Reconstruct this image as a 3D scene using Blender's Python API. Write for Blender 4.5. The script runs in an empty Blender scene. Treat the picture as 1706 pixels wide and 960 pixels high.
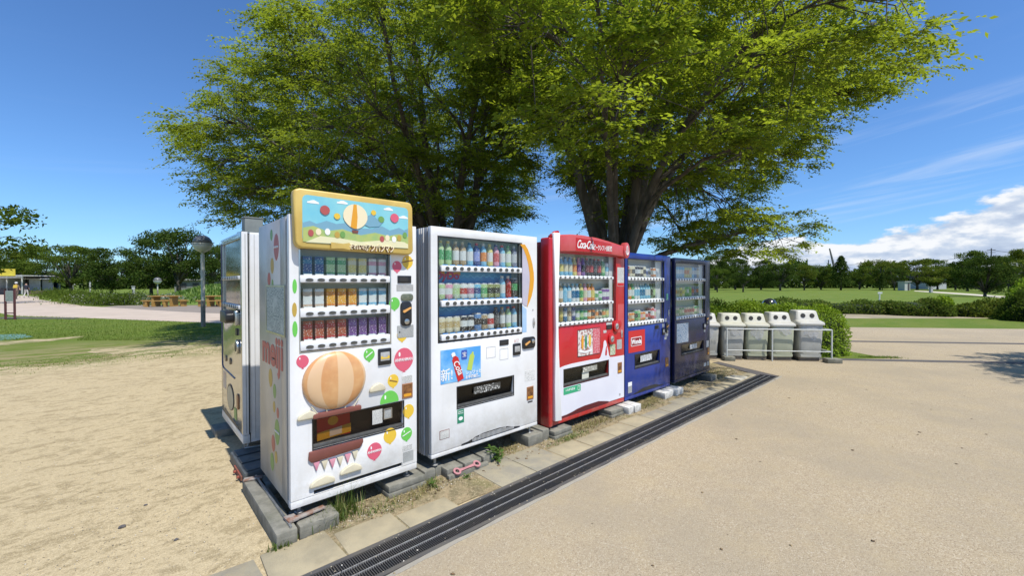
import bpy, bmesh, math, random
import numpy as np
from math import sin, cos, pi, radians
from mathutils import Vector, Matrix

random.seed(7); RNG = np.random.default_rng(7)
S = bpy.context.scene
COL = S.collection

# ------------------------------------------------------------------ camera
YAW, PITCH, ROLL = radians(42.805), radians(-0.622), radians(-0.074)
CAM = Vector((0.0, -2.8154, 1.551))
_f = Vector((sin(YAW)*cos(PITCH), cos(YAW)*cos(PITCH), sin(PITCH)))
_r = Vector((cos(YAW), -sin(YAW), 0)); _u = _r.cross(_f)
_r2 = _r*cos(ROLL)+_u*sin(ROLL); _u2 = -_r*sin(ROLL)+_u*cos(ROLL)
cd = bpy.data.cameras.new("camera"); cam = bpy.data.objects.new("camera", cd); COL.objects.link(cam)
cd.sensor_width = 36; cd.lens = 36*698.8/1706; cd.clip_start = 0.05; cd.clip_end = 3000
cam.matrix_world = Matrix(((_r2.x, _u2.x, -_f.x, CAM.x), (_r2.y, _u2.y, -_f.y, CAM.y), (_r2.z, _u2.z, -_f.z, CAM.z), (0, 0, 0, 1)))
S.camera = cam

# surveying helpers: turn a bearing seen from the camera point into a place in the world
def at(px, py, D):
    return CAM + (_f + _r2*((px-853)/698.8) - _u2*((py-480)/698.8))*D
def on_ground(px, py, z=0.0):
    d = _f + _r2*((px-853)/698.8) - _u2*((py-480)/698.8)
    return CAM + d*((z-CAM.z)/d.z)
def bearing(px, D):
    p = at(px, 472, D); return Vector((p.x, p.y, 0))
A_CAM = np.array([list(_r2), list(_u2), list(_f)])
def project_np(P):
    d = P - np.array(CAM); c = d @ A_CAM.T
    z = np.where(c[:, 2] < 0.05, 0.05, c[:, 2])
    return 853+698.8*c[:, 0]/z, 480-698.8*c[:, 1]/z, c[:, 2]

# ------------------------------------------------------------------ light
SUN_DIR = Vector((0.065, -1.0, 1.85)).normalized()
SUN_EL = math.asin(SUN_DIR.z); SUN_AZ = math.atan2(SUN_DIR.x, SUN_DIR.y)
sl = bpy.data.lights.new("sun", 'SUN'); so = bpy.data.objects.new("sun", sl); COL.objects.link(so)
sl.energy = 4.4; sl.angle = radians(0.53); sl.color = (1.0, 0.95, 0.87)
so.rotation_euler = SUN_DIR.to_track_quat('Z', 'Y').to_euler(); so.location = (0, -20, 40)

S.view_settings.view_transform = 'Standard'; S.view_settings.look = 'None'
S.view_settings.exposure = 0.31; S.view_settings.gamma = 1.0
S.render.engine = 'CYCLES'
S.cycles.max_bounces = 6; S.cycles.transparent_max_bounces = 12; S.cycles.transmission_bounces = 4
S.cycles.caustics_reflective = False; S.cycles.caustics_refractive = False
S.cycles.use_denoising = True

class NT:
    """small node-tree helper"""
    def __init__(s, tree): s.t = tree; s.n = tree.nodes; s.l = tree.links
    def add(s, typ, **kw):
        n = s.n.new(typ)
        for k, v in kw.items():
            if k == 'ins':
                for a, b in v.items(): s.set(n.inputs[a], b)
            else: setattr(n, k, v)
        return n
    def set(s, sock, v):
        if isinstance(v, bpy.types.NodeSocket): s.l.new(v, sock)
        elif isinstance(v, bpy.types.Node): s.l.new(v.outputs[0], sock)
        else:
            if sock.type == 'RGBA' and len(v) == 3: v = (*v, 1)
            sock.default_value = v
    def math(s, op, a, b=0.0, clamp=False, c=None):
        n = s.n.new('ShaderNodeMath'); n.operation = op; n.use_clamp = clamp
        s.set(n.inputs[0], a); s.set(n.inputs[1], b)
        if c is not None: s.set(n.inputs[2], c)
        return n.outputs[0]
    def mix(s, f, a, b, mode='MIX'):
        n = s.n.new('ShaderNodeMix'); n.data_type = 'RGBA'; n.blend_type = mode
        s.set(n.inputs[0], f); s.set(n.inputs[6], a); s.set(n.inputs[7], b); return n.outputs[2]
    def noise(s, vec, scale, detail=3, rough=0.55, dist=0.0, out=0):
        n = s.n.new('ShaderNodeTexNoise'); s.set(n.inputs['Vector'], vec)
        n.inputs['Scale'].default_value = scale; n.inputs['Detail'].default_value = detail
        n.inputs['Roughness'].default_value = rough; n.inputs['Distortion'].default_value = dist
        return n.outputs[out]
    def voro(s, vec, scale, feature='F1', out='Distance', rnd=1.0):
        n = s.n.new('ShaderNodeTexVoronoi'); n.feature = feature; s.set(n.inputs['Vector'], vec)
        n.inputs['Scale'].default_value = scale; n.inputs['Randomness'].default_value = rnd
        return n.outputs[out]
    def ramp(s, v, stops):
        n = s.n.new('ShaderNodeValToRGB'); s.set(n.inputs[0], v); e = n.color_ramp.elements
        while len(e) < len(stops): e.new(0.5)
        for el, (p, c) in zip(e, stops):
            el.position = p; el.color = (*c, 1) if len(c) == 3 else c
        return n.outputs[0]
    def step(s, v, a, b):
        n = s.n.new('ShaderNodeMapRange'); n.interpolation_type = 'SMOOTHSTEP'
        s.set(n.inputs[0], v); s.set(n.inputs[1], a); s.set(n.inputs[2], b)
        return n.outputs[0]
    def xyz(s, x, y, z=0.0):
        n = s.n.new('ShaderNodeCombineXYZ')
        for i, v in enumerate((x, y, z)): s.set(n.inputs[i], v)
        return n.outputs[0]

# ------------------------------------------------------------------ sky with clouds
W = bpy.data.worlds.new("World"); S.world = W; W.use_nodes = True
w = NT(W.node_tree); w.n.clear()
sky = w.add('ShaderNodeTexSky', sky_type='NISHITA'); sky.sun_disc = False
sky.sun_elevation = SUN_EL; sky.sun_rotation = SUN_AZ; sky.altitude = 0; sky.air_density = 1.0; sky.dust_density = 0.35; sky.ozone_density = 2.6
tc = w.add('ShaderNodeTexCoord'); sp = w.add('ShaderNodeSeparateXYZ', ins={0: tc.outputs['Generated']})
az = w.math('ARCTAN2', sp.outputs[0], sp.outputs[1]); el = w.math('ARCSINE', sp.outputs[2])
# the air itself: a slightly deeper blue high up than the plain model gives
SKYC = w.mix(1.0, sky.outputs[0], (0.67, 0.99, 1.36), 'MULTIPLY')
# cumulus bank: height of its top edge over the horizon changes with the bearing
v2 = w.xyz(w.math('MULTIPLY', az, 5.0), w.math('MULTIPLY', el, 11.0), 3.1)
n1 = w.noise(v2, 1.5, 7, 0.56)
v2b = w.xyz(w.math('MULTIPLY_ADD', az, 5.0, c=-0.035), w.math('MULTIPLY_ADD', el, 11.0, c=0.14), 3.1)
n1b = w.noise(v2b, 1.5, 7, 0.56)
top = w.noise(w.xyz(w.math('MULTIPLY', az, 2.1), 7.3, 0.0), 1.0, 2, 0.5)
# bearings 55..140 degrees carry the bank; elsewhere only its low remains
bank = w.math('MULTIPLY', w.step(az, 0.85, 1.62), w.step(az, 3.0, 2.2))
edge = w.math('ADD', w.math('MULTIPLY', bank, 0.118), w.math('MULTIPLY', w.math('SUBTRACT', top, 0.5), 0.06))
rel = w.math('SUBTRACT', edge, el)
dens = w.math('ADD', w.math('MULTIPLY', rel, 9.0), w.math('MULTIPLY', w.math('SUBTRACT', n1, 0.5), 1.9))
cmask = w.step(dens, -0.02, 0.13)
cmask = w.math('MULTIPLY', cmask, w.step(el, -0.02, 0.0))
relief = w.math('MULTIPLY', w.math('SUBTRACT', n1, n1b), 4.5)
lit = w.math('ADD', w.math('ADD', 0.62, relief), w.math('MULTIPLY', rel, -1.5), clamp=True)
ccol = w.ramp(lit, [(0.0, (3.6, 4.4, 5.9)), (0.45, (4.7, 5.5, 6.8)), (0.85, (7.6, 7.8, 8.1))])
# high thin streaks
v3 = w.xyz(w.math('ADD', w.math('MULTIPLY', az, 2.3), w.math('MULTIPLY', el, -3.0)), w.math('ADD', w.math('MULTIPLY', el, 30.0), w.math('MULTIPLY', az, -3.4)), 0.7)
n3 = w.noise(v3, 1.1, 5, 0.6, 0.4)
band = w.math('MULTIPLY', w.step(el, 0.08, 0.13), w.step(el, 0.42, 0.2))
cir = w.math('MULTIPLY', w.math('MULTIPLY', w.step(n3, 0.50, 0.80), band), 0.38)
cir = w.math('MULTIPLY', cir, w.math('ADD', w.math('MULTIPLY', w.step(az, 0.5, 1.2), 0.85), 0.15))
c1 = w.mix(cir, SKYC, (6.3, 7.0, 8.2))
c2 = w.mix(cmask, c1, ccol)
bg = w.add('ShaderNodeBackground', ins={'Color': c2, 'Strength': 0.1}); wo = w.add('ShaderNodeOutputWorld')
w.l.new(bg.outputs[0], wo.inputs[0])

# ------------------------------------------------------------------ materials
MATS = {}
def pmat(name, c1, c2=None, scale=4.0, rough=0.6, metal=0.0, bump=0.0, bscale=60.0, spec=0.5, coat=0.0, dirt=0.0, dirtc=(0.2, 0.17, 0.12), contrast=(0.35, 0.65), detail=4, stretch=(1, 1, 1), rvar=0.0, grime=0.0):
    if name in MATS: return MATS[name]
    m = bpy.data.materials.new(name); m.use_nodes = True; t = NT(m.node_tree); b = t.n['Principled BSDF']
    tc = t.add('ShaderNodeTexCoord'); v = tc.outputs['Object']
    if stretch != (1, 1, 1):
        mp = t.add('ShaderNodeMapping', ins={'Vector': v, 'Scale': stretch}); v = mp.outputs[0]
    col = c1
    if c2 is not None:
        f = t.step(t.noise(v, scale, detail, 0.6), *contrast); col = t.mix(f, c1, c2)
    if dirt > 0:
        f = t.math('MULTIPLY', t.step(t.noise(v, 3.1, 6, 0.7), 0.48, 0.75), dirt)
        col = t.mix(f, col, dirtc)
    if grime > 0:      # dust and splash marks that sit low on the panels, and long run marks
        oz = t.add('ShaderNodeSeparateXYZ', ins={0: tc.outputs['Object']}).outputs[2]
        gn = t.noise(tc.outputs['Object'], 11, 6, .7); f1 = t.math('MULTIPLY', t.step(oz, .42, .0), t.step(gn, .36, .62))
        mp2 = t.add('ShaderNodeMapping', ins={'Vector': tc.outputs['Object'], 'Scale': (30, 30, 1.3)}); f2 = t.math('MULTIPLY', t.step(t.noise(mp2.outputs[0], 1.0, 4, .6), .58, .78), .35)
        sp_ = t.math('MULTIPLY', t.step(t.voro(tc.outputs['Object'], 17), .06, .035), .4)
        f = t.math('MULTIPLY', t.math('MAXIMUM', t.math('MAXIMUM', f1, f2), sp_), grime); col = t.mix(f, col, dirtc)
    t.set(b.inputs['Base Color'], col)
    b.inputs['Roughness'].default_value = rough; b.inputs['Metallic'].default_value = metal
    if rvar > 0: t.set(b.inputs['Roughness'], t.math('ADD', rough-rvar/2, t.math('MULTIPLY', t.noise(v, 7.0, 4, 0.6), rvar)))
    b.inputs['Specular IOR Level'].default_value = spec; b.inputs['Coat Weight'].default_value = coat
    if bump > 0:
        bn = t.add('ShaderNodeBump'); bn.inputs['Strength'].default_value = 1.0; bn.inputs['Distance'].default_value = bump
        t.set(bn.inputs['Height'], t.noise(v, bscale, 5, 0.6)); t.l.new(bn.outputs[0], b.inputs['Normal'])
    MATS[name] = m; return m

def leafmat(name, dif, tra, var=0.35, yellow=(0.16, 0.17, 0.02), gloss=0.06, tmix=0.42):
    m = bpy.data.materials.new(name); m.use_nodes = True; t = NT(m.node_tree); t.n.clear()
    at_ = t.add('ShaderNodeAttribute', attribute_name='var'); r = at_.outputs['Fac']
    tc = t.add('ShaderNodeTexCoord'); big = t.noise(tc.outputs['Object'], 0.55, 3, 0.6)
    k = t.math('ADD', t.math('MULTIPLY', r, var*1.3), t.math('MULTIPLY', t.step(big, 0.35, 0.68), var))
    k2 = t.math('ADD', 1.0-var, k)
    cd_ = t.mix(1.0, t.mix(t.step(r, 0.7, 1.0), dif, yellow), t.xyz(k2, k2, k2), 'MULTIPLY')
    ct_ = t.mix(1.0, tra, t.xyz(k2, k2, k2), 'MULTIPLY')
    d = t.add('ShaderNodeBsdfDiffuse', ins={'Color': cd_}); tr = t.add('ShaderNodeBsdfTranslucent', ins={'Color': ct_})
    g = t.add('ShaderNodeBsdfGlossy', ins={'Color': (.8, .9, .6), 'Roughness': 0.55})
    a = t.add('ShaderNodeMixShader', ins={0: tmix, 1: d.outputs[0], 2: tr.outputs[0]})
    b = t.add('ShaderNodeMixShader', ins={0: gloss, 1: a.outputs[0], 2: g.outputs[0]})
    o = t.add('ShaderNodeOutputMaterial', ins={0: b.outputs[0]}); MATS[name] = m; return m

def glassmat(name, tint=(1, 1, 1), refl=0.06, rough=0.01, tr=0.95, fmax=0.9):
    m = bpy.data.materials.new(name); m.use_nodes = True; t = NT(m.node_tree); t.n.clear()
    ge = t.add('ShaderNodeNewGeometry'); dt = t.add('ShaderNodeVectorMath', operation='DOT_PRODUCT', ins={0: ge.outputs['Normal'], 1: ge.outputs['Incoming']})
    cs = t.math('SUBTRACT', 1.0, t.math('ABSOLUTE', dt.outputs['Value']), clamp=True)
    f = t.math('ADD', t.math('MULTIPLY', t.math('POWER', cs, 5.0), fmax), refl, clamp=True)
    T = t.add('ShaderNodeBsdfTransparent', ins={'Color': tuple(c*tr for c in tint)})
    g = t.add('ShaderNodeBsdfGlossy', ins={'Color': (1, 1, 1), 'Roughness': rough})
    a = t.add('ShaderNodeMixShader', ins={0: f, 1: T.outputs[0], 2: g.outputs[0]})
    t.add('ShaderNodeOutputMaterial', ins={0: a.outputs[0]}); MATS[name] = m; return m

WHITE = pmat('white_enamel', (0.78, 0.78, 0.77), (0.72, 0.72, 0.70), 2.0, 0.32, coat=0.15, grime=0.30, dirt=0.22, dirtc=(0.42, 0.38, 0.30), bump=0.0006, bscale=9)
SIDEW = pmat('shaded_side_enamel', (0.44, 0.425, 0.39), (0.38, 0.365, 0.33), 1.6, 0.3, dirt=0.4, grime=.4, dirtc=(0.27, 0.24, 0.18), bump=0.0012, bscale=5)  # shade on this side is put into the darker enamel colour
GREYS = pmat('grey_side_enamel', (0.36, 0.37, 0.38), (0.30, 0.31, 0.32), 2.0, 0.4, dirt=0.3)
RED = pmat('red_enamel', (0.50, 0.012, 0.016), (0.44, 0.012, 0.014), 2.0, 0.3, coat=0.3, grime=.35, dirtc=(.34, .16, .12), bump=0.0005, bscale=8)
REDF = pmat('faded_red_plastic', (0.52, 0.06, 0.06), (0.56, 0.10, 0.10), 3.0, 0.35, coat=0.1)
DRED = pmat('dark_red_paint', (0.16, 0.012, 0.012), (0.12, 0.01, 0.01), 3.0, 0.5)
BLUE = pmat('blue_enamel', (0.012, 0.040, 0.27), (0.010, 0.033, 0.21), 2.0, 0.25, spec=0.35, grime=.3, dirtc=(.14, .13, .17), coat=0.12, bump=0.0006, bscale=7)
NAVY = pmat('navy_enamel', (0.012, 0.018, 0.085), (0.022, 0.024, 0.055), 1.8, 0.25, spec=0.3, grime=.5, dirtc=(.12, .105, .09), coat=0.10, bump=0.0006, bscale=6)
BLACK = pmat('black_plastic', (0.012, 0.012, 0.013), (0.02, 0.02, 0.02), 20, 0.4)
RUBBER = pmat('black_rubber', (0.02, 0.02, 0.02), None, rough=0.8)
DARKI = pmat('dark_interior', (0.03, 0.03, 0.03), None, rough=0.9)
CHROME = pmat('brushed_steel', (0.62, 0.62, 0.6), (0.5, 0.5, 0.48), 12, 0.28, metal=1.0)
MIRROR = pmat('polished_steel_front', (0.52, 0.50, 0.46), (0.46, 0.45, 0.42), 2, 0.12, metal=0.75, bump=0.004, bscale=3)
STEEL = pmat('galvanised_steel', (0.42, 0.43, 0.43), (0.3, 0.31, 0.31), 18, 0.45, metal=0.8)
RUST = pmat('rusty_steel', (0.20, 0.09, 0.05), (0.30, 0.27, 0.24), 22, 0.8, bump=0.001)
INNER = pmat('display_lining', (0.62, 0.64, 0.64), None, rough=0.5)
INGREY = pmat('display_lining_grey', (0.58, 0.66, 0.60), (0.42, 0.58, 0.66), 6, rough=0.5)
INBLUE = pmat('display_backing_blue', (0.03, 0.26, 0.62), (0.05, 0.36, 0.72), 6, rough=0.5)
SHELFW = pmat('white_shelf_plastic', (0.74, 0.75, 0.75), None, rough=0.35)
BTN = pmat('selection_button_dark', (0.05, 0.05, 0.045), (0.09, 0.09, 0.08), 60, 0.3)
BTNR = pmat('selection_button_ring', (0.5, 0.5, 0.5), None, rough=0.35)
YEL = pmat('faded_yellow_plastic', (0.62, 0.45, 0.12), (0.55, 0.38, 0.09), 7, 0.45, dirt=0.35, dirtc=(0.35, 0.27, 0.12))
PYEL = pmat('print_yellow', (0.75, 0.50, 0.05), None, rough=0.4); PPINK = pmat('print_pink', (0.66, 0.11, 0.17), None, rough=0.4)
PGRN = pmat('print_green', (0.14, 0.52, 0.08), None, rough=0.4); PWHT = pmat('print_white', (0.82, 0.82, 0.8), None, rough=0.4)
PBLK = pmat('print_black', (0.02, 0.02, 0.02), None, rough=0.4); PGRY = pmat('print_grey', (0.42, 0.42, 0.40), (0.34, 0.34, 0.33), 30, 0.5)
PORG = pmat('print_orange', (0.72, 0.33, 0.02), None, rough=0.4); PRED = pmat('print_red', (0.55, 0.02, 0.02), None, rough=0.4)
PBRN = pmat('print_brown', (0.17, 0.055, 0.04), (0.21, 0.07, 0.05), 5, 0.5); PCYAN = pmat('print_cyan', (0.16, 0.50, 0.62), (0.25, 0.58, 0.62), 3, 0.4)
PBLUE = pmat('print_blue', (0.05, 0.25, 0.62), (0.12, 0.38, 0.72), 5, 0.35); PSKY = pmat('print_sky', (0.07, 0.33, 0.72), (0.30, 0.58, 0.80), 4, 0.35, contrast=(0.4, 0.75))
PDG = pmat('print_dark_green', (0.02, 0.22, 0.12), None, rough=0.4); PHILL = pmat('print_hill_green', (0.30, 0.45, 0.16), (0.42, 0.48, 0.14), 12, 0.4)
PHILB = pmat('print_hill_blue', (0.18, 0.36, 0.46), None, rough=0.4); PSAND = pmat('print_sand', (0.72, 0.68, 0.42), None, rough=0.4)
PCREAM = pmat('print_cream', (0.80, 0.70, 0.46), None, rough=0.4); PMEIJI = pmat('print_faded_red', (0.48, 0.11, 0.10), None, rough=0.45)
FSIDE = {'r': pmat('faded_balloon_red', (0.42, 0.09, 0.08), None, rough=0.4), 'g': pmat('faded_balloon_green', (0.16, 0.33, 0.08), None, rough=0.4), 'y': pmat('faded_balloon_yellow', (0.48, 0.32, 0.06), None, rough=0.4)}
def gore_mat():
    m = pmat('moulded_orange_relief', (0.60, 0.29, 0.11), (0.68, 0.40, 0.18), 5, 0.36, coat=0.2, dirt=0.4, dirtc=(0.44, 0.22, 0.10)); t = NT(m.node_tree); b = t.n['Principled BSDF']; src = b.inputs['Base Color'].links[0].from_socket
    o = t.add('ShaderNodeSeparateXYZ', ins={0: t.add('ShaderNodeTexCoord').outputs['Object']}); zz = t.math('DIVIDE', t.math('SUBTRACT', o.outputs[2], .765), .192)
    w_ = t.math('SQRT', t.math('MAXIMUM', t.math('SUBTRACT', 1.0, t.math('MULTIPLY', zz, zz)), .02)); u = t.math('DIVIDE', t.math('SUBTRACT', o.outputs[0], .272), w_)
    f = t.step(t.math('SINE', t.math('MULTIPLY', t.math('ARCSINE', t.math('DIVIDE', u, .21)), 6.0)), -.08, .08); band = t.math('MULTIPLY', t.step(t.math('ABSOLUTE', t.math('ADD', zz, .25)), .16, .13), .0)
    t.set(b.inputs['Base Color'], t.mix(t.math('MULTIPLY', f, .75), src, (.70, .50, .30))); return m
ORELIEF = gore_mat()
CRELIEF = pmat('moulded_cream_relief', (0.62, 0.56, 0.40), (0.55, 0.50, 0.36), 9, 0.45, dirt=0.5, dirtc=(0.36, 0.31, 0.2))
PKREL = pmat('moulded_pink_relief', (0.60, 0.22, 0.30), (0.62, 0.30, 0.34), 8, 0.45)
SMOKE = glassmat('smoked_flap', (0.35, 0.34, 0.31), 0.03, 0.12)
GLASS = glassmat('window_glass', (0.96, 0.98, 0.97), 0.02, 0.01); GLASSM = glassmat('mirrored_window', (0.62, 0.62, 0.58), 0.16, 0.10, fmax=0.55)
CONC = pmat('concrete_block', (0.23, 0.22, 0.18), (0.16, 0.155, 0.125), 14, 0.9, bump=0.003, bscale=70, dirt=0.5, dirtc=(0.10, 0.11, 0.06))
CONCW = pmat('whitewashed_block', (0.62, 0.61, 0.57), (0.42, 0.41, 0.37), 16, 0.85, bump=0.002, bscale=60, dirt=0.4)
CONCD = pmat('dark_plastic_kerb', (0.09, 0.10, 0.10), (0.06, 0.065, 0.065), 10, 0.6, bump=0.001, dirt=0.3)
SLAB = pmat('paving_slab_stone', (0.30, 0.262, 0.175), (0.38, 0.325, 0.21), 4, 0.9, bump=0.0035, bscale=120, dirt=0.95, dirtc=(0.24, 0.21, 0.14))
SLABG = pmat('grey_slab_stone', (0.25, 0.23, 0.18), (0.32, 0.285, 0.20), 8, 0.9, bump=0.004, bscale=110, dirt=0.8, dirtc=(0.33, 0.28, 0.18))
GRATE = pmat('grate_steel', (0.09, 0.09, 0.092), (0.13, 0.12, 0.105), 5, 0.6, metal=0.3, dirt=.3, dirtc=(.20, .17, .12)); GRATEL = pmat('grate_rail_steel', (0.55, 0.55, 0.54), (0.38, 0.38, 0.37), 40, 0.4, metal=0.6)
BARK = pmat('zelkova_bark', (0.055, 0.047, 0.037), (0.11, 0.097, 0.08), 7, 0.9, bump=0.012, bscale=22, stretch=(1, 1, 0.35))
BARKF = pmat('far_bark', (0.07, 0.06, 0.045), (0.11, 0.10, 0.08), 3, 0.95)
WOODY = pmat('yellow_wood', (0.42, 0.25, 0.06), (0.34, 0.19, 0.05), 6, 0.7)

def ptcol_mat():
    m = bpy.data.materials.new('product_print'); m.use_nodes = True; t = NT(m.node_tree); b = t.n['Principled BSDF']
    a = t.add('ShaderNodeAttribute', attribute_name='Col'); tc = t.add('ShaderNodeTexCoord'); oi = t.add('ShaderNodeObjectInfo')
    v = t.add('ShaderNodeVectorMath', operation='ADD', ins={0: tc.outputs['Object'], 1: t.xyz(t.math('MULTIPLY', oi.outputs['Random'], 0.0), 0.0, 0.0)}).outputs[0]
    n = t.noise(v, 110, 3, 0.6); n2 = t.voro(v, 42)
    col = t.mix(t.math('MULTIPLY', t.step(n, 0.585, 0.61), 0.85), a.outputs['Color'], (0.80, 0.80, 0.78))
    dk = t.mix(1.0, a.outputs['Color'], (0.25, 0.25, 0.3), 'MULTIPLY')
    col = t.mix(t.math('MULTIPLY', t.step(n2, 0.20, 0.13), 0.65), col, dk)
    t.set(b.inputs['Base Color'], col); b.inputs['Roughness'].default_value = 0.3; return m
PRODUCT = ptcol_mat()

def posterm(name, base, ink, sx, sz, amt=0.8, th=0.5):
    """tiny rows of print too small to read"""
    m = bpy.data.materials.new(name); m.use_nodes = True; t = NT(m.node_tree); b = t.n['Principled BSDF']
    tc = t.add('ShaderNodeTexCoord'); mp = t.add('ShaderNodeMapping', ins={'Vector': tc.outputs['Object'], 'Scale': (sx, 1, sz)})
    n = t.noise(mp.outputs[0], 1.0, 2, 0.6)
    n2 = t.noise(tc.outputs['Object'], 9, 2, 0.5)
    f = t.math('MULTIPLY', t.math('MULTIPLY', t.step(n, th, th+0.08), amt), t.step(n2, 0.3, 0.5))
    t.set(b.inputs['Base Color'], t.mix(f, base, ink)); b.inputs['Roughness'].default_value = 0.4; MATS[name] = m; return m
NOTICE = posterm('printed_notice', (0.62, 0.62, 0.58), (0.12, 0.12, 0.12), 160, 420)
NOTICEG = posterm('printed_notice_grey', (0.40, 0.41, 0.39), (0.14, 0.14, 0.14), 160, 380)
PICT = posterm('picture_poster', (0.70, 0.66, 0.62), (0.30, 0.10, 0.08), 30, 30, 0.9, 0.48)
PICT2 = posterm('picture_poster_pink', (0.58, 0.10, 0.13), (0.75, 0.6, 0.6), 60, 110, 0.8, 0.52)
PICTB = posterm('picture_poster_blue', (0.74, 0.78, 0.78), (0.10, 0.30, 0.42), 28, 38, 0.8, 0.52)
MENU = posterm('side_notice_print', (0.46, 0.52, 0.52), (0.05, 0.11, 0.15), 90, 90, 0.9, 0.47)

# ------------------------------------------------------------------ mesh helpers
class MB:
    def __init__(s): s.v = []; s.f = []
    def addv(s, vs): k = len(s.v); s.v += [tuple(v) for v in vs]; return k
    def box(s, x0, x1, y0, y1, z0, z1, M=None, taper=0.0):
        c = [(x0, y0, z0), (x1, y0, z0), (x1, y1, z0), (x0, y1, z0), (x0+taper, y0+taper, z1), (x1-taper, y0+taper, z1), (x1-taper, y1-taper, z1), (x0+taper, y1-taper, z1)]
        if M is not None: c = [tuple(M @ Vector(q)) for q in c]
        k = s.addv(c)
        s.f += [tuple(k+i for i in q) for q in ((0, 3, 2, 1), (4, 5, 6, 7), (0, 1, 5, 4), (1, 2, 6, 5), (2, 3, 7, 6), (3, 0, 4, 7))]
        return s
    def prism(s, poly, y0, y1):          # poly in x,z seen from the front (-y), counter-clockwise; y0 nearer the viewer
        n = len(poly); a = sum(poly[i][0]*poly[(i+1) % n][1]-poly[(i+1) % n][0]*poly[i][1] for i in range(n))
        if a < 0: poly = poly[::-1]
        k = s.addv([(x, y0, z) for x, z in poly]+[(x, y1, z) for x, z in poly])
        s.f.append(tuple(k+i for i in range(n))); s.f.append(tuple(k+n+i for i in reversed(range(n))))
        for i in range(n):
            j = (i+1) % n; s.f.append((k+i, k+n+i, k+n+j, k+j))
        return s
    def slab(s, poly, z0, z1):            # poly in x,y, counter-clockwise from above
        n = len(poly); a = sum(poly[i][0]*poly[(i+1) % n][1]-poly[(i+1) % n][0]*poly[i][1] for i in range(n))
        if a < 0: poly = poly[::-1]
        k = s.addv([(x, y, z1) for x, y in poly]+[(x, y, z0) for x, y in poly])
        s.f.append(tuple(k+i for i in range(n))); s.f.append(tuple(k+n+i for i in reversed(range(n))))
        for i in range(n):
            j = (i+1) % n; s.f.append((k+i, k+n+i, k+n+j, k+j))
        return s
    def tube(s, pts, rad, n=8, cap=True):
        pts = [Vector(p) for p in pts]; m = len(pts)
        if not hasattr(rad, '__len__'): rad = [rad]*m
        ref = None; rings = []
        for i in range(m):
            d = (pts[min(i+1, m-1)]-pts[max(i-1, 0)]).normalized()
            if ref is None: ref = d.orthogonal().normalized()
            ref = (ref-d*ref.dot(d)); ref = ref.normalized() if ref.length > 1e-6 else d.orthogonal().normalized()
            b = d.cross(ref)
            rings.append(s.addv([pts[i]+(ref*cos(2*pi*j/n)+b*sin(2*pi*j/n))*rad[i] for j in range(n)]))
        for i in range(m-1):
            for j in range(n):
                s.f.append((rings[i]+j, rings[i]+(j+1) % n, rings[i+1]+(j+1) % n, rings[i+1]+j))
        if cap: s.f.append(tuple(rings[0]+j for j in reversed(range(n)))); s.f.append(tuple(rings[-1]+j for j in range(n)))
        return s
    def lathe(s, prof, n=16, c=(0, 0, 0), cols=None):   # prof: (r, z)
        rings = [s.addv([(c[0]+r*cos(2*pi*j/n), c[1]+r*sin(2*pi*j/n), c[2]+z) for j in range(n)]) for r, z in prof]
        for i in range(len(prof)-1):
            for j in range(n): s.f.append((rings[i]+j, rings[i]+(j+1) % n, rings[i+1]+(j+1) % n, rings[i+1]+j))
        s.f.append(tuple(rings[0]+j for j in reversed(range(n)))); s.f.append(tuple(rings[-1]+j for j in range(n)))
        return s
    def dome(s, cx, cz, rx, rz, h, y=0.0, rot=0.0, n=24, m=7):   # bulge that stands out of a front face towards -y
        k = s.addv([(cx, y-h, cz)]); prev = None
        for i in range(1, m+1):
            a = i/m*pi/2; rr = sin(a); hh = cos(a)**0.75 if i < m else 0.0
            ring = s.addv([(cx+(rx*rr*cos(t)*cos(rot)-rz*rr*sin(t)*sin(rot)), y-h*hh, cz+(rx*rr*cos(t)*sin(rot)+rz*rr*sin(t)*cos(rot))) for t in [2*pi*j/n for j in range(n)]])
            for j in range(n):
                if prev is None: s.f.append((k, ring+j, ring+(j+1) % n))
                else: s.f.append((prev+j, ring+j, ring+(j+1) % n, prev+(j+1) % n))
            prev = ring
        s.f.append(tuple(prev+j for j in reversed(range(n)))); return s
    def panel(s, xs, zs, holes, y0, y1):  # plate with rectangular holes; holes = set of (i,j) cells left open
        xs = sorted(xs); zs = sorted(zs); nx, nz = len(xs), len(zs)
        a = s.addv([(x, y0, z) for x in xs for z in zs]); b = s.addv([(x, y1, z) for x in xs for z in zs])
        I = lambda i, j: i*nz+j
        solid = lambda i, j: 0 <= i < nx-1 and 0 <= j < nz-1 and (i, j) not in holes
        for i in range(nx-1):
            for j in range(nz-1):
                if not solid(i, j): continue
                q = (I(i, j), I(i+1, j), I(i+1, j+1), I(i, j+1))
                s.f.append(tuple(a+k for k in q)); s.f.append(tuple(b+k for k in reversed(q)))
                for (di, dj, p, r) in ((0, -1, q[0], q[1]), (1, 0, q[1], q[2]), (0, 1, q[2], q[3]), (-1, 0, q[3], q[0])):
                    if not solid(i+di, j+dj): s.f.append((a+p, b+p, b+r, a+r))
        return s

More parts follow.
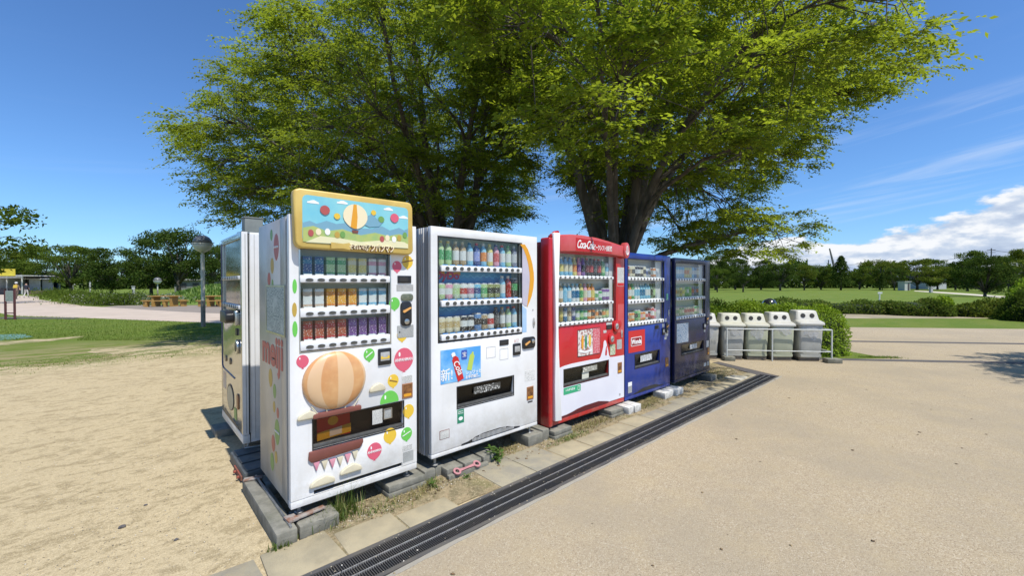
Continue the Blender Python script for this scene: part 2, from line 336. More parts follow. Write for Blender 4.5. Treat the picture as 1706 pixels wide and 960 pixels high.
def add_obj(name, me, mat=None, parent=None):
    o = bpy.data.objects.new(name, me); COL.objects.link(o)
    if mat is not None and len(me.materials) == 0: me.materials.append(mat)
    if parent is not None: o.parent = parent
    return o
def build(mb, name, mat, parent=None, bevel=0.0, smooth=False, seg=2, loc=None, rot=None, weld=False):
    me = bpy.data.meshes.new(name); me.from_pydata(mb.v, [], mb.f)
    if bevel > 0 or weld:
        bm = bmesh.new(); bm.from_mesh(me)
        if weld: bmesh.ops.remove_doubles(bm, verts=bm.verts, dist=1e-5)
        if bevel > 0:
            bm.normal_update()
            ed = [e for e in bm.edges if len(e.link_faces) == 2 and e.calc_face_angle(0) > 0.5]
            bmesh.ops.bevel(bm, geom=ed, offset=bevel, segments=seg, affect='EDGES', profile=0.5, clamp_overlap=True)
        bm.to_mesh(me); bm.free()
    if smooth: me.polygons.foreach_set('use_smooth', [True]*len(me.polygons))
    elif bevel > 0:
        me.polygons.foreach_set('use_smooth', [True]*len(me.polygons)); me.set_sharp_from_angle(angle=0.6)
    me.validate(verbose=False); me.update()
    o = add_obj(name, me, mat, parent)
    if loc is not None: o.location = loc
    if rot is not None: o.rotation_euler = rot
    return o
def mesh_np(name, V, F, mat, parent=None, var=None, smooth=False):
    me = bpy.data.meshes.new(name); n = len(V); m, k = F.shape
    me.vertices.add(n); me.vertices.foreach_set('co', np.asarray(V, dtype=np.float32).ravel())
    me.loops.add(m*k); me.loops.foreach_set('vertex_index', np.asarray(F, dtype=np.int32).ravel())
    me.polygons.add(m); me.polygons.foreach_set('loop_start', np.arange(0, m*k, k, dtype=np.int32))
    me.update(calc_edges=True)
    if var is not None:
        a = me.attributes.new('var', 'FLOAT', 'FACE'); a.data.foreach_set('value', np.asarray(var, dtype=np.float32))
    if smooth: me.polygons.foreach_set('use_smooth', np.ones(m, dtype=bool))
    return add_obj(name, me, mat, parent)
def empty(name, loc=(0, 0, 0), rz=0.0):
    o = bpy.data.objects.new(name, None); COL.objects.link(o); o.location = loc; o.rotation_euler = (0, 0, rz); o.empty_display_size = 0.2; return o
def tag(o, label=None, cat=None, group=None, kind=None):
    if label: o['label'] = label
    if cat: o['category'] = cat
    if group: o['group'] = group
    if kind: o['kind'] = kind
    return o
def copy_tree(o, parent=None):
    c = o.copy(); COL.objects.link(c)
    if parent is not None: c.parent = parent
    for ch in [x for x in KIDS.get(o.name, [])]:
        copy_tree(ch, c)
    return c
KIDS = {}
def index_kids():
    KIDS.clear()
    for o in bpy.data.objects:
        if o.parent: KIDS.setdefault(o.parent.name, []).append(o)
def rrect(x0, x1, z0, z1, r, n=4):
    out = []
    for cx, cz, a0 in ((x1-r, z0+r, -pi/2), (x1-r, z1-r, 0), (x0+r, z1-r, pi/2), (x0+r, z0+r, pi)):
        out += [(cx+r*cos(a0+k*pi/2/n), cz+r*sin(a0+k*pi/2/n)) for k in range(n+1)]
    return out
def ell(cx, cz, rx, rz, n=20): return [(cx+rx*cos(2*pi*i/n), cz+rz*sin(2*pi*i/n)) for i in range(n)]
def balloon(cx, cz, r, k=1.15):
    n = 22; p = []
    for i in range(n):
        a = -pi/2+2*pi*i/n; z = sin(a); pinch = 1-0.22*max(0, -z)**2
        p.append((cx+r*cos(a)*pinch, cz+r*k*z))
    return p
def bez(p0, p1, p2, p3, n):
    return [p0*(1-t)**3+p1*3*t*(1-t)**2+p2*3*t*t*(1-t)+p3*t**3 for t in [i/(n-1) for i in range(n)]]

_TXT = {}
def text(s, size, mat, parent, loc, rot=(pi/2, 0, 0), shear=0.0, sx=1.0, bold=0.0, extrude=0.0006, align='CENTER', name='lettering', spacing=1.0, rz=0.0, label=None):
    key = (s, size, shear, bold, extrude, align, spacing)
    if key not in _TXT:
        cu = bpy.data.curves.new('lettering', 'FONT'); cu.body = s; cu.size = size; cu.shear = shear; cu.offset = bold; cu.extrude = extrude
        cu.align_x = align; cu.align_y = 'CENTER'; cu.space_character = spacing; cu.resolution_u = 3
        o = bpy.data.objects.new('tmp', cu); COL.objects.link(o); bpy.context.view_layer.update()
        dg = bpy.context.evaluated_depsgraph_get(); me = bpy.data.meshes.new_from_object(o.evaluated_get(dg))
        bpy.data.objects.remove(o); bpy.data.curves.remove(cu); me.materials.clear(); _TXT[key] = me
    me = _TXT[key].copy(); me.materials.append(mat); o = bpy.data.objects.new(name, me); COL.objects.link(o); o.parent = parent
    o.location = loc; o.rotation_euler = rot
    if rz: o.rotation_euler = (Matrix.Rotation(rz, 3, 'Y') @ Matrix.Rotation(pi/2, 3, 'X')).to_euler()
    o.scale = (sx, 1, 1)
    if label: o['label'] = label
    return o
# ------------------------------------------------------------------ vending machines
def decal(name, poly, mat, parent, k=1, side=False, label=None, y=0.0):
    t = 0.0013*k
    mb = MB().prism(poly, y-t, y+0.0009 if k < 2 else y-t+0.0009)
    o = build(mb, name, mat, parent)
    if side: o.rotation_euler = (0, 0, -pi/2)
    if label: o['label'] = label
    return o
def sidepoly(pts): return [(-y, z) for y, z in pts]

_PC = {}
def product(kind, main, acc, cap, x, y, z, parent, s=1.0):
    key = (kind, main, acc, cap, s)
    if key not in _PC:
        P = {'B': ([(.029, 0), (.0305, .015), (.0305, .045), (.0305, .085), (.0305, .125), (.027, .148), (.014, .172), (.0125, .181), (.0148, .183), (.0145, .202)], 'MMAAMMMCC'),
             'C': ([(.026, 0), (.0325, .009), (.0325, .040), (.0325, .085), (.0325, .112), (.027, .121)], 'SMAMS'),
             'S': ([(.022, 0), (.0265, .007), (.0265, .035), (.0265, .072), (.0265, .096), (.022, .104)], 'SMAMS'),
             'T': ([(.026, 0), (.030, .009), (.030, .06), (.030, .115), (.030, .150), (.025, .160)], 'SMAMS'),
             'K': ([(.036, 0), (.036, .02), (.036, .072), (.036, .1), (.036, .118), (.036, .12)], 'MAMAMS')}[kind]
        prof, code = P; wf = 1.06; n = 4 if kind == 'K' else 14
        C = {'M': main, 'A': acc, 'C': cap, 'S': (0.5, 0.5, 0.5)}
        if kind == 'K': C['S'] = cap
        V = []; F = []; CC = []
        for r, zz in prof:
            V += [(s*wf*r*cos(2*pi*(j+.5)/n), s*wf*r*sin(2*pi*(j+.5)/n), s*zz) for j in range(n)]
        for i in range(len(prof)-1):
            for j in range(n):
                F.append((i*n+j, i*n+(j+1) % n, (i+1)*n+(j+1) % n, (i+1)*n+j)); CC.append(C[code[min(i, len(code)-1)]])
        F.append(tuple((len(prof)-1)*n+j for j in range(n))); CC.append(C[code[-1]] if kind != 'C' else (0.5, 0.5, 0.5))
        me = bpy.data.meshes.new('drink'); me.from_pydata(V, [], F); me.materials.append(PRODUCT)
        a = me.color_attributes.new('Col', 'FLOAT_COLOR', 'CORNER'); flat = []
        for f, c in zip(F, CC): flat += [*c, 1.0]*len(f)
        a.data.foreach_set('color', flat)
        if kind != 'K': me.polygons.foreach_set('use_smooth', [True]*len(F)); me.set_sharp_from_angle(angle=0.9)
        _PC[key] = me
    nm = {'B': 'drink_bottle', 'C': 'drink_can', 'S': 'drink_can', 'T': 'drink_can', 'K': 'juice_carton'}[kind]
    o = bpy.data.objects.new(nm, _PC[key]); COL.objects.link(o); o.parent = parent; o.location = (x, y, z)
    return o

_BM = {}
def button(style, x, z, parent, y=-0.013):
    if style not in _BM:
        mb = MB()
        if style == 'oval': mb.prism(ell(0, 0, .023, .0105, 16), -0.004, 0.002)
        elif style == 'big': mb.prism(ell(0, 0, .0185, .0155, 16), -0.003, 0.002)
        elif style == 'small': mb.prism(rrect(-.014, .014, -.0085, .0085, .006, 3), -0.003, 0.002)
        else: mb.prism(ell(0, 0, .0150, .0145, 14), -0.003, 0.002)
        me = bpy.data.meshes.new('button'); me.from_pydata(mb.v, [], mb.f); me.materials.append(BTN)
        _BM[style] = me
    o = bpy.data.objects.new('selection_button', _BM[style]); COL.objects.link(o); o.parent = parent; o.location = (x, y, z)
    return o

def foot(root, x, y, zlow):
    mb = MB().tube([(x, y, 0.004), (x, y, zlow+0.008)], 0.011, 8); mb.lathe([(.028, 0), (.028, .006), (.018, .012)], 10, (x, y, zlow))
    build(mb, 'adjustable_foot', STEEL, root)

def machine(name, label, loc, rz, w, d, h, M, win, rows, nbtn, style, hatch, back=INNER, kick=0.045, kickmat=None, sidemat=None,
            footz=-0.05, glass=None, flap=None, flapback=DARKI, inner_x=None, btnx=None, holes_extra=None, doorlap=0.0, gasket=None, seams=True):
    root = empty(name, loc, rz); tag(root, label, 'vending machine', 'vending machines standing under the trees')
    x0, x1, z0, z1 = win; hx0, hx1, hz0, hz1 = hatch if hatch else (0.2, 0.3, 0.3, 0.31)
    # door leaf with the display opening and the delivery opening
    xs = sorted({0.0, w, x0, x1, hx0, hx1}); zs = sorted({kick+0.003, h, z0, z1, hz0, hz1})
    extra = holes_extra or []
    for e in extra: xs = sorted(set(xs) | {e[0], e[1]}); zs = sorted(set(zs) | {e[2], e[3]})
    hs = set()
    for i in range(len(xs)-1):
        for j in range(len(zs)-1):
            cx = (xs[i]+xs[i+1])/2; cz = (zs[j]+zs[j+1])/2
            for (a, b, c, e) in [win]+([hatch] if hatch else [])+extra:
                if a < cx < b and c < cz < e: hs.add((i, j))
    build(MB().panel(xs, zs, hs, 0.0, 0.045), 'door', M, root, bevel=0.006)
    # cabinet behind the door: a shell with the lit cavity, then the solid store
    g = 0.004
    cav = MB().panel([g, x0-0.02, x1+0.02, w-g], [0.0, z0-0.02, z1+0.02, h-0.004], {(1, 1)}, 0.062, 0.215)
    cav.box(g, w-g, 0.2155, d, 0.0, h-0.004)
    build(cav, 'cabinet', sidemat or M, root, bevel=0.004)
    build(MB().panel([0.012, x0, x1, w-0.012], [0.01, z0, z1, h-0.012], {(1, 1)}, 0.0455, 0.0615), 'door_seal', RUBBER, root)
    build(MB().box(0.0, w, 0.001, 0.055, 0.0, kick), 'kick_plate', kickmat or M, root, bevel=0.003)
    # display lining
    ln = MB(); ix0, ix1, iz0, iz1 = x0-0.019, x1+0.019, z0-0.019, z1+0.019
    ln.box(ix0, ix1, 0.125, 0.2150, iz0, iz1); ln.box(ix0, ix0+0.006, 0.064, 0.1249, iz0, iz1); ln.box(ix1-0.006, ix1, 0.064, 0.1249, iz0, iz1)
    ln.box(ix0+.006, ix1-.006, 0.064, 0.1249, iz1-0.006, iz1); ln.box(ix0+.006, ix1-.006, 0.064, 0.1249, iz0, iz0+0.006)
    build(ln, 'display_lining', back, root)
    if inner_x: build(MB().box(inner_x, x1+0.01, 0.050, 0.060, z0-0.005, z1+0.005), 'display_side_panel', SHELFW, root)
    gl = MB().box(x0-0.004, x1+0.004, 0.012, 0.016, z0-0.004, z1+0.004); build(gl, 'window_pane', glass or GLASS, root)
    gk = MB().panel([x0-0.001, x0+0.008, x1-0.008, x1+0.001], [z0-0.001, z0+0.008, z1-0.008, z1+0.001], {(1, 1)}, -0.0015, 0.011)
    build(gk, 'window_frame', gasket or BLACK, root)
    bx0, bx1 = btnx
    for (bz0, bz1), items, zi in rows:
        mb = MB().prism([(0, 0), (1, 0), (1, 1), (0, 1)], 0, 1); mb = MB()
        mb.box(bx0, bx1, -0.012, 0.030, bz0, bz1)
        build(mb, 'button_bar', SHELFW, root, bevel=0.008, seg=2)
        build(MB().box(bx0+0.005, bx1-0.005, 0.031, 0.1248, bz0+0.005, bz0+0.013), 'display_shelf', SHELFW, root)
        pr = MB()
        pitch = (bx1-bx0-0.04)/nbtn
        for i in range(nbtn):
            cx = bx0+0.02+pitch*(i+.5); pr.box(cx-pitch*.36, cx+pitch*.36, 0.0175, 0.0195, bz1-0.010, bz1+0.009)
        build(pr, 'price_tags', PBLUE if style == 'big' else PWHT, root)
        for i in range(nbtn):
            cx = bx0+0.02+pitch*(i+.5); button(style, cx, (bz0+bz1)/2-(0.006 if style == 'oval' else 0), root)
        n = len(items); ex1 = (inner_x or x1)-0.012; ex0 = x0+0.025; p2 = (ex1-ex0)/n
        for i, it in enumerate(items):
            if it is None: continue
            kd, mn, ac, cp = it[:4]; sc = it[4] if len(it) > 4 else 1.0
            product(kd, mn, ac, cp, ex0+p2*(i+.5), 0.062, zi, root, sc)
    if hatch:
        build(MB().box(hx0-0.012, hx1+0.012, 0.0462, 0.0535, hz0-0.012, hz1+0.012), 'hatch_recess', flapback, root)
        fl = MB(); k = fl.addv([(hx0+.004, 0.008, hz1-.004), (hx1-.004, 0.008, hz1-.004), (hx1-.004, 0.030, hz0+0.03), (hx0+.004, 0.030, hz0+0.03),
                                (hx0+.004, 0.011, hz1-.004), (hx1-.004, 0.011, hz1-.004), (hx1-.004, 0.033, hz0+0.03), (hx0+.004, 0.033, hz0+0.03)])
        fl.f += [(0, 3, 2, 1), (4, 5, 6, 7), (0, 1, 5, 4), (3, 7, 6, 2), (0, 4, 7, 3), (1, 2, 6, 5)]
        build(fl, 'hatch_flap', flap or SMOKE, root)
        build(MB().box(hx0+.002, hx1-.002, 0.004, 0.030, hz0+0.001, hz0+0.026), 'hatch_lip', pmat('dark_grey_plastic', (0.06, 0.06, 0.058), (0.09, 0.09, 0.085), 20, 0.4), root, bevel=0.004)
        build(MB().panel([hx0-.006, hx0, hx1, hx1+.006], [hz0-.006, hz0, hz1, hz1+.006], {(1, 1)}, -0.003, 0.004), 'hatch_frame', BLACK, root)
    for fx in (0.06, w-0.06):
        for fy in (0.05, d-0.06): foot(root, fx, fy, footz)
    return root

def coin_unit(root, x, z, style='black', s=1.0):
    """coin slot with its orange return lever in a dark surround"""
    P = rrect(x-.045*s, x+.045*s, z-.09*s, z+.09*s, .03*s)
    if style == 'wide': P = rrect(x-.085, x+.085, z-.055, z+.055, .03)
    c = build(MB().prism(P, -0.014, 0.001), 'coin_unit', BLACK if style != 'red' else RED, root, bevel=0.005)
    lx, lz = (x-0.028, z) if style == 'wide' else (x, z+0.03*s)
    L = [(lx-.032*s, lz-.018*s), (lx-.020*s, lz-.022*s), (lx+.034*s, lz+.008*s), (lx+.036*s, lz+.016*s), (lx+.028*s, lz+.018*s), (lx-.018*s, lz-.002*s), (lx-.030*s, lz-.004*s)]
    build(MB().prism(L, -0.024, -0.015), 'return_lever', pmat('orange_lever', (0.72, 0.36, 0.10), None, rough=0.4), c)
    kx, kz = (x+0.05, z+0.012) if style == 'wide' else (x, z-.058*s)
    build(MB().prism(ell(kx, kz, .021*s, .021*s, 16), -0.022, -0.013), 'coin_slot_disc', CHROME, c, bevel=0.003)
    return c
def lock(root, x, z):
    o = build(MB().prism(ell(x, z, .016, .05, 18), -0.006, 0.001), 'door_lock', PGRY, root, bevel=0.003)
    build(MB().prism(ell(x, z-.004, .010, .013, 12), -0.011, -0.0055), 'lock_barrel', CHROME, o)
def coin_return(root, x, z, w=.085, h=.11):
    o = build(MB().panel([x-w/2, x-w/2+.01, x+w/2-.01, x+w/2], [z-h/2, z-h/2+.012, z+h/2-.012, z+h/2], {(1, 1)}, -0.006, 0.001), 'coin_return', pmat('brown_plastic', (0.30, 0.13, 0.05), None, rough=0.4), root, bevel=0.002)
    build(MB().prism(rrect(x-w/2+.008, x+w/2-.008, z-h/2+.010, z+h/2-.01, .008), -0.0035, 0.0005), 'coin_cup', pmat('dark_brown_glass', (0.10, 0.04, 0.02), (0.3, 0.13, 0.04), 18, 0.2), o)
    build(MB().prism(rrect(x-w/2+.012, x+w/2-.012, z-h/2+.014, z-h/2+.034, .006), -0.0065, -0.0035), 'coin_lip', PORG, o)
def display_unit(root, x0, x1, z0, z1):
    o = build(MB().prism(rrect(x0, x1, z0, z1, .004), -0.006, 0.001), 'price_display', BLACK, root, bevel=0.002)
    build(MB().prism(rrect(x0+.012, x1-.03, z0+.012, z1-.012, .003), -0.0075, -0.0055), 'display_glass', DARKI, o)
def note_slot(root, x0, x1, z0, z1):
    o = build(MB().prism(rrect(x0, x1, z0, z1, .008), -0.012, 0.001), 'note_slot', BLACK, root, bevel=0.004)
    build(MB().prism(rrect(x0+.015, x1-.015, z0+.03, z1-.025, .004), -0.0145, -0.0115), 'note_mouth', PGRY, o, bevel=0.002)

# ---- the white machine with the round-cornered picture header
r_, g_, b_ = None, None, None
BL = (.02, .16, .34); LBL = (.22, .52, .72); GR = (.10, .38, .14); LG = (.45, .62, .30); YE = (.72, .60, .18); CR = (.70, .64, .46); PK = (.72, .34, .46)
OR = (.76, .26, .04); RE = (.52, .05, .05); PU = (.24, .11, .36); WH = (.72, .74, .74); BK = (.03, .025, .025); TN = (.42, .30, .16); DB = (.03, .06, .24); SIL = (.55, .57, .60)
rows1 = [((1.407, 1.455), [('K', BL, DB, WH)]*2+[('K', GR, LG, WH)]*2+[('K', CR, YE, WH)]*2+[('K', PK, WH, WH)]*2, 1.457),
         ((1.188, 1.247), [('K', (.66, .48, .36), WH, TN)]*2+[('K', OR, (.80, .40, .06), YE)]*3+[('K', LBL, WH, WH)]*3, 1.249),
         ((0.978, 1.038), [('K', RE, (.40, .10, .05), YE)]*4+[('K', PU, (.16, .07, .24), (.5, .42, .6))]*4, 1.04)]
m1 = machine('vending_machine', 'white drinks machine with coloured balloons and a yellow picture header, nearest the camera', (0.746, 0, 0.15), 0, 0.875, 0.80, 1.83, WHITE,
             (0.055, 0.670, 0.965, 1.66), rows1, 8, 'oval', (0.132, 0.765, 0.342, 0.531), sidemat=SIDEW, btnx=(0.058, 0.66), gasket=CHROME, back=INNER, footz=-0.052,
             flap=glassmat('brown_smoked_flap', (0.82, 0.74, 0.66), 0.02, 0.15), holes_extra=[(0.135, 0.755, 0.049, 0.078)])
build(MB().box(0.12, 0.77, 0.0462, 0.0605, 0.049, 0.09), 'grill_back', DARKI, m1)
gb = MB()
for k in range(2): gb.box(0.136, 0.754, 0.018, 0.030, 0.056+k*0.010, 0.060+k*0.010)
build(gb, 'grill_slats', BLACK, m1)
# header
hd = empty('picture_header', (0, 0, 0)); hd.parent = m1; KX = 0.012
SG = [(0.017+.035, 1.620), (0.028, 1.630), (0.018, 1.66), (0.008, 1.94), (0.014, 1.972), (0.045, 1.985), (0.775, 1.992), (0.800, 1.985), (0.812, 1.955), (0.816, 1.645), (0.808, 1.622), (0.780, 1.610)]
build(MB().prism(SG, -0.065, 0.0), 'header_frame', YEL, hd, bevel=0.012, seg=3)
px = rrect(0.058, 0.773, 1.655, 1.948, .03)
decal('header_picture', px, PCYAN, hd, 1, y=-0.065)
def hdd(n, poly, m, k): decal(n, [(min(max(x, .060), .771), min(max(z, 1.657), 1.946)) for x, z in poly], m, hd, k, y=-0.065)
hdd('picture_hills', [(.06, 1.70), (.06, 1.775), (.10, 1.79), (.14, 1.775), (.2, 1.80), (.26, 1.785), (.33, 1.80), (.40, 1.77), (.5, 1.775), (.57, 1.80), (.63, 1.775), (.70, 1.80), (.74, 1.785), (.771, 1.80), (.771, 1.70)], PHILB, 2)
hdd('picture_meadow', [(.06, 1.66), (.06, 1.745), (.12, 1.76), (.2, 1.735), (.30, 1.755), (.42, 1.725), (.52, 1.75), (.62, 1.735), (.70, 1.755), (.771, 1.74), (.771, 1.66)], PHILL, 3)
hdd('picture_path', [(.075, 1.657), (.16, 1.70), (.28, 1.695), (.42, 1.68), (.60, 1.705), (.74, 1.70), (.771, 1.685), (.771, 1.657)], PSAND, 4)
for (bx, bz, br, mm) in ((.385, 1.845, .082, PCREAM), (.19, 1.865, .030, FSIDE['r']), (.665, 1.865, .032, PPINK), (.265, 1.835, .020, PYEL), (.51, 1.885, .018, PYEL), (.565, 1.845, .022, FSIDE['g'])):
    hdd('picture_balloon', balloon(bx, bz, br, 1.0), mm, 5)
hdd('picture_balloon_stripe', [(.352, 1.775), (.372, 1.765), (.392, 1.765), (.398, 1.84), (.392, 1.925), (.372, 1.925), (.36, 1.84)], PORG, 6)
hdd('picture_dark_hill', [(.44, 1.80), (.47, 1.86), (.50, 1.875), (.535, 1.845), (.58, 1.83), (.55, 1.795), (.48, 1.785)], PHILB, 4)
for (cx_, cz_) in ((.12, 1.905), (.30, 1.925), (.50, 1.835), (.62, 1.92), (.735, 1.875)): hdd('picture_cloud', [(cx_-.035, cz_-.006), (cx_+.035, cz_-.006), (cx_+.034, cz_+.004), (cx_+.02, cz_+.010), (cx_+.006, cz_+.016), (cx_-.010, cz_+.013), (cx_-.022, cz_+.006), (cx_-.034, cz_+.004)], PWHT, 2)
hdd('picture_basket', [(.365, 1.735), (.40, 1.735), (.405, 1.755), (.36, 1.755)], PBRN, 5)
for i, (fx, fz) in enumerate([(.105, 1.715), (.15, 1.725), (.205, 1.73), (.265, 1.715), (.30, 1.72), (.57, 1.71), (.61, 1.72), (.66, 1.715), (.70, 1.725), (.745, 1.75)]):
    hdd('picture_bush', ell(fx, fz, .017, .022, 10), (FSIDE['r'], PCREAM, PWHT, FSIDE['y'], FSIDE['g'])[i % 5], 5)
text('それいけ!', .040, PCREAM, hd, (.405, -0.0735, 1.643), bold=0.0008, extrude=0.003, sx=.78); text('アンパンマン', .060, PCREAM, hd, (.555, -0.0735, 1.641), bold=0.001, extrude=0.003, sx=.58)
text('それいけ!', .040, PBRN, hd, (.405, -0.0680, 1.643), bold=0.0045, extrude=0.002, sx=.78); text('アンパンマン', .060, PBRN, hd, (.555, -0.0680, 1.641), bold=0.005, extrude=0.002, sx=.58)
decal('pointing_plaque', [(.225, 1.625), (.225, 1.665), (.30, 1.66), (.34, 1.668), (.36, 1.65), (.345, 1.622), (.30, 1.63)], YEL, hd, 8, y=-0.065)
# right-hand column of fittings
def bal(root, x, z, r, m, k=1, txt=None, side=False, kk=1.12):
    o = decal('printed_balloon', balloon(x, z, r, kk) if not side else balloon(x, z, r, kk), m, root, k, side=side)
    kn = [(x-.008*r/.04, z-r*kk-.006), (x+.008*r/.04, z-r*kk-.006), (x, z-r*kk+.004)]
    decal('balloon_knot', kn, m, o if False else root, k, side=side)
    if not side: decal('balloon_gleam', ell(x-r*.45, z+r*.55, r*.10, r*.22, 8), PWHT, root, k+1)
    if txt and not side: text(txt, r*.42, PWHT, root, (x, -0.0013*(k+1)-.0004, z), sx=.78, bold=.0006, rz=-0.0)
    return o
bal(m1, .718, 1.525, .037, PPINK); bal(m1, .803, 1.560, .044, PYEL); bal(m1, .697, 1.255, .042, PGRN); bal(m1, .756, 1.02, .042, PYEL)
bal(m1, .770, .838, .078, PPINK, txt='ANPANMAN'); bal(m1, .505, .905, .040, PGRN); bal(m1, .073, .913, .037, PPINK); bal(m1, .684, .694, .043, PYEL)
decal('printed_balloon', [(x, max(z, .540)) for x, z in balloon(.655, .545, .072)], PGRN, m1, 1); decal('balloon_gleam', ell(.622, .585, .007, .016, 8), PWHT, m1, 2); bal(m1, .806, .448, .046, PYEL); bal(m1, .658, .300, .050, PYEL); bal(m1, .790, .280, .045, PGRN); bal(m1, .540, .220, .054, PPINK, txt='ANPANMAN')
for s_ in (0,): 
    decal('balloon_ribbon', [(.752, 1.552), (.85, 1.575), (.85, 1.581), (.752, 1.558)], PBRN, m1, 3); decal('balloon_ribbon', [(.482, .885), (.53, .92), (.526, .926), (.478, .891)], PWHT, m1, 3)
    decal('balloon_ribbon', [(.655, .70), (.715, .682), (.715, .687), (.655, .705)], PBRN, m1, 3); decal('balloon_ribbon', [(.757, .268), (.822, .292), (.82, .298), (.755, .274)], PWHT, m1, 3)
    decal('edge_balloon', ell(.028, 1.24, .014, .045, 12), FSIDE['y'], m1); decal('edge_balloon', ell(.030, 1.385, .013, .045, 12), PGRN, m1); decal('edge_balloon', ell(.030, 1.12, .015, .05, 12), PGRN, m1)
display_unit(m1, .721, .832, 1.404, 1.459); decal('metal_plate', rrect(.714, .85, 1.345, 1.394, .003), PGRY, m1)
build(MB().prism(rrect(.747, .847, 1.272, 1.325, .022), -0.008, 0.001), 'coin_guide', pmat('dark_olive_plastic', (.10, .12, .08), (.16, .17, .12), 40, .4), m1, bevel=.003)
coin_unit(m1, .787, 1.178); decal('notice_plate', rrect(.717, .85, 1.002, 1.092, .003), NOTICEG, m1, 2); note_slot(m1, .568, .667, .821, .938)
decal('gold_arrow_mark', [(.585, .865), (.65, .865), (.65, .885), (.635, .885), (.635, .875), (.60, .875), (.60, .885), (.585, .885)], PYEL, m1, 12)
decal('notice_label', rrect(.752, .837, .662, .715, .003), NOTICE, m1, 1); coin_return(m1, .797, .603, .086, .11); decal('notice_label', rrect(.757, .835, .156, .195, .003), NOTICE, m1, 1)
decal('rating_plate', rrect(.760, .846, .072, .148, .003), NOTICEG, m1, 1); lock(m1, .855, 1.20) if False else None
# moulded relief on the lower door: a plain hot-air balloon with basket, ribbons and sandbags
rel = empty('door_relief', (0, 0, 0)); rel.parent = m1; rel['label'] = 'raised orange balloon relief with brown basket'
build(MB().dome(.272, .765, .205, .190, .055, n=40, m=9), 'relief_envelope', ORELIEF, rel, smooth=True)
build(MB().prism([(.10, .285), (.105, .334), (.455, .334), (.455, .31), (.43, .275), (.12, .262)], -0.016, 0.001), 'relief_basket', PBRN, rel, bevel=.005)
build(MB().prism(rrect(.125, .44, .5385, .572, .012), -0.024, 0.001), 'relief_basket_rim', PBRN, rel, bevel=.005)
for q in (.155, .215, .33, .39): build(MB().tube([(.272+(q-.272)*1.3, -.010, .62), (q, -.014, .57)], .004, 5), 'relief_rope', CRELIEF, rel)
for i in range(6):
    q = .150+i*.050; dz = .012*math.sin(i*pi/5); build(MB().prism([(q-.021, .262-dz), (q+.021, .262-dz), (q, .200-dz)], -0.012, 0.001), 'relief_flag', PKREL if i % 2 == 0 else CRELIEF, rel, bevel=.003)
def cloud_poly(cx, cz, w_, h_):
    p = [(cx-w_/2, cz), (cx+w_/2, cz)]
    for bx, br, bz in ((.36, .17, .16), (.10, .24, .30), (-.18, .21, .22), (-.38, .15, .12)):
        for k in range(7):
            a = -.35+(pi+.7)*k/6; p.append((cx+w_*(bx+br*cos(a)*.75), cz+h_*(bz+br*2.2*max(-.1, sin(a)))))
    return p
def hull(p):
    p = sorted(set(p)); 
    def half(q):
        o = []
        for a in q:
            while len(o) > 1 and (o[-1][0]-o[-2][0])*(a[1]-o[-2][1])-(o[-1][1]-o[-2][1])*(a[0]-o[-2][0]) <= 0: o.pop()
            o.append(a)
        return o
    l = half(p); u = half(p[::-1]); return l[:-1]+u[:-1]
for (cx_, cz_, w_, h_) in ((.185, .100, .16, .075), (.370, .125, .15, .072), (.560, .640, .12, .075), (.095, .545, .12, .068)):
    build(MB().prism(hull(cloud_poly(cx_, cz_, w_, h_)), -0.022, 0.001), 'relief_cloud', CRELIEF, rel, bevel=.009, seg=3)
decal('red_print', [(.17, .385), (.17, .522), (.385, .522), (.388, .375)], PRED, m1, 1, y=.046); decal('yellow_print', [(.17, .372), (.172, .425), (.392, .445), (.392, .385)], PYEL, m1, 2, y=.046)
decal('yellow_disc', ell(.272, .487, .034, .030), PYEL, m1, 3, y=.046); decal('white_square', [(.25, .385), (.25, .43), (.33, .44), (.33, .39)], PWHT, m1, 3, y=.046)
decal('paper_notice', [(.53, .405), (.53, .505), (.605, .505), (.605, .405)], NOTICE, m1, 1, y=.010); decal('handle_notice', [(.615, .43), (.615, .495), (.675, .495), (.675, .43)], NOTICEG, m1, 1, y=.010)
build(MB().panel([.612, .618, .672, .678], [.425, .431, .495, .501], {(1, 1)}, .004, .012), 'finger_grip', CHROME, m1)
# left side of the machine
for (yy, zz, r, c) in ((.431, 1.736, .030, 'g'), (.308, 1.646, .062, 'r'), (.416, 1.524, .042, 'y'), (.503, 1.431, .038, 'r'), (.411, 1.403, .022, 'g'), (.482, .741, .050, 'y'), (.377, .667, .038, 'g'), (.391, .557, .030, 'y'), (.300, .535, .028, 'r'), (.319, .401, .060, 'g'), (.421, .298, .045, 'r'), (.453, .160, .048, 'g'), (.351, .221, .032, 'y')):
    o = decal('printed_balloon', balloon(-yy, zz, r, 1.45 if r > .055 else 1.3), FSIDE[c], m1, 1, side=True); o.location.x = 0.004
    if r > .055:
        t_ = text('ANPANMAN', .02, PWHT, m1, (0.0015, yy, zz), rot=(pi/2, 0, -pi/2), bold=.0005)
mn = decal('side_notice', [(-.557, 1.071), (-.557, 1.381), (-.114, 1.381), (-.114, 1.071)], MENU, m1, 3, side=True); mn.location.x = .004
fr = build(MB().panel([-.572, -.560, -.110, -.098], [1.06, 1.072, 1.380, 1.392], {(1, 1)}, -.006, .002), 'notice_frame', CHROME, m1); fr.rotation_euler = (0, 0, -pi/2); fr.location.x = .004
text('meiji', .29, PMEIJI, m1, (0.0025, .436, .93), rot=(pi/2, 0, -pi/2), bold=.0095, sx=1.0)
for yy in (.058, .075): build(MB().box(0.0005, 0.006, yy, yy+.004, .01, 1.82), 'side_seam', PGRY, m1)

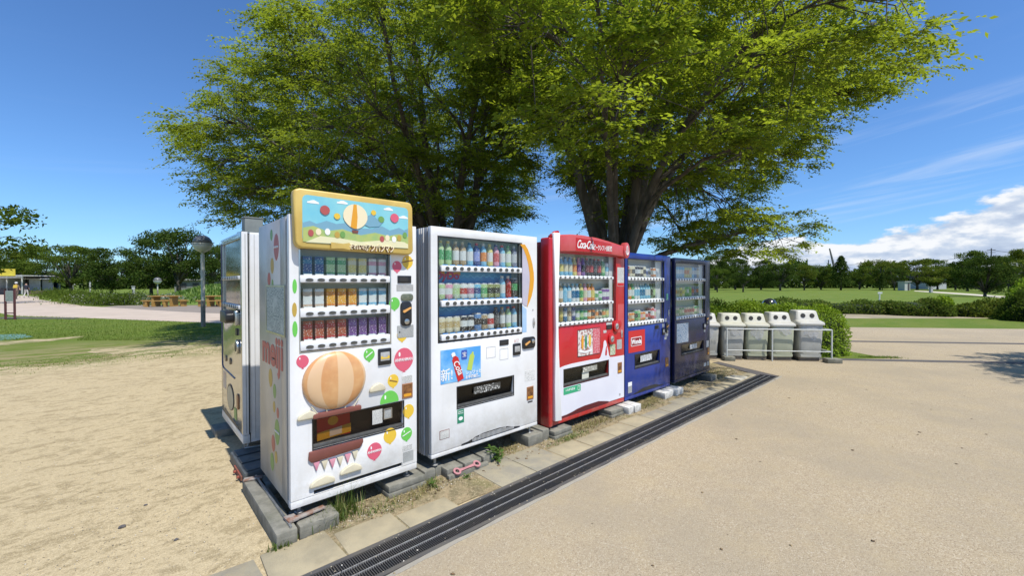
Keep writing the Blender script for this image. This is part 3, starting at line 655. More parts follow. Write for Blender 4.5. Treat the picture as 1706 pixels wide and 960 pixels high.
# ---- the plain white machine with the orange arc
def CN(m, a, k='S', s=1.0): return (k, m, a, m, s)
rows2 = [((1.472, 1.521), [('B', LG, GR, YE)]*2+[('B', TN, WH, CR)]*2+[('B', LBL, WH, BL), ('B', DB, (.3, .35, .7), RE), ('B', LBL, OR, WH), ('B', YE, WH, YE), ('B', PK, (.6, .1, .1), DB), ('B', LBL, WH, RE), ('B', LG, WH, GR), ('B', (.2, .22, .32), SIL, SIL)], 1.5235),
         ((1.190, 1.240), [CN(LG, WH, 'C', 1.12), CN(PK, WH, 'C', 1.12), CN((.5, .62, .45), LG, 'C', 1.12), CN(WH, RE, 'C', 1.12), CN(WH, (.5, .2, .3), 'C', 1.12), CN(LBL, DB, 'C', 1.12), CN(LG, GR, 'C', 1.12), CN((.3, .33, .12), BK, 'C', 1.12), CN((.3, .33, .12), BK, 'C', 1.12), ('B', LBL, WH, WH), ('B', RE, (.35, .01, .01), WH), ('T', BK, GR, BK, 1.15)], 1.2425),
         ((0.918, 0.967), [CN(CR, (.55, .42, .2), 'C', 1.12)]*3+[CN(BK, WH, 'C', 1.12)]*2+[CN((.12, .25, .5), BK, 'C', 1.25), CN(TN, BK, 'C', 1.15), CN(WH, RE, 'C', 1.15), ('B', BK, (.12, .12, .12), BK, .95), ('B', (.3, .26, .18), WH, TN, .95), ('B', LG, WH, RE, .95), ('B', LBL, WH, RE, .95)], .9695)]
m2 = machine('vending_machine', 'large white drinks machine with an orange arc beside its window, second from the camera', (1.751, 0.002, 0.175), 0, 1.191, 0.74, 1.825, WHITE,
             (0.064, 0.985, 0.905, 1.752), rows2, 12, 'big', (0.245, 0.875, 0.350, 0.525), sidemat=GREYS, btnx=(0.09, 0.978), back=INGREY, footz=-0.075, kick=.030)
build(MB().box(.072, .955, .112, .120, 1.262, 1.478), 'blue_backing', INBLUE, m2); build(MB().box(.072, .955, .112, .120, .985, 1.205), 'blue_backing', INBLUE, m2)
for z_ in (1.44, 1.165):
    wv = MB(); n = 26
    for i in range(n):
        xx = (.38 if z_ > 1.4 else .12)+i*.0215; zz = z_+.012*sin(i*1.9)+.009*sin(i*.7)
        if xx < .82: wv.prism([(xx, zz-.008), (xx+.022, z_-.008+.012*sin((i+1)*1.9)), (xx+.022, z_+.002+.012*sin((i+1)*1.9)), (xx, zz+.002)], .1100, .1115)
    build(wv, 'wave_print', pmat('print_bright_blue', (.12, .50, .85), None, rough=.4), m2)
text('DyDo', .088, pmat('print_crimson', (.50, .02, .14), None, rough=.4), m2, (.225, .1080, 1.440), bold=.004, sx=1.12, extrude=.001)
decal('magazine_print', [(.09, 1.445), (.09, 1.478), (.20, 1.478), (.20, 1.458), (.36, 1.478), (.36, 1.445)], PORG, m2, 1, y=.112)
outer = [(1.022, 1.742), (1.06, 1.70), (1.095, 1.635), (1.122, 1.56), (1.140, 1.48), (1.144, 1.41), (1.135, 1.33), (1.112, 1.255), (1.08, 1.195), (1.054, 1.153)]
inner = [(.957, 1.742), (1.005, 1.695), (1.04, 1.63), (1.066, 1.555), (1.082, 1.48), (1.086, 1.41), (1.078, 1.33), (1.066, 1.265), (1.058, 1.205), (1.05, 1.16)]
decal('orange_arc', outer+inner[::-1], PORG, m2, 3)
decal('lilac_side_print', [(.988, 1.742), (1.0, 1.70)]+inner[2:]+[(1.02, 1.165), (.988, 1.19)], pmat('print_lilac', (.52, .49, .56), (.44, .42, .50), 3, .3), m2, 2)
decal('blue_side_print', [(.988, 1.17), (1.045, 1.13), (1.045, .915), (.988, .915)], pmat('print_pale_blue', (.42, .58, .74), (.30, .50, .74), 3, .3), m2, 1)
lock(m2, 1.142, .998); build(MB().prism(ell(1.131, 1.122, .008, .009, 10), -.003, .001), 'key_hole', PGRY, m2)
# poster of three drinks on sky blue
decal('poster', [(.085, .573), (.49, .573), (.49, .843), (.085, .843)], PSKY, m2, 2)
def tilted(cx, cz, w_, h_, a): 
    return [(cx+px_*cos(a)-pz_*sin(a), cz+px_*sin(a)+pz_*cos(a)) for px_, pz_ in [(-w_/2, -h_/2), (w_/2, -h_/2), (w_/2, h_/2*.62), (w_*.2, h_/2*.8), (w_*.2, h_/2), (-w_*.2, h_/2), (-w_*.2, h_/2*.8), (-w_/2, h_/2*.62)]]
decal('poster_bottle', tilted(.245, .692, .062, .235, .30), PRED, m2, 4); decal('poster_bottle_neck', tilted(.205, .800, .036, .035, .30), PWHT, m2, 5)
text('Cola', .075, PWHT, m2, (.248, -.0078, .688), shear=.2, sx=.9, rz=1.12, bold=.001)
decal('poster_can', rrect(.285, .345, .745, .825, .012), pmat('print_navy', (.04, .10, .40), None, rough=.4), m2, 3); decal('poster_can_green', tilted(.385, .725, .05, .155, -.25), pmat('print_lime', (.45, .58, .10), None, rough=.4), m2, 4)
text('宝', .045, PWHT, m2, (.315, -.0055, .785)); text('新!', .105, PWHT, m2, (.143, -.0042, .635), bold=.001, sx=.9); text('シュワッと', .034, PWHT, m2, (.412, -.0042, .628), bold=.0008); text('お手頃価格。', .032, PWHT, m2, (.408, -.0042, .593), bold=.0008, sx=.85)
for (q0, q1, q2, q3) in ((.553, .656, .723, .821), (.708, .809, .689, .789)):
    build(MB().panel([q0, q0+.003, q1-.003, q1], [q2, q2+.003, q3-.003, q3], {(1, 1)}, -.0015, .001), 'blank_card_frame', PGRY, m2)
display_unit(m2, .705, .813, .820, .869); note_slot(m2, .866, .960, .713, .821); coin_unit(m2, 1.068, .812, 'wide')
text('OK', .03, FSIDE['r'], m2, (.905, -.001, .845)) if False else decal('coin_print', rrect(.885, .94, .828, .862, .006), posterm('coin_print', (.74, .70, .68), (.6, .35, .3), 60, 60), m2, 1)
decal('notice_label', rrect(1.021, 1.158, .446, .545, .003), posterm('faint_notice', (.70, .70, .67), (.40, .40, .38), 50, 160, .8), m2, 1); coin_return(m2, 1.091, .327, .088, .125)
text('CASH', .018, PBLK, m2, (1.091, -.001, .250), bold=.0006) if False else decal('small_print', rrect(1.06, 1.125, .236, .250, .003), PBLK, m2, 1)
decal('green_notice', [(.245, .224), (.313, .224), (.313, .337), (.245, .337)], PDG, m2, 1); text('Season', .018, PWHT, m2, (.279, -.0018, .322)); text('Partner', .018, PWHT, m2, (.279, -.0018, .306)); decal('leaf_mark', ell(.279, .262, .022, .016, 10), PWHT, m2, 2)
o = decal('rating_plate', rrect(.078, .164, .136, .2, .003), NOTICE, m2, 2); decal('rating_plate_border', rrect(.074, .168, .132, .204, .003), PBRN, m2, 1)
ga = [(.287, .046), (.36, .052), (.437, .073), (.52, .084), (.70, .086), (.80, .076), (.88, .054), (.955, .043)]
decal('grill_shade_print', ga+[(.955, .034), (.287, .034)], PBLK, m2, 1)  # flat black print stands in for shade inside a grill slot
sl_ = MB()
for i in range(34):
    xx = .40+i*.0142; zt = .078 if .47 < xx < .78 else .066
    sl_.box(xx, xx+.005, -.006, -.0012, .040, zt)
build(sl_, 'grill_slats', WHITE, m2)
poster_arch = [(x_, z_+.004) for x_, z_ in ga]
for xx, yy in ((0.0, .05), (0.0, .085), (0.0, .12)): build(MB().box(-.004, .0035, .062+yy*.9, .069+yy*.9, .0, 1.82), 'side_rib', WHITE, m2)
build(MB().panel([.058, .061, 1.185, 1.188], [.05, .053, 1.795, 1.798], {(1, 1)}, -.0008, .001), 'door_crease', PGRY, m2) if False else None

decal('hatch_print', rrect(.42, .72, .435, .495, .004), posterm('hatch_print_dark', (.05, .05, .045), (.7, .7, .66), 55, 70), m2, 1, y=.006)

# ---- the red and white machine
rows3 = [((1.487, 1.518), [('B', GR, LG, GR), ('B', LBL, YE, WH), ('B', LBL, CR, BL), ('B', LBL, CR, BL), ('B', YE, OR, YE), ('B', PK, PU, PK), ('B', PU, BK, PU)]+[('B', BK, (.2, .02, .02), RE), ('B', BK, RE, BK), ('B', BK, (.1, .1, .1), RE)]+[('B', BK, RE, RE), ('B', GR, LG, WH), ('T', WH, LBL, SIL)], 1.52),
         ((1.203, 1.236), [('B', TN, WH, BK), ('B', TN, WH, WH), ('B', LBL, LBL, WH), ('B', LBL, WH, WH), ('B', WH, BL, LBL), ('B', WH, BL, LBL), ('B', YE, GR, YE), ('B', PK, CR, PK), ('B', OR, WH, TN), ('B', OR, YE, TN), ('C', WH, GR, WH), ('C', GR, WH, WH), ('C', PU, WH, PU, 1.2), ('C', PU, WH, PU, 1.2)], 1.238),
         ((0.998, 1.030), [('T', TN, BK, TN), ('T', (.4, .3, .05), YE, TN), ('T', BL, WH, BL), ('T', CR, TN, RE), ('T', DB, SIL, DB), ('C', LG, WH, GR), ('C', GR, LG, GR), ('C', GR, WH, GR), ('C', OR, CR, OR), ('C', OR, BK, OR), ('C', CR, OR, WH), ('C', CR, BK, WH), ('C', LG, OR, YE), ('C', LG, YE, YE)], 1.032)]
m3 = machine('vending_machine', 'red and white cola drinks machine with a curved red header', (3.087, 0.001, 0.110), 0, 1.385, 0.76, 1.865, RED,
             (0.135, 1.212, 0.992, 1.758), rows3, 13, 'small', (0.249, 1.052, 0.366, 0.544), sidemat=DRED, btnx=(0.128, 1.143), back=INNER, footz=-0.01, inner_x=1.135, kick=.048,
             flap=glassmat('olive_smoked_flap', (0.62, 0.62, 0.50), 0.05, 0.2), flapback=pmat('olive_recess', (.20, .19, .13), (.26, .25, .17), 8, .7), gasket=RED)
build(MB().box(-.004, .056, -.03, .10, .0, 1.90), 'corner_pillar', RED, m3, bevel=.02, seg=3)
wp = [(.044, 1.945), (.145, 1.952), (.132, 1.60), (.122, 1.25), (.120, .97), (.130, .70), (.150, .40), (.171, .045), (.071, .055), (.068, .40), (.074, .70), (.083, .97), (.070, 1.40), (.055, 1.70)]
build(MB().prism(wp, -.045, .0), 'white_corner_strip', PWHT, m3, bevel=.008)
hood = [(.140, 1.760), (.40, 1.775), (.70, 1.778), (1.0, 1.770), (1.27, 1.758), (1.382, 1.750), (1.384, 1.872), (1.25, 1.890), (1.03, 1.918), (.76, 1.945), (.50, 1.955), (.30, 1.948), (.140, 1.932)]
hdr = build(MB().prism(hood, -.050, .0), 'header', REDF, m3, bevel=.012, seg=3)
decal('header_plate', [(.385, 1.782), (1.035, 1.779), (1.035, 1.893), (.80, 1.912), (.385, 1.920)], RED, hdr, 1, y=-.05)
text('Coca-Cola', .122, PWHT, hdr, (.545, -.0528, 1.852), shear=.45, sx=.66, bold=.0022, spacing=.84); text('enjoy', .022, PWHT, hdr, (.50, -.0528, 1.902), bold=.0004) if False else None
text('ピークシフト自販機', .066, PWHT, hdr, (.866, -.0528, 1.832), sx=.60, bold=.0012)
build(MB().prism(ell(1.345, 1.835, .062, .095, 28), -.064, .0), 'round_badge', REDF, m3, bevel=.008)
em = MB()
for (rx, rz, a0, a1) in ((.036, .056, -pi*.95, -pi*.05), (.018, .050, -pi*.5, pi*.5)):
    em.tube([(1.345+rx*cos(a0+(a1-a0)*i/12), -.066, 1.838+rz*sin(a0+(a1-a0)*i/12)) for i in range(13)], .0035, 5)
em.tube([(1.345, -.066, 1.775), (1.345, -.066, 1.895)], .0035, 5); em.tube([(1.345-.018*cos(a), -.066, 1.838+.05*sin(a)) for a in [-pi/2+pi*i/10 for i in range(11)]], .0035, 5)
build(em, 'badge_emblem', PWHT, m3)
cap_ = build(MB().tube([(0.03, -.005, 1.90), (.09, -.01, 1.945), (.145, -.012, 1.955)], .022, 8), 'header_shoulder', RED, m3, smooth=True)
wave = [(.172, .064), (1.380, .056), (1.380, .566), (1.20, .570), (1.086, .576), (1.062, .60), (1.045, .66), (1.02, .72), (1.0, .775), (.975, .785), (.955, .765), (.948, .71), (.925, .655), (.895, .60), (.87, .583), (.70, .592), (.506, .592), (.38, .592), (.26, .585), (.160, .570)]
for (nm, P_) in (('white_lower_print', [q for q in wave if q[0] < 99]),):
    hx0, hx1, hz0, hz1 = .243, 1.058, .360, .550
    dm = MB()
    dm.prism([(.172, .062), (1.380, .055), (1.380, hz0), (.165, hz0)], -.0013, .001)
    dm.prism([(.165, hz0+.0001), (hx0, hz0+.0001), (hx0, hz1), (.160, hz1)], -.0013, .001); dm.prism([(hx1, hz0+.0001), (1.38, hz0+.0001), (1.38, hz1), (hx1, hz1)], -.0013, .001)
    dm.prism([(.160, hz1+.0001), (1.380, hz1+.0001)]+wave[2:], -.0013, .001)
    build(dm, nm, pmat('white_door_print', (.74, .74, .79), (.70, .70, .76), 3, .3, coat=.2), m3)
decal('splash_bottle', [(.985, .61), (1.012, .605), (1.02, .65), (1.012, .68), (1.02, .71), (1.008, .715), (.995, .68), (.985, .64)], PRED, m3, 3)
decal('poster_picture', [(.483, .655), (.745, .650), (.745, .935), (.483, .930)], PICT, m3, 2); decal('poster_strip', [(.748, .650), (.881, .650), (.881, .937), (.748, .935)], PICT2, m3, 2)
decal('poster_border', [(.476, .645), (.888, .641), (.888, .944), (.476, .938)], BLACK, m3, 1)
for (q0, q1) in ((.50, .72),): decal('poster_band', [(.50, .700), (.60, .680), (.735, .690), (.735, .71), (.60, .70), (.50, .725)], PWHT, m3, 4)
build(MB().prism(ell(.62, .80, .018, .085, 10), -.005, -.003), 'poster_figure_print', PDG, m3); build(MB().prism(ell(.56, .80, .02, .08, 10), -.005, -.003), 'poster_figure_print', PORG, m3); build(MB().prism(ell(.69, .81, .02, .07, 10), -.005, -.003), 'poster_figure_print', PYEL, m3)
display_unit(m3, 1.006, 1.120, .905, .955); decal('white_label', rrect(1.006, 1.12, .958, .985, .003), NOTICE, m3)
for (cx_, cz_, rx_) in ((1.097, .790, .058), (1.195, .930, .058)):
    o = build(MB().prism(ell(cx_, cz_, rx_, rx_*1.15, 24), -.022, .0), 'coin_unit', RED, m3, bevel=.008); build(MB().prism(ell(cx_, cz_, rx_*.55, rx_*.62, 18), -.027, -.018), 'coin_slot_disc', PGRY, o, bevel=.004)
    build(MB().prism([(cx_-.02, cz_-.012), (cx_+.026, cz_+.01), (cx_+.02, cz_+.02), (cx_-.024, cz_+.0)], -.034, -.028), 'return_lever', CHROME, o)
build(MB().prism(ell(1.275, .955, .03, .045, 16), -.018, .0), 'round_lock', RED, m3, bevel=.006); lock(m3, 1.328, .83)
decal('white_label', rrect(.95, 1.01, .868, .90, .003), NOTICE, m3, 1); decal('metal_plate', rrect(1.225, 1.33, .650, .765, .003), PGRY, m3, 1); decal('card_logos', rrect(1.08, 1.19, .595, .72, .012), posterm('card_marks', (.35, .42, .25), (.72, .7, .6), 40, 60), m3, 2)
decal('notice_label', rrect(1.232, 1.375, 1.405, 1.632, .003), NOTICE, m3, 1); decal('red_label_strip', rrect(1.236, 1.371, 1.41, 1.445, .003), PRED, m3, 2)
decal('faded_red_patch', [(1.245, .85), (1.37, .85), (1.37, 1.19), (1.245, 1.19)], REDF, m3, 1)
coin_return(m3, 1.283, .424, .088, .13); og = decal('green_notice', rrect(.245, .530, .280, .352, .008), pmat('print_notice_green', (.04, .38, .18), None, rough=.4), m3, 2)
text('いたずら防止', .026, PWHT, m3, (.355, -.0030, .322), bold=.0008); build(MB().panel([.478, .482, .510, .514], [.292, .296, .334, .338], {(1, 1)}, -.004, -.0027), 'green_notice_mark', PWHT, m3)
decal('small_label', rrect(1.27, 1.30, .088, .115, .002), PGRY, m3, 3)
arch = [(.174, .067), (.30, .070), (.40, .082), (.468, .094), (.60, .104), (.854, .103), (.95, .085), (1.053, .064)]
decal('grill_shade_print', arch+[(1.053, .050), (.174, .050)], pmat('print_dark_red', (.10, .008, .01), None, rough=.5), m3, 3)  # dark red print paints the shade of the grill slot
decal('hatch_tape', [(.58, .375), (.58, .50), (.70, .50), (.70, .375)], pmat('parcel_tape', (.60, .60, .50), None, rough=.5), m3, 1, y=.02); text('○◁ ◎', .05, PWHT, m3, (.74, .006, .49), bold=.001) if False else decal('hatch_print', rrect(.58, .84, .465, .52, .004), posterm('hatch_print', (.30, .30, .25), (.8, .8, .72), 40, 60), m3, 1, y=.008)

# ---- the bright blue machine
rows4 = [((1.480, 1.519), [('C', RE, BK, YE, 1.2), ('C', CR, TN, YE, 1.2), ('C', CR, BK, YE, 1.2), ('C', BK, SIL, BK, 1.2), ('C', BK, WH, BK, 1.2), ('C', BK, CR, BK, 1.2), ('C', CR, BK, BK, 1.2), ('C', SIL, DB, BK), ('C', SIL, BK, BK), ('C', OR, CR, RE, 1.1), ('C', OR, WH, RE, 1.1)], 1.521),
         ((1.187, 1.238), [('B', TN, CR, GR), ('B', OR, WH, GR), ('B', GR, WH, GR), ('B', WH, LBL, WH), ('B', WH, LBL, WH), ('B', LBL, BL, WH), ('B', LBL, BL, WH), ('B', LBL, WH, BL), ('B', LBL, WH, WH), ('B', (.12, .2, .12), BK, BK), ('B', (.14, .16, .1), LG, BK)], 1.240),
         ((0.908, 0.955), [('C', CR, RE, TN), ('C', OR, TN, TN), ('C', OR, CR, TN), ('C', GR, BK, GR, 1.2), ('C', LG, GR, GR, 1.2), ('C', OR, PK, TN), ('C', OR, CR, TN), ('C', WH, RE, RE), ('C', BK, RE, RE), ('C', RE, WH, WH, 1.4), ('C', PK, CR, RE, 1.2)], .957)]
m4 = machine('vending_machine', 'bright blue drinks machine with a red sign below its window', (4.494, 0.003, 0.106), 0, 1.156, 0.74, 1.825, BLUE,
             (0.056, 0.978, 0.900, 1.752), rows4, 11, 'round', (0.226, 0.848, 0.366, 0.540), sidemat=BLUE, btnx=(0.058, 0.963), back=INNER, footz=-0.006, inner_x=.830, kick=.040,
             flap=glassmat('grey_smoked_flap', (0.6, 0.62, 0.62), 0.06, 0.15), flapback=pmat('grey_recess', (.14, .15, .15), (.20, .21, .2), 8, .6))
decal('red_sign', [(.073, .578), (.463, .574), (.463, .850), (.073, .852)], PRED, m4, 2); decal('red_sign_border', [(.068, .573), (.470, .569), (.470, .856), (.068, .857)], BLUE, m4, 1)
decal('sign_badge_edge', rrect(.128, .380, .655, .766, .015), PWHT, m4, 3); decal('sign_badge', rrect(.137, .371, .663, .758, .012), pmat('print_maroon', (.25, .01, .02), None, rough=.4), m4, 4); text('Wonda', .082, PWHT, m4, (.254, -.0062, .706), bold=.003, sx=.92)
display_unit(m4, .72, .82, .83, .88); decal('white_label', rrect(.925, .985, .84, .885, .003), NOTICE, m4); note_slot(m4, .915, .985, .735, .83); coin_unit(m4, 1.055, .83, 'wide', 1.0) if False else coin_unit(m4, 1.045, .825, 'black', .8)
decal('notice_label', rrect(1.0, 1.09, .71, .775, .003), NOTICE, m4, 1); decal('notice_label', rrect(.99, 1.055, .665, .70, .003), NOTICE, m4, 1); coin_return(m4, 1.055, .345, .088, .13)
decal('green_tag', rrect(1.03, 1.09, 1.21, 1.30, .004), posterm('green_tag', (.05, .25, .18), (.3, .55, .45), 40, 40), m4, 1); lock(m4, 1.105, 1.03); decal('white_label', rrect(1.0, 1.05, .91, .955, .003), NOTICE, m4, 1)
decal('white_label', rrect(.069, .155, .165, .215, .003), PWHT, m4, 1); decal('rating_plate', rrect(.07, .155, .08, .162, .003), NOTICEG, m4, 1)
arch4 = [(.20, .052), (.283, .064), (.37, .084), (.454, .092), (.726, .090), (.85, .062), (.967, .052)]
decal('grill_shade_print', arch4+[(.967, .044), (.20, .044)], PBLK, m4, 1); decal('hatch_print', rrect(.37, .66, .43, .51, .004), posterm('hatch_print_grey', (.4, .42, .42), (.85, .85, .85), 30, 40), m4, 1, y=.008)  # grill slot is only its inner shade, printed black

# ---- the dark navy machine at the end of the row
rows5 = [((1.464, 1.503), [('T', LBL, WH, WH, 1.1)]*4+[('T', YE, OR, YE, 1.1)]*2+[('T', YE, CR, YE, 1.1), ('T', LBL, SIL, BL, 1.1), ('T', BL, SIL, BL, 1.1), ('T', TN, CR, TN, 1.1)], 1.505),
         ((1.184, 1.226), [('C', CR, OR, TN, 1.25), ('C', CR, TN, TN, 1.25), ('C', YE, TN, TN, 1.25), ('C', CR, YE, YE, 1.25)]+[('T', GR, LG, GR), ('T', GR, WH, GR), ('T', LG, GR, GR), ('T', PU, RE, RE), ('T', DB, PU, DB), ('T', DB, RE, DB)], 1.228),
         ((0.903, 0.945), [('C', CR, LG, TN, 1.1), ('C', CR, GR, TN, 1.1), ('C', GR, LG, TN, 1.1), ('C', GR, CR, TN, 1.1)]+[('C', CR, RE, WH, 1.1)]*4+[('C', GR, CR, TN, 1.1), ('C', LG, CR, TN, 1.1)], .947)]
m5 = machine('vending_machine', 'dark navy drinks machine, farthest of the row, partly in tree shade', (5.782, 0.001, 0.118), 0, 1.217, 0.72, 1.80, NAVY,
             (0.022, 1.030, 0.895, 1.730), rows5, 11, 'round', (0.208, 0.974, 0.368, 0.524), sidemat=NAVY, btnx=(0.045, 1.015), back=INNER, footz=-0.018, inner_x=.905, kick=.036,
             flap=MATS['grey_smoked_flap'], flapback=MATS['grey_recess'])
decal('poster_picture', [(.056, .562), (.429, .556), (.429, .840), (.056, .846)], PICTB, m5, 2); decal('poster_border', [(.05, .556), (.436, .550), (.436, .846), (.05, .852)], PBLK, m5, 1)
note_slot(m5, .955, 1.04, .70, .80); coin_unit(m5, 1.085, .84, 'black', .75); decal('white_label', rrect(.985, 1.04, .655, .69, .003), NOTICE, m5, 1); decal('notice_label', rrect(1.08, 1.165, .40, .505, .003), NOTICE, m5, 1); coin_return(m5, 1.158, .335, .08, .12)
decal('notice_label', rrect(.985, 1.075, .105, .158, .003), NOTICE, m5, 1); decal('notice_label', rrect(1.11, 1.19, .10, .165, .003), NOTICEG, m5, 1)
decal('hatch_print', rrect(.50, .75, .43, .50, .004), MATS['hatch_print_grey'], m5, 1, y=.008); decal('grill_line', [(.10, .045), (1.15, .045), (1.15, .052), (.10, .052)], PBLK, m5, 1)

# ---- the machine round the corner, seen along its polished front
rows0 = [((1.425, 1.46), [('C', OR, CR, OR), ('C', RE, WH, RE), ('C', GR, WH, GR), ('C', BK, WH, BK), ('C', TN, CR, TN), ('C', BL, WH, BL), ('C', LG, GR, GR), ('C', CR, TN, BK)], 1.462),
         ((1.165, 1.20), [('B', GR, WH, GR), ('B', LBL, WH, WH), ('B', TN, CR, TN), ('B', OR, YE, OR), ('B', WH, BL, WH), ('B', LG, WH, GR), ('B', RE, BK, RE), ('B', BK, CR, BK)], 1.202)]
m0 = machine('vending_machine', 'white machine round the corner at the left, its polished front seen edge-on', (0.746, 2.461, 0.162), -pi/2, 1.047, 0.72, 1.842, MIRROR,
             (0.125, 1.000, 1.12, 1.795), rows0, 9, 'round', None, sidemat=WHITE, btnx=(.13, .99), back=INGREY, footz=-0.05, glass=GLASSM, kick=.07, gasket=CHROME, kickmat=WHITE)
build(MB().box(1.0475, 1.0515, .0, .0445, .075, 1.84), 'door_edge', WHITE, m0)
for yy in (.03, .06): build(MB().box(1.0515, 1.054, yy-.006, yy-.001, .09, 1.82), 'door_edge_rib', PGRY, m0)
for yy in (.095,): build(MB().box(1.0435, 1.0455, yy, yy+.003, .03, 1.82), 'side_seam', PGRY, m0)
build(MB().prism([(.56, 1.035), (.80, 1.035), (.86, 1.06), (.86, 1.12), (.80, 1.143), (.56, 1.143)], -.09, .0), 'coin_hood', BLACK, m0, bevel=.01)
build(MB().prism(rrect(.86, .93, 1.02, 1.15, .01), -.03, .0), 'coin_plate', CHROME, m0, bevel=.005); build(MB().prism(rrect(.79, .86, .925, .985, .006), -.008, .001), 'price_display', BLACK, m0)
o = build(MB().prism(ell(.88, .827, .05, .065, 20), -.02, .0), 'handle_ring', CHROME, m0, bevel=.006); build(MB().prism(ell(.88, .827, .03, .04, 16), -.024, -.018), 'handle_centre', BLACK, o)
for q in (.276, .50): build(MB().prism(ell(q, .647, .035, .032, 14), -.008, .001), 'round_sticker', pmat('sticker_brown', (.28, .2, .12), None, rough=.4), m0)
build(MB().prism(ell(.49, .30, .165, .125, 30), -.004, .0), 'round_hatch_rim', BLACK, m0); build(MB().prism(ell(.50, .295, .150, .112, 30), -.0055, -.002), 'round_hatch', pmat('pale_hatch', (.30, .32, .26), (.2, .22, .18), 4, .3), m0)
build(MB().prism(rrect(.815, .895, .26, .40, .03), -.008, .001), 'coin_return', MATS['brown_plastic'], m0, bevel=.003); decal('green_notice', rrect(.67, .79, .14, .245, .006), FSIDE['g'], m0, 2); decal('red_notice', rrect(.10, .26, .33, .50, .006), posterm('red_print', (.5, .44, .38), (.5, .2, .12), 30, 30), m0, 1)
ln_ = MB().tube([(.06, -.002, 1.80), (.058, -.002, .60), (.075, -.002, .55), (.12, -.002, .53), (.70, -.002, .515)], .006, 5); build(ln_, 'front_trim_line', pmat('trim_blue_grey', (.08, .09, .16), None, rough=.3), m0)
decal('grill_shade_print', [(.146, .078), (.146, .125), (.84, .10), (.84, .078)], PBLK, m0, 1)  # black print in place of a shaded slot
gb_ = empty('control_box', (0.875, 1.98, 2.0045)); tag(gb_, 'small grey metal box standing on top of the corner machine', 'metal box')
build(MB().box(0, .16, 0, .14, 0, .195), 'casing', pmat('grey_painted_metal', (.16, .18, .17), (.13, .145, .14), 6, .6), gb_, bevel=.006); build(MB().box(-.006, .166, -.006, .146, .1955, .208), 'lid', MATS['grey_painted_metal'], gb_, bevel=.003)
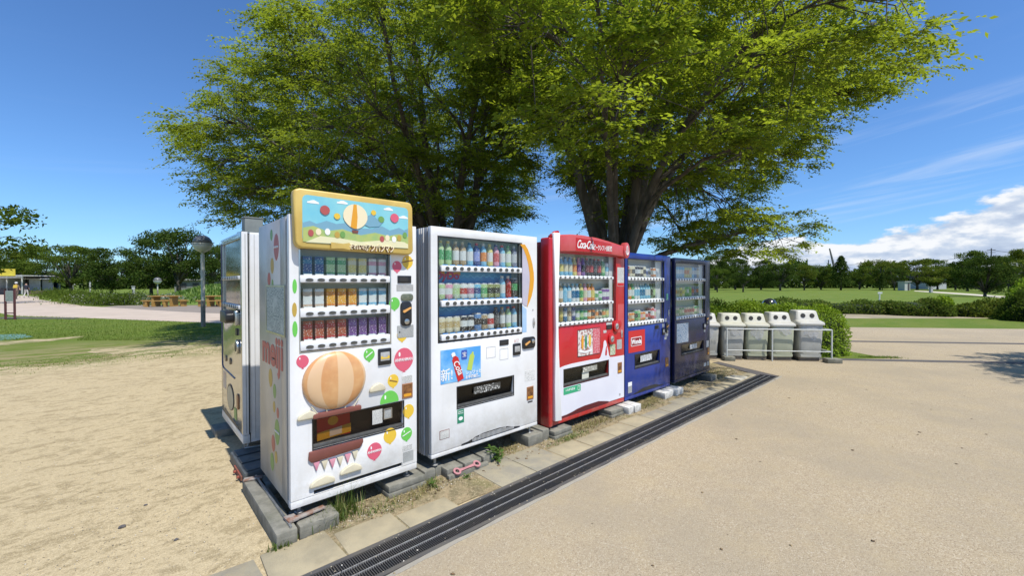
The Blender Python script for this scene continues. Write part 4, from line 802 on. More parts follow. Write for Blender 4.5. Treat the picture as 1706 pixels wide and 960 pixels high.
# ------------------------------------------------------------------ ground materials
def ground_mat(name, kind):
    m = bpy.data.materials.new(name); m.use_nodes = True; t = NT(m.node_tree); b = t.n['Principled BSDF']
    v = t.add('ShaderNodeTexCoord').outputs['Object']; b.inputs['Roughness'].default_value = 0.95; b.inputs['Specular IOR Level'].default_value = 0.2
    if kind == 'pave':
        vv = t.n.new('ShaderNodeTexVoronoi'); t.set(vv.inputs['Vector'], v); vv.inputs['Scale'].default_value = 170
        sepc = t.add('ShaderNodeSeparateColor', ins={0: vv.outputs['Color']}); r = sepc.outputs[0]
        grain = t.ramp(r, [(0.0, (.23, .178, .115)), (.12, (.335, .268, .178)), (.5, (.395, .322, .218)), (.85, (.445, .370, .255)), (1.0, (.54, .48, .37))])
        big = t.step(t.noise(v, .55, 5, .62), .40, .66); mid = t.step(t.noise(v, 3.3, 6, .7), .42, .70)
        c = t.mix(t.math('MULTIPLY', big, .60), grain, (.31, .265, .195)); c = t.mix(t.math('MULTIPLY', mid, .30), c, (.43, .345, .205))
        sp_ = t.step(t.voro(v, 3.2), .030, .018); c = t.mix(t.math('MULTIPLY', sp_, .6), c, (.10, .08, .05))
        h = t.math('ADD', t.math('MULTIPLY', vv.outputs['Distance'], -.5), t.math('MULTIPLY', t.noise(v, 260, 2, .5), .5)); dist = .0045
    elif kind == 'sand':
        # trampled sand: pale crust with darker, slightly stretched patches
        mp = t.add('ShaderNodeMapping', ins={'Vector': v, 'Rotation': (0, 0, -.75), 'Scale': (.85, 1.45, 1)}).outputs[0]
        a = t.noise(mp, 2.6, 9, .68, 1.6); a2 = t.noise(mp, 9, 5, .66, .5)
        f = t.step(t.math('ADD', t.math('MULTIPLY', a, .55), t.math('MULTIPLY', a2, .45)), .485, .575)
        c = t.mix(t.math('MULTIPLY', f, .72), (.46, .375, .23), (.26, .205, .115))
        pale = t.step(t.noise(v, .8, 4, .6), .52, .72); c = t.mix(t.math('MULTIPLY', pale, .4), c, (.56, .47, .31))
        fine = t.noise(v, 150, 3, .6); c = t.mix(t.math('MULTIPLY', t.step(fine, .50, .66), .55), c, (.66, .55, .34)); c = t.mix(t.math('MULTIPLY', t.step(fine, .46, .32), .5), c, (.22, .165, .085))
        m3 = t.noise(v, 32, 4, .65); c = t.mix(t.math('MULTIPLY', t.step(m3, .52, .66), .45), c, (.27, .21, .115)); c = t.mix(t.math('MULTIPLY', t.step(m3, .45, .34), .35), c, (.56, .47, .30))
        sy = t.add('ShaderNodeSeparateXYZ', ins={0: v}).outputs[1]; gm = t.math('MULTIPLY', t.step(sy, 7.6, 9.4), t.step(t.noise(mp, 1.6, 6, .7), .47, .56)); c = t.mix(t.math('MULTIPLY', gm, .8), c, (.15, .17, .05))
        h = t.math('ADD', t.math('MULTIPLY', a2, .8), t.math('ADD', t.math('MULTIPLY', fine, .3), t.math('MULTIPLY', m3, .4))); dist = .014
    elif kind == 'soil':
        a = t.noise(v, 9, 6, .68); a2 = t.noise(v, 55, 4, .65)
        c = t.mix(t.step(a, .40, .62), (.36, .285, .17), (.22, .185, .105)); c = t.mix(t.math('MULTIPLY', t.step(t.noise(v, 4.3, 5, .6), .52, .68), .55), c, (.17, .17, .06))
        c = t.mix(t.math('MULTIPLY', t.step(a2, .55, .66), .6), c, (.50, .42, .27)); c = t.mix(t.math('MULTIPLY', t.step(a2, .44, .34), .6), c, (.12, .09, .05))
        h = a2; dist = .02
    elif kind == 'lawn':
        mp = t.add('ShaderNodeMapping', ins={'Vector': v, 'Rotation': (0, 0, -.75), 'Scale': (.5, 1.6, 1)}).outputs[0]
        a = t.noise(mp, .42, 6, .66); a2 = t.noise(v, 30, 4, .7); a3 = t.noise(mp, 2.2, 4, .6)
        c = t.mix(t.step(a, .38, .66), (.115, .175, .020), (.155, .195, .032)); c = t.mix(t.math('MULTIPLY', t.step(a3, .5, .72), .5), c, (.19, .20, .05))
        c = t.mix(t.math('MULTIPLY', t.step(a2, .45, .65), .5), c, (.085, .13, .016))
        sv = t.add('ShaderNodeSeparateXYZ', ins={0: v}); worn = t.math('MULTIPLY', t.math('MULTIPLY', t.step(sv.outputs[1], 14.2, 10.2), t.step(sv.outputs[0], 8.0, 5.0)), t.step(t.noise(mp, 1.5, 7, .7, .8), .40, .55))
        c = t.mix(t.math('MULTIPLY', worn, .85), c, (.34, .275, .15)); h = a2; dist = .03
    elif kind == 'plaza':
        a = t.noise(v, 1.1, 5, .65); c = t.mix(a, (.20, .17, .14), (.29, .25, .21)); h = t.noise(v, 40, 3, .6); dist = .004
    elif kind == 'kerb':
        a = t.noise(v, 12, 5, .7); c = t.mix(a, (.27, .25, .21), (.40, .37, .31)); h = t.noise(v, 120, 4, .7); dist = .005
    elif kind == 'slate':
        a = t.noise(v, 6, 5, .7); c = t.mix(a, (.085, .08, .08), (.13, .12, .115)); h = t.noise(v, 120, 4, .7); dist = .003
    bn = t.add('ShaderNodeBump'); bn.inputs['Distance'].default_value = dist; t.set(bn.inputs['Height'], h); t.l.new(bn.outputs[0], b.inputs['Normal'])
    t.set(b.inputs['Base Color'], c); MATS[name] = m; return m
PAVE = ground_mat('resin_gravel_paving', 'pave'); SAND = ground_mat('trampled_sand', 'sand'); SOIL = ground_mat('dry_soil', 'soil'); LAWN = ground_mat('mown_grass_ground', 'lawn')
PLAZA = ground_mat('grey_plaza_paving', 'plaza'); KERB = ground_mat('rough_concrete_edge', 'kerb'); SLATE = ground_mat('slate_grey_strip', 'slate')

def ragged(pts, step, amp, seed, closed=True):
    rr = random.Random(seed); out = []; n = len(pts)
    for i in range(n if closed else n-1):
        a = Vector(pts[i]); b = Vector(pts[(i+1) % n]); L = (b-a).length; k = max(1, int(L/step)); nn = Vector((-(b-a).y, (b-a).x))/max(L, 1e-6)
        for j in range(k):
            p = a+(b-a)*(j/k); off = (rr.uniform(-1, 1)*amp + amp*sin(j*0.9+seed)*.7) if j > 0 else 0
            out.append(tuple(p+nn*off))
    return out
def sheet(name, poly, z, mat, label=None, skirt=0.02):
    bm = bmesh.new(); vs = [bm.verts.new((x, y, z)) for x, y in poly]; f = bm.faces.new(vs); bm.normal_update()
    if f.normal.z < 0: f.normal_flip()
    r = bmesh.ops.triangulate(bm, faces=[f]); 
    be = [e for e in bm.edges if len(e.link_faces) == 1]
    ex = bmesh.ops.extrude_edge_only(bm, edges=be)
    for g_ in ex['geom']:
        if isinstance(g_, bmesh.types.BMVert): g_.co.z -= skirt
    me = bpy.data.meshes.new(name); bm.to_mesh(me); bm.free(); o = add_obj(name, me, mat); tag(o, label, None, None, 'structure'); return o
def G2(px_, py_): p = on_ground(px_, py_); return (p.x, p.y)

# one big ground sheet to the horizon
g_ = build(MB().slab([(-1500, -1500), (1500, -1500), (1500, 1500), (-1500, 1500)], -1.0, 0.0), 'ground', LAWN); tag(g_, 'green lawn running out to the tree lines', kind='structure')
# sand around the machines, a finely broken surface
def sand_sheet():
    nx, ny = 200, 220; X = np.linspace(-6.5, 8.9, nx); Y = np.linspace(-3.4, 10.6, ny); XX, YY = np.meshgrid(X, Y, indexing='ij')
    def vnoise(sc, seed):
        rg = np.random.default_rng(seed); k = 64; T = rg.random((k, k)); u = XX/sc+100; v = YY/sc+100
        i = np.floor(u).astype(int); j = np.floor(v).astype(int); fu = u-i; fv = v-j; fu = fu*fu*(3-2*fu); fv = fv*fv*(3-2*fv)
        g = lambda a, b: T[a % k, b % k]
        return (g(i, j)*(1-fu)*(1-fv)+g(i+1, j)*fu*(1-fv)+g(i, j+1)*(1-fu)*fv+g(i+1, j+1)*fu*fv)-.5
    Z = 0.006+0.009*vnoise(.9, 1)+0.009*vnoise(.31, 2)+0.007*vnoise(.13, 3); 
    # keep it under the paving, the drain and the far lawn
    Z = np.maximum(Z, .0045)
    Z = np.where((YY < -.03) & (XX > .30), .002-.0*Z, Z)
    edge = 9.15-.27*XX*0.0+.55*np.sin(XX*.9+.4)*.5+.30*np.sin(XX*2.7)+.12*np.sin(XX*7.1)
    fade = np.clip((YY-edge)/.5, 0, 1); Z = Z*(1-fade)-.02*fade
    V = np.stack([XX.ravel(), YY.ravel(), Z.ravel()], 1); I = (np.arange(nx-1)[:, None]*ny+np.arange(ny-1)[None, :]).ravel()
    F = np.stack([I, I+ny, I+ny+1, I+1], 1); o = mesh_np('sand_ground', V, F, SAND, smooth=True); tag(o, 'pale trampled sand beside and under the machines', kind='structure')
sand_sheet()
# bare sandy tongues in the near lawn at the left
for i, (pts, mt, lb) in enumerate([([(-12, 13.4), (-2.4, 13.5), (-1.6, 13.9), (-.9, 14.5), (-.85, 14.9), (-1.6, 14.6), (-2.6, 14.9), (-4.5, 15.6), (-12, 20)], SAND, 'sandy bare tongue in the left lawn'),
                                   ([(-.6, 11.2), (.2, 11.0), (1.3, 10.4), (1.9, 9.2), (.9, 9.3), (.1, 9.7), (-.5, 10.4)], SAND, 'bare sandy patch between lawn and sand ground')]):
    sheet('bare_patch', ragged(pts, .25, .10, 11+i), .008, mt, lb)
tq = build(MB().slab(ragged([(-3.6, 15.3), (-2.3, 15.1), (-1.95, 15.7), (-2.2, 16.7), (-3.4, 17.6), (-5, 17)], .3, .06, 5), 0, .012), 'teal_ground_patch', pmat('teal_rubber', (.10, .22, .20), (.13, .26, .22), 5, .9)); tag(tq, 'teal rubber ground patch at the left edge of the lawn', kind='structure')
# paved surfaces: the wide resin gravel area, and the path that runs off to the left behind the machines
P0 = [(-30, -40), (60, -40), (35.5, -20.0), (21.96, -4.16), (18.5, -.10), (16.2, 2.9), (13.6, 6.4), (11.0, 9.6), (8.5, .45), (7.885, -.765), (-30, -.765)]
sheet('paved_area', [(-30, -40), (53.3, -40), (21.96, -4.16), (18.5, -.10), (13.6, 6.4), (11.2, 9.3), (9.6, 3.0), (8.56, .50), (7.93, -.765), (-30, -.765)], .012, PAVE, 'wide beige resin gravel paving right of the drain', .014)
near = [G2(0, 522), (-3.75, 28.2), (-1.5, 24.7), (2.82, 16.95), (6.2, 12.2), (9.3, 8.6), (11.2, 9.3)]
far = [(13.6, 6.4), (14.0, 10.0), (8, 17.5), (3.73, 23.3), (2.28, 26.6), (-1.06, 36.3), (-1.9, 38.6), (-3.35, 45.5), (-6.2, 60), (-7.8, 76), (-14, 96), (-24, 100)]
sheet('footpath', [(-18, 58), (-9, 40)]+near+far, .008, pmat('pale_path_gravel', (.50, .41, .32), (.44, .36, .28), .8, .95, detail=6), 'pale gravel path curving off to the left')
sheet('footpath_edging', ragged([(-12, 27.5), (-3.9, 26.3), (-1.6, 23.9), (-1.45, 24.3), (-3.7, 27.2), (-12, 31)], 1.0, .05, 3), .016, SLATE, 'slate grey edging strip along the path')
sheet('plaza', [(-1.06, 36.3), (2.28, 26.6), (3.73, 23.3), (8.0, 17.8), (12, 22), (6, 33), (2.9, 35.5), (.9, 37.6), (-.3, 38)], .012, PLAZA, 'grey paved plaza round the picnic tables')
a_ = Vector((.640, -.768)); 
def strip(nm, p, L, wd, z, mat, lb, back=0.0):
    p = Vector(p); n = Vector((a_.y, -a_.x)); q0 = p-a_*back; q1 = p+a_*L
    return sheet(nm, [tuple(q0), tuple(q1), tuple(q1-n*wd), tuple(q0-n*wd)], z, mat, lb, .008)
strip('shadow_strip', (10.44, -1.14), 14, .20, .018, SLATE, 'slate grey painted shadow band across the paving level with the rubbish bins', .9); strip('shadow_strip', (13.75, -.60), 18, .22, .018, SLATE, 'slate grey painted shadow band across the paving beyond the hedge', 1.2)  # dark sheets stand in for shadow bands on the paving
sheet('bare_strip', [(21.5, 3.4), (23.19, .60), (28.6, -4.57), (31, -4.2), (26.3, 1.05), (23.5, 4.2)], .008, pmat('bare_earth', (.36, .30, .20), (.25, .22, .13), .9, .95, detail=6), 'bare earth strip in front of the low far hedge')
wl = bearing(1520, 118)
sheet('garden_path', [G2(1522, 485.6), G2(1560, 488.4), G2(1620, 492.6), G2(1706, 500.5), G2(1760, 504), G2(1760, 498), G2(1706, 496.3), G2(1620, 490.2), G2(1560, 486.4), G2(1525, 484.7)], .03, pmat('pale_garden_path', (.55, .50, .38), None, rough=.95), 'narrow pale path crossing the far lawn at right')

# soil and paving slabs between machines and drain
sheet('soil_bed', ragged([(.80, -.45), (7.70, -.45), (8.2, .25), (8.35, .8), (.8, .9)], .15, .02, 21), .010, SOIL, 'dry mossy soil under the front of the machines')
slabs = empty('paving_strip', (0, 0, 0)); tag(slabs, 'strip of worn stone slabs beside the drain', kind='structure')
xx = -.62; i = 0
while xx < 7.55:
    wd = .385; rr = random.Random(i*7+3); ya = -.455; yb = {True: -.115, False: -.19-.12*rr.random()}[xx < .8]
    if 1.45 < xx < 1.9: yb = -.33
    if 2.0 < xx < 2.75: yb = -.05
    me = MB().slab([(xx+.004, ya), (xx+wd-.004, ya), (xx+wd-.004-.015*rr.random(), yb-.02*rr.random()), (xx+.004+.015*rr.random(), yb)], -.02, .0135+rr.uniform(-.0015, .0025))
    if not (1.45 < xx < 1.9): build(me, 'paving_slab', SLABG if (2.0 < xx < 2.75 or xx < .40 or 4.2 < xx < 6.2) else SLAB, slabs, bevel=.004)
    xx += wd; i += 1
pl = build(MB().slab([(7.10, -.18), (7.40, -.22), (7.44, -.42), (7.10, -.43)], .0, .030), 'paving_slab', pmat('pale_cap_stone', (.50, .47, .38), (.42, .39, .31), 20, .9), slabs, bevel=.004)
# the drain: near-black sheet painting the channel's shade, edge rails and gratings
ed = MB(); ed.box(-1.2, 7.83, -.489, -.460, 0, .0165); ed.box(-1.2, 7.88, -.752, -.722, 0, .0165)
dr = build(MB().box(-1.2, 7.86, -.722, -.489, 0.0005, .0030), 'drain_dark_sheet', DARKI); tag(dr, 'near-black sheet standing in for the shaded channel under the long drain grating', kind='structure'); e_ = build(ed, 'channel_edge', GRATE, dr)
build(MB().slab(ragged([(-1.2, -.785), (7.97, -.785), (7.93, -.7525), (-1.2, -.7525)], .10, .006, 8), 0, .0145), 'mortar_joint', KERB, dr)
def grate_mesh():
    bars = MB(); L = .993; n = 78
    for i in range(n):
        x = .006+i*(L-.012)/(n-1); bars.box(x-.0014, x+.0014, -.7205, -.4905, .0035, .0135)
    rails = MB()
    for y in (-.570, -.642): rails.box(.001, L-.001, y-.0026, y+.0026, .0035, .0155)
    rails2 = MB(); 
    rails2.box(0, L, -.4905, -.4865, .0035, .0150); rails2.box(0, L, -.7245, -.7205, .0035, .0150)
    return bars, rails, rails2
b1_, r1_, r2_ = grate_mesh(); g0 = empty('drain_grate', (-1.15, 0, 0)); tag(g0, 'section of dark steel drain grating lying in the long channel', 'drain grate', 'steel grating sections of the long drain')
bb = build(b1_, 'grate_bars', GRATE, g0); bb['kind'] = 'stuff'; build(r1_, 'grate_rail', GRATEL, g0); build(r2_, 'grate_side', GRATE, g0)
index_kids()
GL = ['at the bottom edge of the photo', 'just in from the bottom edge', 'level with the yellow-header machine', 'below the arc-window machine, near half', 'below the arc-window machine, far half', 'below the red machine', 'below the gap between red and blue machines', 'below the navy machine', 'at the far pointed corner']
for i in range(1, 9):
    c = copy_tree(g0); c.location.x = -1.15+i*.9955; c['label'] = 'dark steel drain grating section '+GL[i]
g0['label'] = 'dark steel drain grating section cut off below the photo'
cr = build(MB().slab([(7.86, -.722), (7.93, -.715), (8.50, .42), (8.36, .50), (7.74, -.489), (7.84, -.489)], 0, .0145), 'drain_cover', SLATE); tag(cr, 'smooth slate grey cover strip running back from the drain corner', 'drain cover')

# ------------------------------------------------------------------ blocks that carry the machines
def block(name, label, x, y, w, d, h, mat=CONC, rz=0.0, z=0.0, groove=False, bev=.008, grp='concrete blocks under the machines'):
    mb = MB().box(0, w, 0, d, 0, h if not groove else h*.46)
    o = build(mb, name, mat, None, bevel=bev, loc=(x, y, z), rot=(0, 0, rz)); tag(o, label, 'block', grp)
    if groove: build(MB().box(.006, w-.006, .008, d-.008, h*.46+.0005, h), 'upper_half', mat, o, bevel=bev)
    return o
bm_ = block('concrete_beam', 'long concrete kerb block lying along the left side of the balloon machine', .635, -.125, .115, .95, .095)
build(MB().box(.078, .090, .02, .93, .0955, .108), 'steel_angle', STEEL, bm_)
block('concrete_block', 'concrete block in front of the kerb block at the near left corner', .765, -.11, .235, .24, .085)
rp = build(MB().box(-.02, .20, -.012, .028, 0, .012).box(-.03, .03, -.02, .06, .002, .018), 'foot_plate', RUST, None, bevel=.002, loc=(.745, -.035, .098), rot=(0, 0, .12)); tag(rp, 'rusty steel foot plate under the near left corner of the balloon machine', 'foot plate')
rp2 = build(MB().box(0, .12, 0, .05, 0, .012), 'foot_plate', RUST, None, bevel=.002, loc=(.63, .76, .098), rot=(0, 0, -.3)); tag(rp2, 'rusty steel plate on the far end of the kerb block', 'foot plate')
block('concrete_block', 'split concrete block under the right front corner of the balloon machine', 1.375, -.035, .31, .24, .092, groove=True)
block('concrete_block', 'concrete block between balloon machine and arc-window machine', 1.70, .02, .10, .40, .088); block('concrete_block', 'concrete block carrying the left foot of the arc-window machine', 1.805, .03, .085, .34, .085, rz=.05)
for x_, w_, lb in ((1.80, .165, 'first paver of the row under the arc-window machine, beside the pink tool'), (1.972, .185, 'second paver of the row under the arc-window machine'), (2.166, .150, 'third paver of the row, beside the leafy weed')):
    block('paver', lb, x_+.06, -.055, w_-.012, .20, .078, z=.0)
block('low_curb', 'low mossy concrete strip in front of the three pavers', 1.85, -.095, .40, .035, .045, bev=.005)
wr = empty('pink_tool', (1.93, -.085, .052), 0); tag(wr, 'flat pink two-ringed tool lying against the pavers', 'tool')
tm = MB(); 
for cx_ in (.0, .20):
    n = 20; ring = [(cx_+.033*cos(2*pi*i/n), .033*sin(2*pi*i/n)) for i in range(n)]; inn = [(cx_+.017*cos(2*pi*i/n), .017*sin(2*pi*i/n)) for i in range(n)]
    tm = MB()
    for i in range(n): j = (i+1) % n; tm.slab([inn[i], ring[i], ring[j], inn[j]], 0, .012)
    build(tm, 'ring', pmat('pink_plastic', (.42, .18, .19), (.36, .16, .17), 20, .5), wr)
build(MB().slab([(.030, -.012), (.10, -.008), (.17, -.012), (.17, .012), (.10, .008), (.030, .012)], .001, .011), 'handle', MATS['pink_plastic'], wr); wr.rotation_euler = (.5, 0, .02)
block('concrete_block', 'concrete block with a handle slot under the right foot of the arc-window machine', 2.78, -.04, .20, .26, .105, groove=False); block('concrete_block', 'concrete block between the arc-window and red machines', 2.99, -.03, .09, .30, .115)
block('concrete_block', 'split concrete block under the left foot of the red machine', 3.095, -.09, .28, .22, .085, groove=True)
block('concrete_block', 'split grey concrete block under the right end of the red machine', 4.06, -.10, .25, .20, .090, groove=True); 
block('white_block', 'whitewashed block touching the grey one under the red and blue machines', 4.325, -.155, .11, .19, .092, CONCW); block('white_block', 'second whitewashed block, below the left foot of the bright blue machine', 4.445, -.165, .14, .19, .094, CONCW)
block('white_block', 'whitewashed block under the right foot of the bright blue machine', 5.25, -.13, .15, .18, .092, CONCW); block('white_block', 'middle whitewashed block between blue and navy machines', 5.41, -.12, .10, .18, .090, CONCW); block('white_block', 'whitewashed block under the left foot of the navy machine', 5.52, -.15, .22, .19, .094, CONCW)
block('concrete_block', 'dark block under the right foot of the navy machine', 6.70, -.14, .16, .22, .092, CONCD); block('concrete_block', 'small grey block at the far end of the machine row', 6.875, -.12, .10, .20, .085)
for x_, lb in ((.66, 'back left'), (1.45, 'back right')): block('concrete_block', 'concrete block under the %s foot of the balloon machine' % lb, x_+.04, .60, .16, .2, .095)
for k_, (x_, q) in enumerate(((1.80, 'arc-window machine, left'), (2.80, 'arc-window machine, right'), (3.15, 'red machine, left'), (4.30, 'red machine, right'), (5.35, 'blue machine, right'), (6.75, 'navy machine, right'))): block('concrete_block', 'concrete block under the back foot of the '+q, x_, .58, .2, .2, .09)
kb = empty('plastic_kerb_block', (.665, .92, 0)); tag(kb, 'dark ribbed block with rusty bolts under the near end of the corner machine', 'block')
build(MB().box(0, .30, 0, .58, 0, .095), 'base', CONCD, kb, bevel=.012)
for j in range(3): build(MB().box(.02, .29, .02+j*.19, .175+j*.19, .0955, .108), 'rib', CONCD, kb, bevel=.006)
for j in range(2):
    build(MB().tube([(-.03, .12+j*.13, .035), (.02, .12+j*.13, .035)], .012, 8), 'rusty_bolt', pmat('red_rust', (.28, .06, .04), (.16, .08, .05), 30, .8), kb)
build(MB().box(-.012, -.001, .06, .34, .02, .055), 'rusty_strip', MATS['red_rust'], kb)
block('concrete_block', 'pale grey block under the far end of the corner machine', .655, 2.24, .22, .26, .085); block('concrete_block', 'block under the middle of the corner machine', .80, 1.62, .5, .16, .085)
fp = build(MB().box(0, .16, 0, .03, 0, .012), 'foot_plate', STEEL, None, bevel=.002, loc=(.76, 1.44, .110), rot=(0, 0, -.25)); tag(fp, 'steel foot plate under the near end of the corner machine', 'foot plate')

# ------------------------------------------------------------------ scattered stones, litter
def scatter_stones(name, n, rng_, area, size, mat, label, z=.01, flat=.6):
    V = []; F = []; base = np.array([[1, 0, 0], [-1, 0, 0], [0, 1, 0], [0, -1, 0], [0, 0, 1], [0, 0, -1]], float); fc = np.array([[0, 2, 4], [2, 1, 4], [1, 3, 4], [3, 0, 4], [2, 0, 5], [1, 2, 5], [3, 1, 5], [0, 3, 5]])
    P = area(n, rng_); m = len(P); sc = rng_.uniform(size[0], size[1], (m, 1, 1))*rng_.uniform(.5, 1.3, (m, 1, 3)); sc[:, :, 2] *= flat
    v = base[None]*sc*(1+rng_.uniform(-.25, .25, (m, 6, 3))); a = rng_.uniform(0, 6.28, m); c, s_ = np.cos(a)[:, None], np.sin(a)[:, None]
    x = v[:, :, 0]*c-v[:, :, 1]*s_; y = v[:, :, 0]*s_+v[:, :, 1]*c; v = np.stack([x, y, v[:, :, 2]], 2)+np.concatenate([P, np.full((m, 1), z)], 1)[:, None, :]
    F = (fc[None]+(np.arange(m)*6)[:, None, None]).reshape(-1, 3); o = mesh_np(name, v.reshape(-1, 3), F, mat, var=np.repeat(rng_.random(m), 8)); tag(o, label, kind='stuff'); return o
def varmat(name, stops, rough=.9):
    m = bpy.data.materials.new(name); m.use_nodes = True; t = NT(m.node_tree); a = t.add('ShaderNodeAttribute', attribute_name='var')
    t.set(t.n['Principled BSDF'].inputs['Base Color'], t.ramp(a.outputs['Fac'], stops)); t.n['Principled BSDF'].inputs['Roughness'].default_value = rough; MATS[name] = m; return m
STONE = varmat('mixed_gravel', [(0, (.20, .17, .13)), (.5, (.42, .35, .24)), (.8, (.55, .48, .36)), (1, (.7, .66, .58))])
LIT = varmat('leaf_litter', [(0, (.10, .06, .03)), (.6, (.26, .17, .08)), (1, (.42, .32, .16))])
rg = np.random.default_rng(5)
def near_sand(n, r):
    d = 1.6+(r.random(n)**1.8)*9; a = r.uniform(radians(-12), radians(42), n); P = np.stack([np.sin(a)*d*.5+r.uniform(-1.5, .6, n), -2.8+np.cos(a)*d], 1)
    return P[(P[:, 0] < .62) & (P[:, 1] > -.1) & (P[:, 1] < 9)]
scatter_stones('sand_grit', 9000, rg, near_sand, (.0015, .0055), STONE, 'loose grit on the trampled sand', z=.008)
scatter_stones('soil_grit', 7000, rg, lambda n, r: np.stack([r.uniform(.8, 8.0, n), -.12+.9*r.random(n)**2-.05*r.random(n)], 1), (.002, .007), STONE, 'grit and gravel on the soil bed', z=.012)
scatter_stones('paving_grit', 5000, rg, lambda n, r: np.stack([.5+(r.random(n)**1.3)*10, -.75-(r.random(n)**1.2)*6], 1), (.0010, .0032), STONE, 'loose grit on the resin gravel paving', z=.0135)
scatter_stones('dry_leaf_litter', 1500, rg, lambda n, r: np.concatenate([np.stack([r.uniform(1.0, 8.0, n//2), -.22+.45*r.random(n//2)], 1), np.stack([.6+r.random(n-n//2)*10, -.75-(r.random(n-n//2)**1.5)*6], 1)[:120]]), (.004, .016), LIT, 'scraps of dry leaves on soil and paving', z=.016, flat=.15)
scatter_stones('grate_litter', 260, rg, lambda n, r: np.stack([r.uniform(.4, 7.5, n), np.where(r.random(n) < .5, r.uniform(-.71, -.5, n), -.72+.23*(r.random(n) < .5)+r.normal(0, .008, n))], 1), (.003, .007), STONE, 'pebbles caught on the drain grating', z=.017)
for k_, (x_, y_, s_, lb) in enumerate(((-.02, .80, .017, 'dark pebble lying on the open sand'), (.22, .40, .011, 'small dark stone on the sand nearest the kerb block'), (-.3, .36, .010, 'flat dark chip on the near sand'), (.10, 1.05, .010, 'grey chip lying on the sand left of the kerb block'))):
    mb = MB(); rr = random.Random(k_); mb.lathe([(s_*.5, 0), (s_, s_*.25), (s_*.85, s_*.7), (s_*.3, s_*.95)], 7); mb.v = [(v[0]*rr.uniform(.8, 1.4), v[1]*rr.uniform(.7, 1.1), v[2]) for v in mb.v]
    o = build(mb, 'pebble', pmat('dark_pebble', (.07, .065, .07), (.12, .11, .11), 60, .8), None, loc=(x_, y_, .006)); tag(o, lb, 'pebble')

# ------------------------------------------------------------------ grasses and weeds
def blades(name, P, h, wdt, mat, rng_, bend=.5, parent=None, zb=0.0, lean=None):
    n = len(P); a = rng_.uniform(0, 2*pi, n); H = rng_.uniform(h[0], h[1], n); d = np.stack([np.cos(a), np.sin(a)], 1)
    if lean is not None: d = d*.6+np.array(lean)*.6
    s_ = np.stack([-d[:, 1], d[:, 0]], 1)*wdt*rng_.uniform(.6, 1.2, (n, 1)); B = rng_.uniform(.1, bend, n)*H
    def pt(t, side): xy = P+d*(B*t*t)[:, None]+s_*side; return np.concatenate([xy, (zb+H*t*(1-.25*t*bend))[:, None]], 1)
    V = np.stack([pt(0, -.5), pt(0, .5), pt(.5, .42), pt(.5, -.42), pt(1.0, 0)], 1); Fq = np.array([[0, 1, 2, 3]]); Ft = np.array([[3, 2, 4, 4]])
    k = (np.arange(n)*5)[:, None]; me = bpy.data.meshes.new(name); V = V.reshape(-1, 3)
    q = (Fq+k); t3 = np.array([[3, 2, 4]])+k; loops = np.concatenate([q, t3], 1).ravel(); st = np.stack([np.arange(n)*7, np.arange(n)*7+4], 1).ravel()
    me.vertices.add(len(V)); me.vertices.foreach_set('co', V.astype(np.float32).ravel()); me.loops.add(len(loops)); me.loops.foreach_set('vertex_index', loops.astype(np.int32))
    me.polygons.add(2*n); me.polygons.foreach_set('loop_start', st.astype(np.int32)); me.update(calc_edges=True)
    at_ = me.attributes.new('var', 'FLOAT', 'FACE'); at_.data.foreach_set('value', np.repeat(rng_.random(n), 2).astype(np.float32)); return add_obj(name, me, mat, parent)
GRASS = leafmat('grass_blade', (.085, .14, .018), (.14, .22, .02), .35, (.26, .22, .08), .05, .35)
DRYG = leafmat('dry_grass_blade', (.30, .25, .11), (.22, .18, .08), .3, (.13, .15, .03), .02, .25); WEED = leafmat('weed_leaf', (.10, .20, .03), (.18, .30, .03), .3, (.2, .25, .04), .05, .4)
GRASSF = leafmat('lawn_blade', (.13, .20, .022), (.18, .26, .025), .3, (.19, .20, .05), .04, .3)
def clump(n, cx, cy, rx, ry, r): return np.stack([r.normal(cx, rx, n), r.normal(cy, ry, n)], 1)
t_ = blades('grass_tuft', clump(560, 1.00, -.03, .09, .045, rg), (.05, .16), .004, GRASS, rg, .8); tag(t_, 'green grass tuft growing at the front of the balloon machine', 'grass tuft')
t_ = blades('grass_tuft', clump(46, 1.08, .02, .07, .03, rg), (.20, .34), .0045, GRASS, rg, .55); tag(t_, 'tall thin grass stalks sticking up before the balloon machine', 'grass tuft')
t_ = blades('grass_tuft', clump(110, .655, -.12, .03, .012, rg), (.03, .08), .006, GRASS, rg, .8); tag(t_, 'small weed at the near corner of the kerb block', 'weed')
t_ = blades('dry_grass', np.concatenate([clump(900, 3.75, -.06, .22, .05, rg), clump(500, 5.05, -.04, .16, .05, rg), clump(350, 2.55, .06, .10, .05, rg), clump(700, 7.3, .12, .32, .18, rg), clump(500, 1.55, -.10, .14, .05, rg), clump(260, 4.75, -.12, .14, .03, rg)]), (.02, .07), .005, DRYG, rg, .9); tag(t_, 'short dry yellow grass and moss on the soil bed', kind='stuff')
t_ = blades('moss_grass', np.concatenate([clump(380, 3.25, -.16, .14, .03, rg), clump(200, 1.72, -.02, .05, .03, rg), clump(300, 7.5, .05, .3, .12, rg), clump(180, 1.25, -.12, .1, .04, rg)]), (.02, .06), .005, GRASS, rg, .9); tag(t_, 'green moss and short weeds among the blocks', kind='stuff')
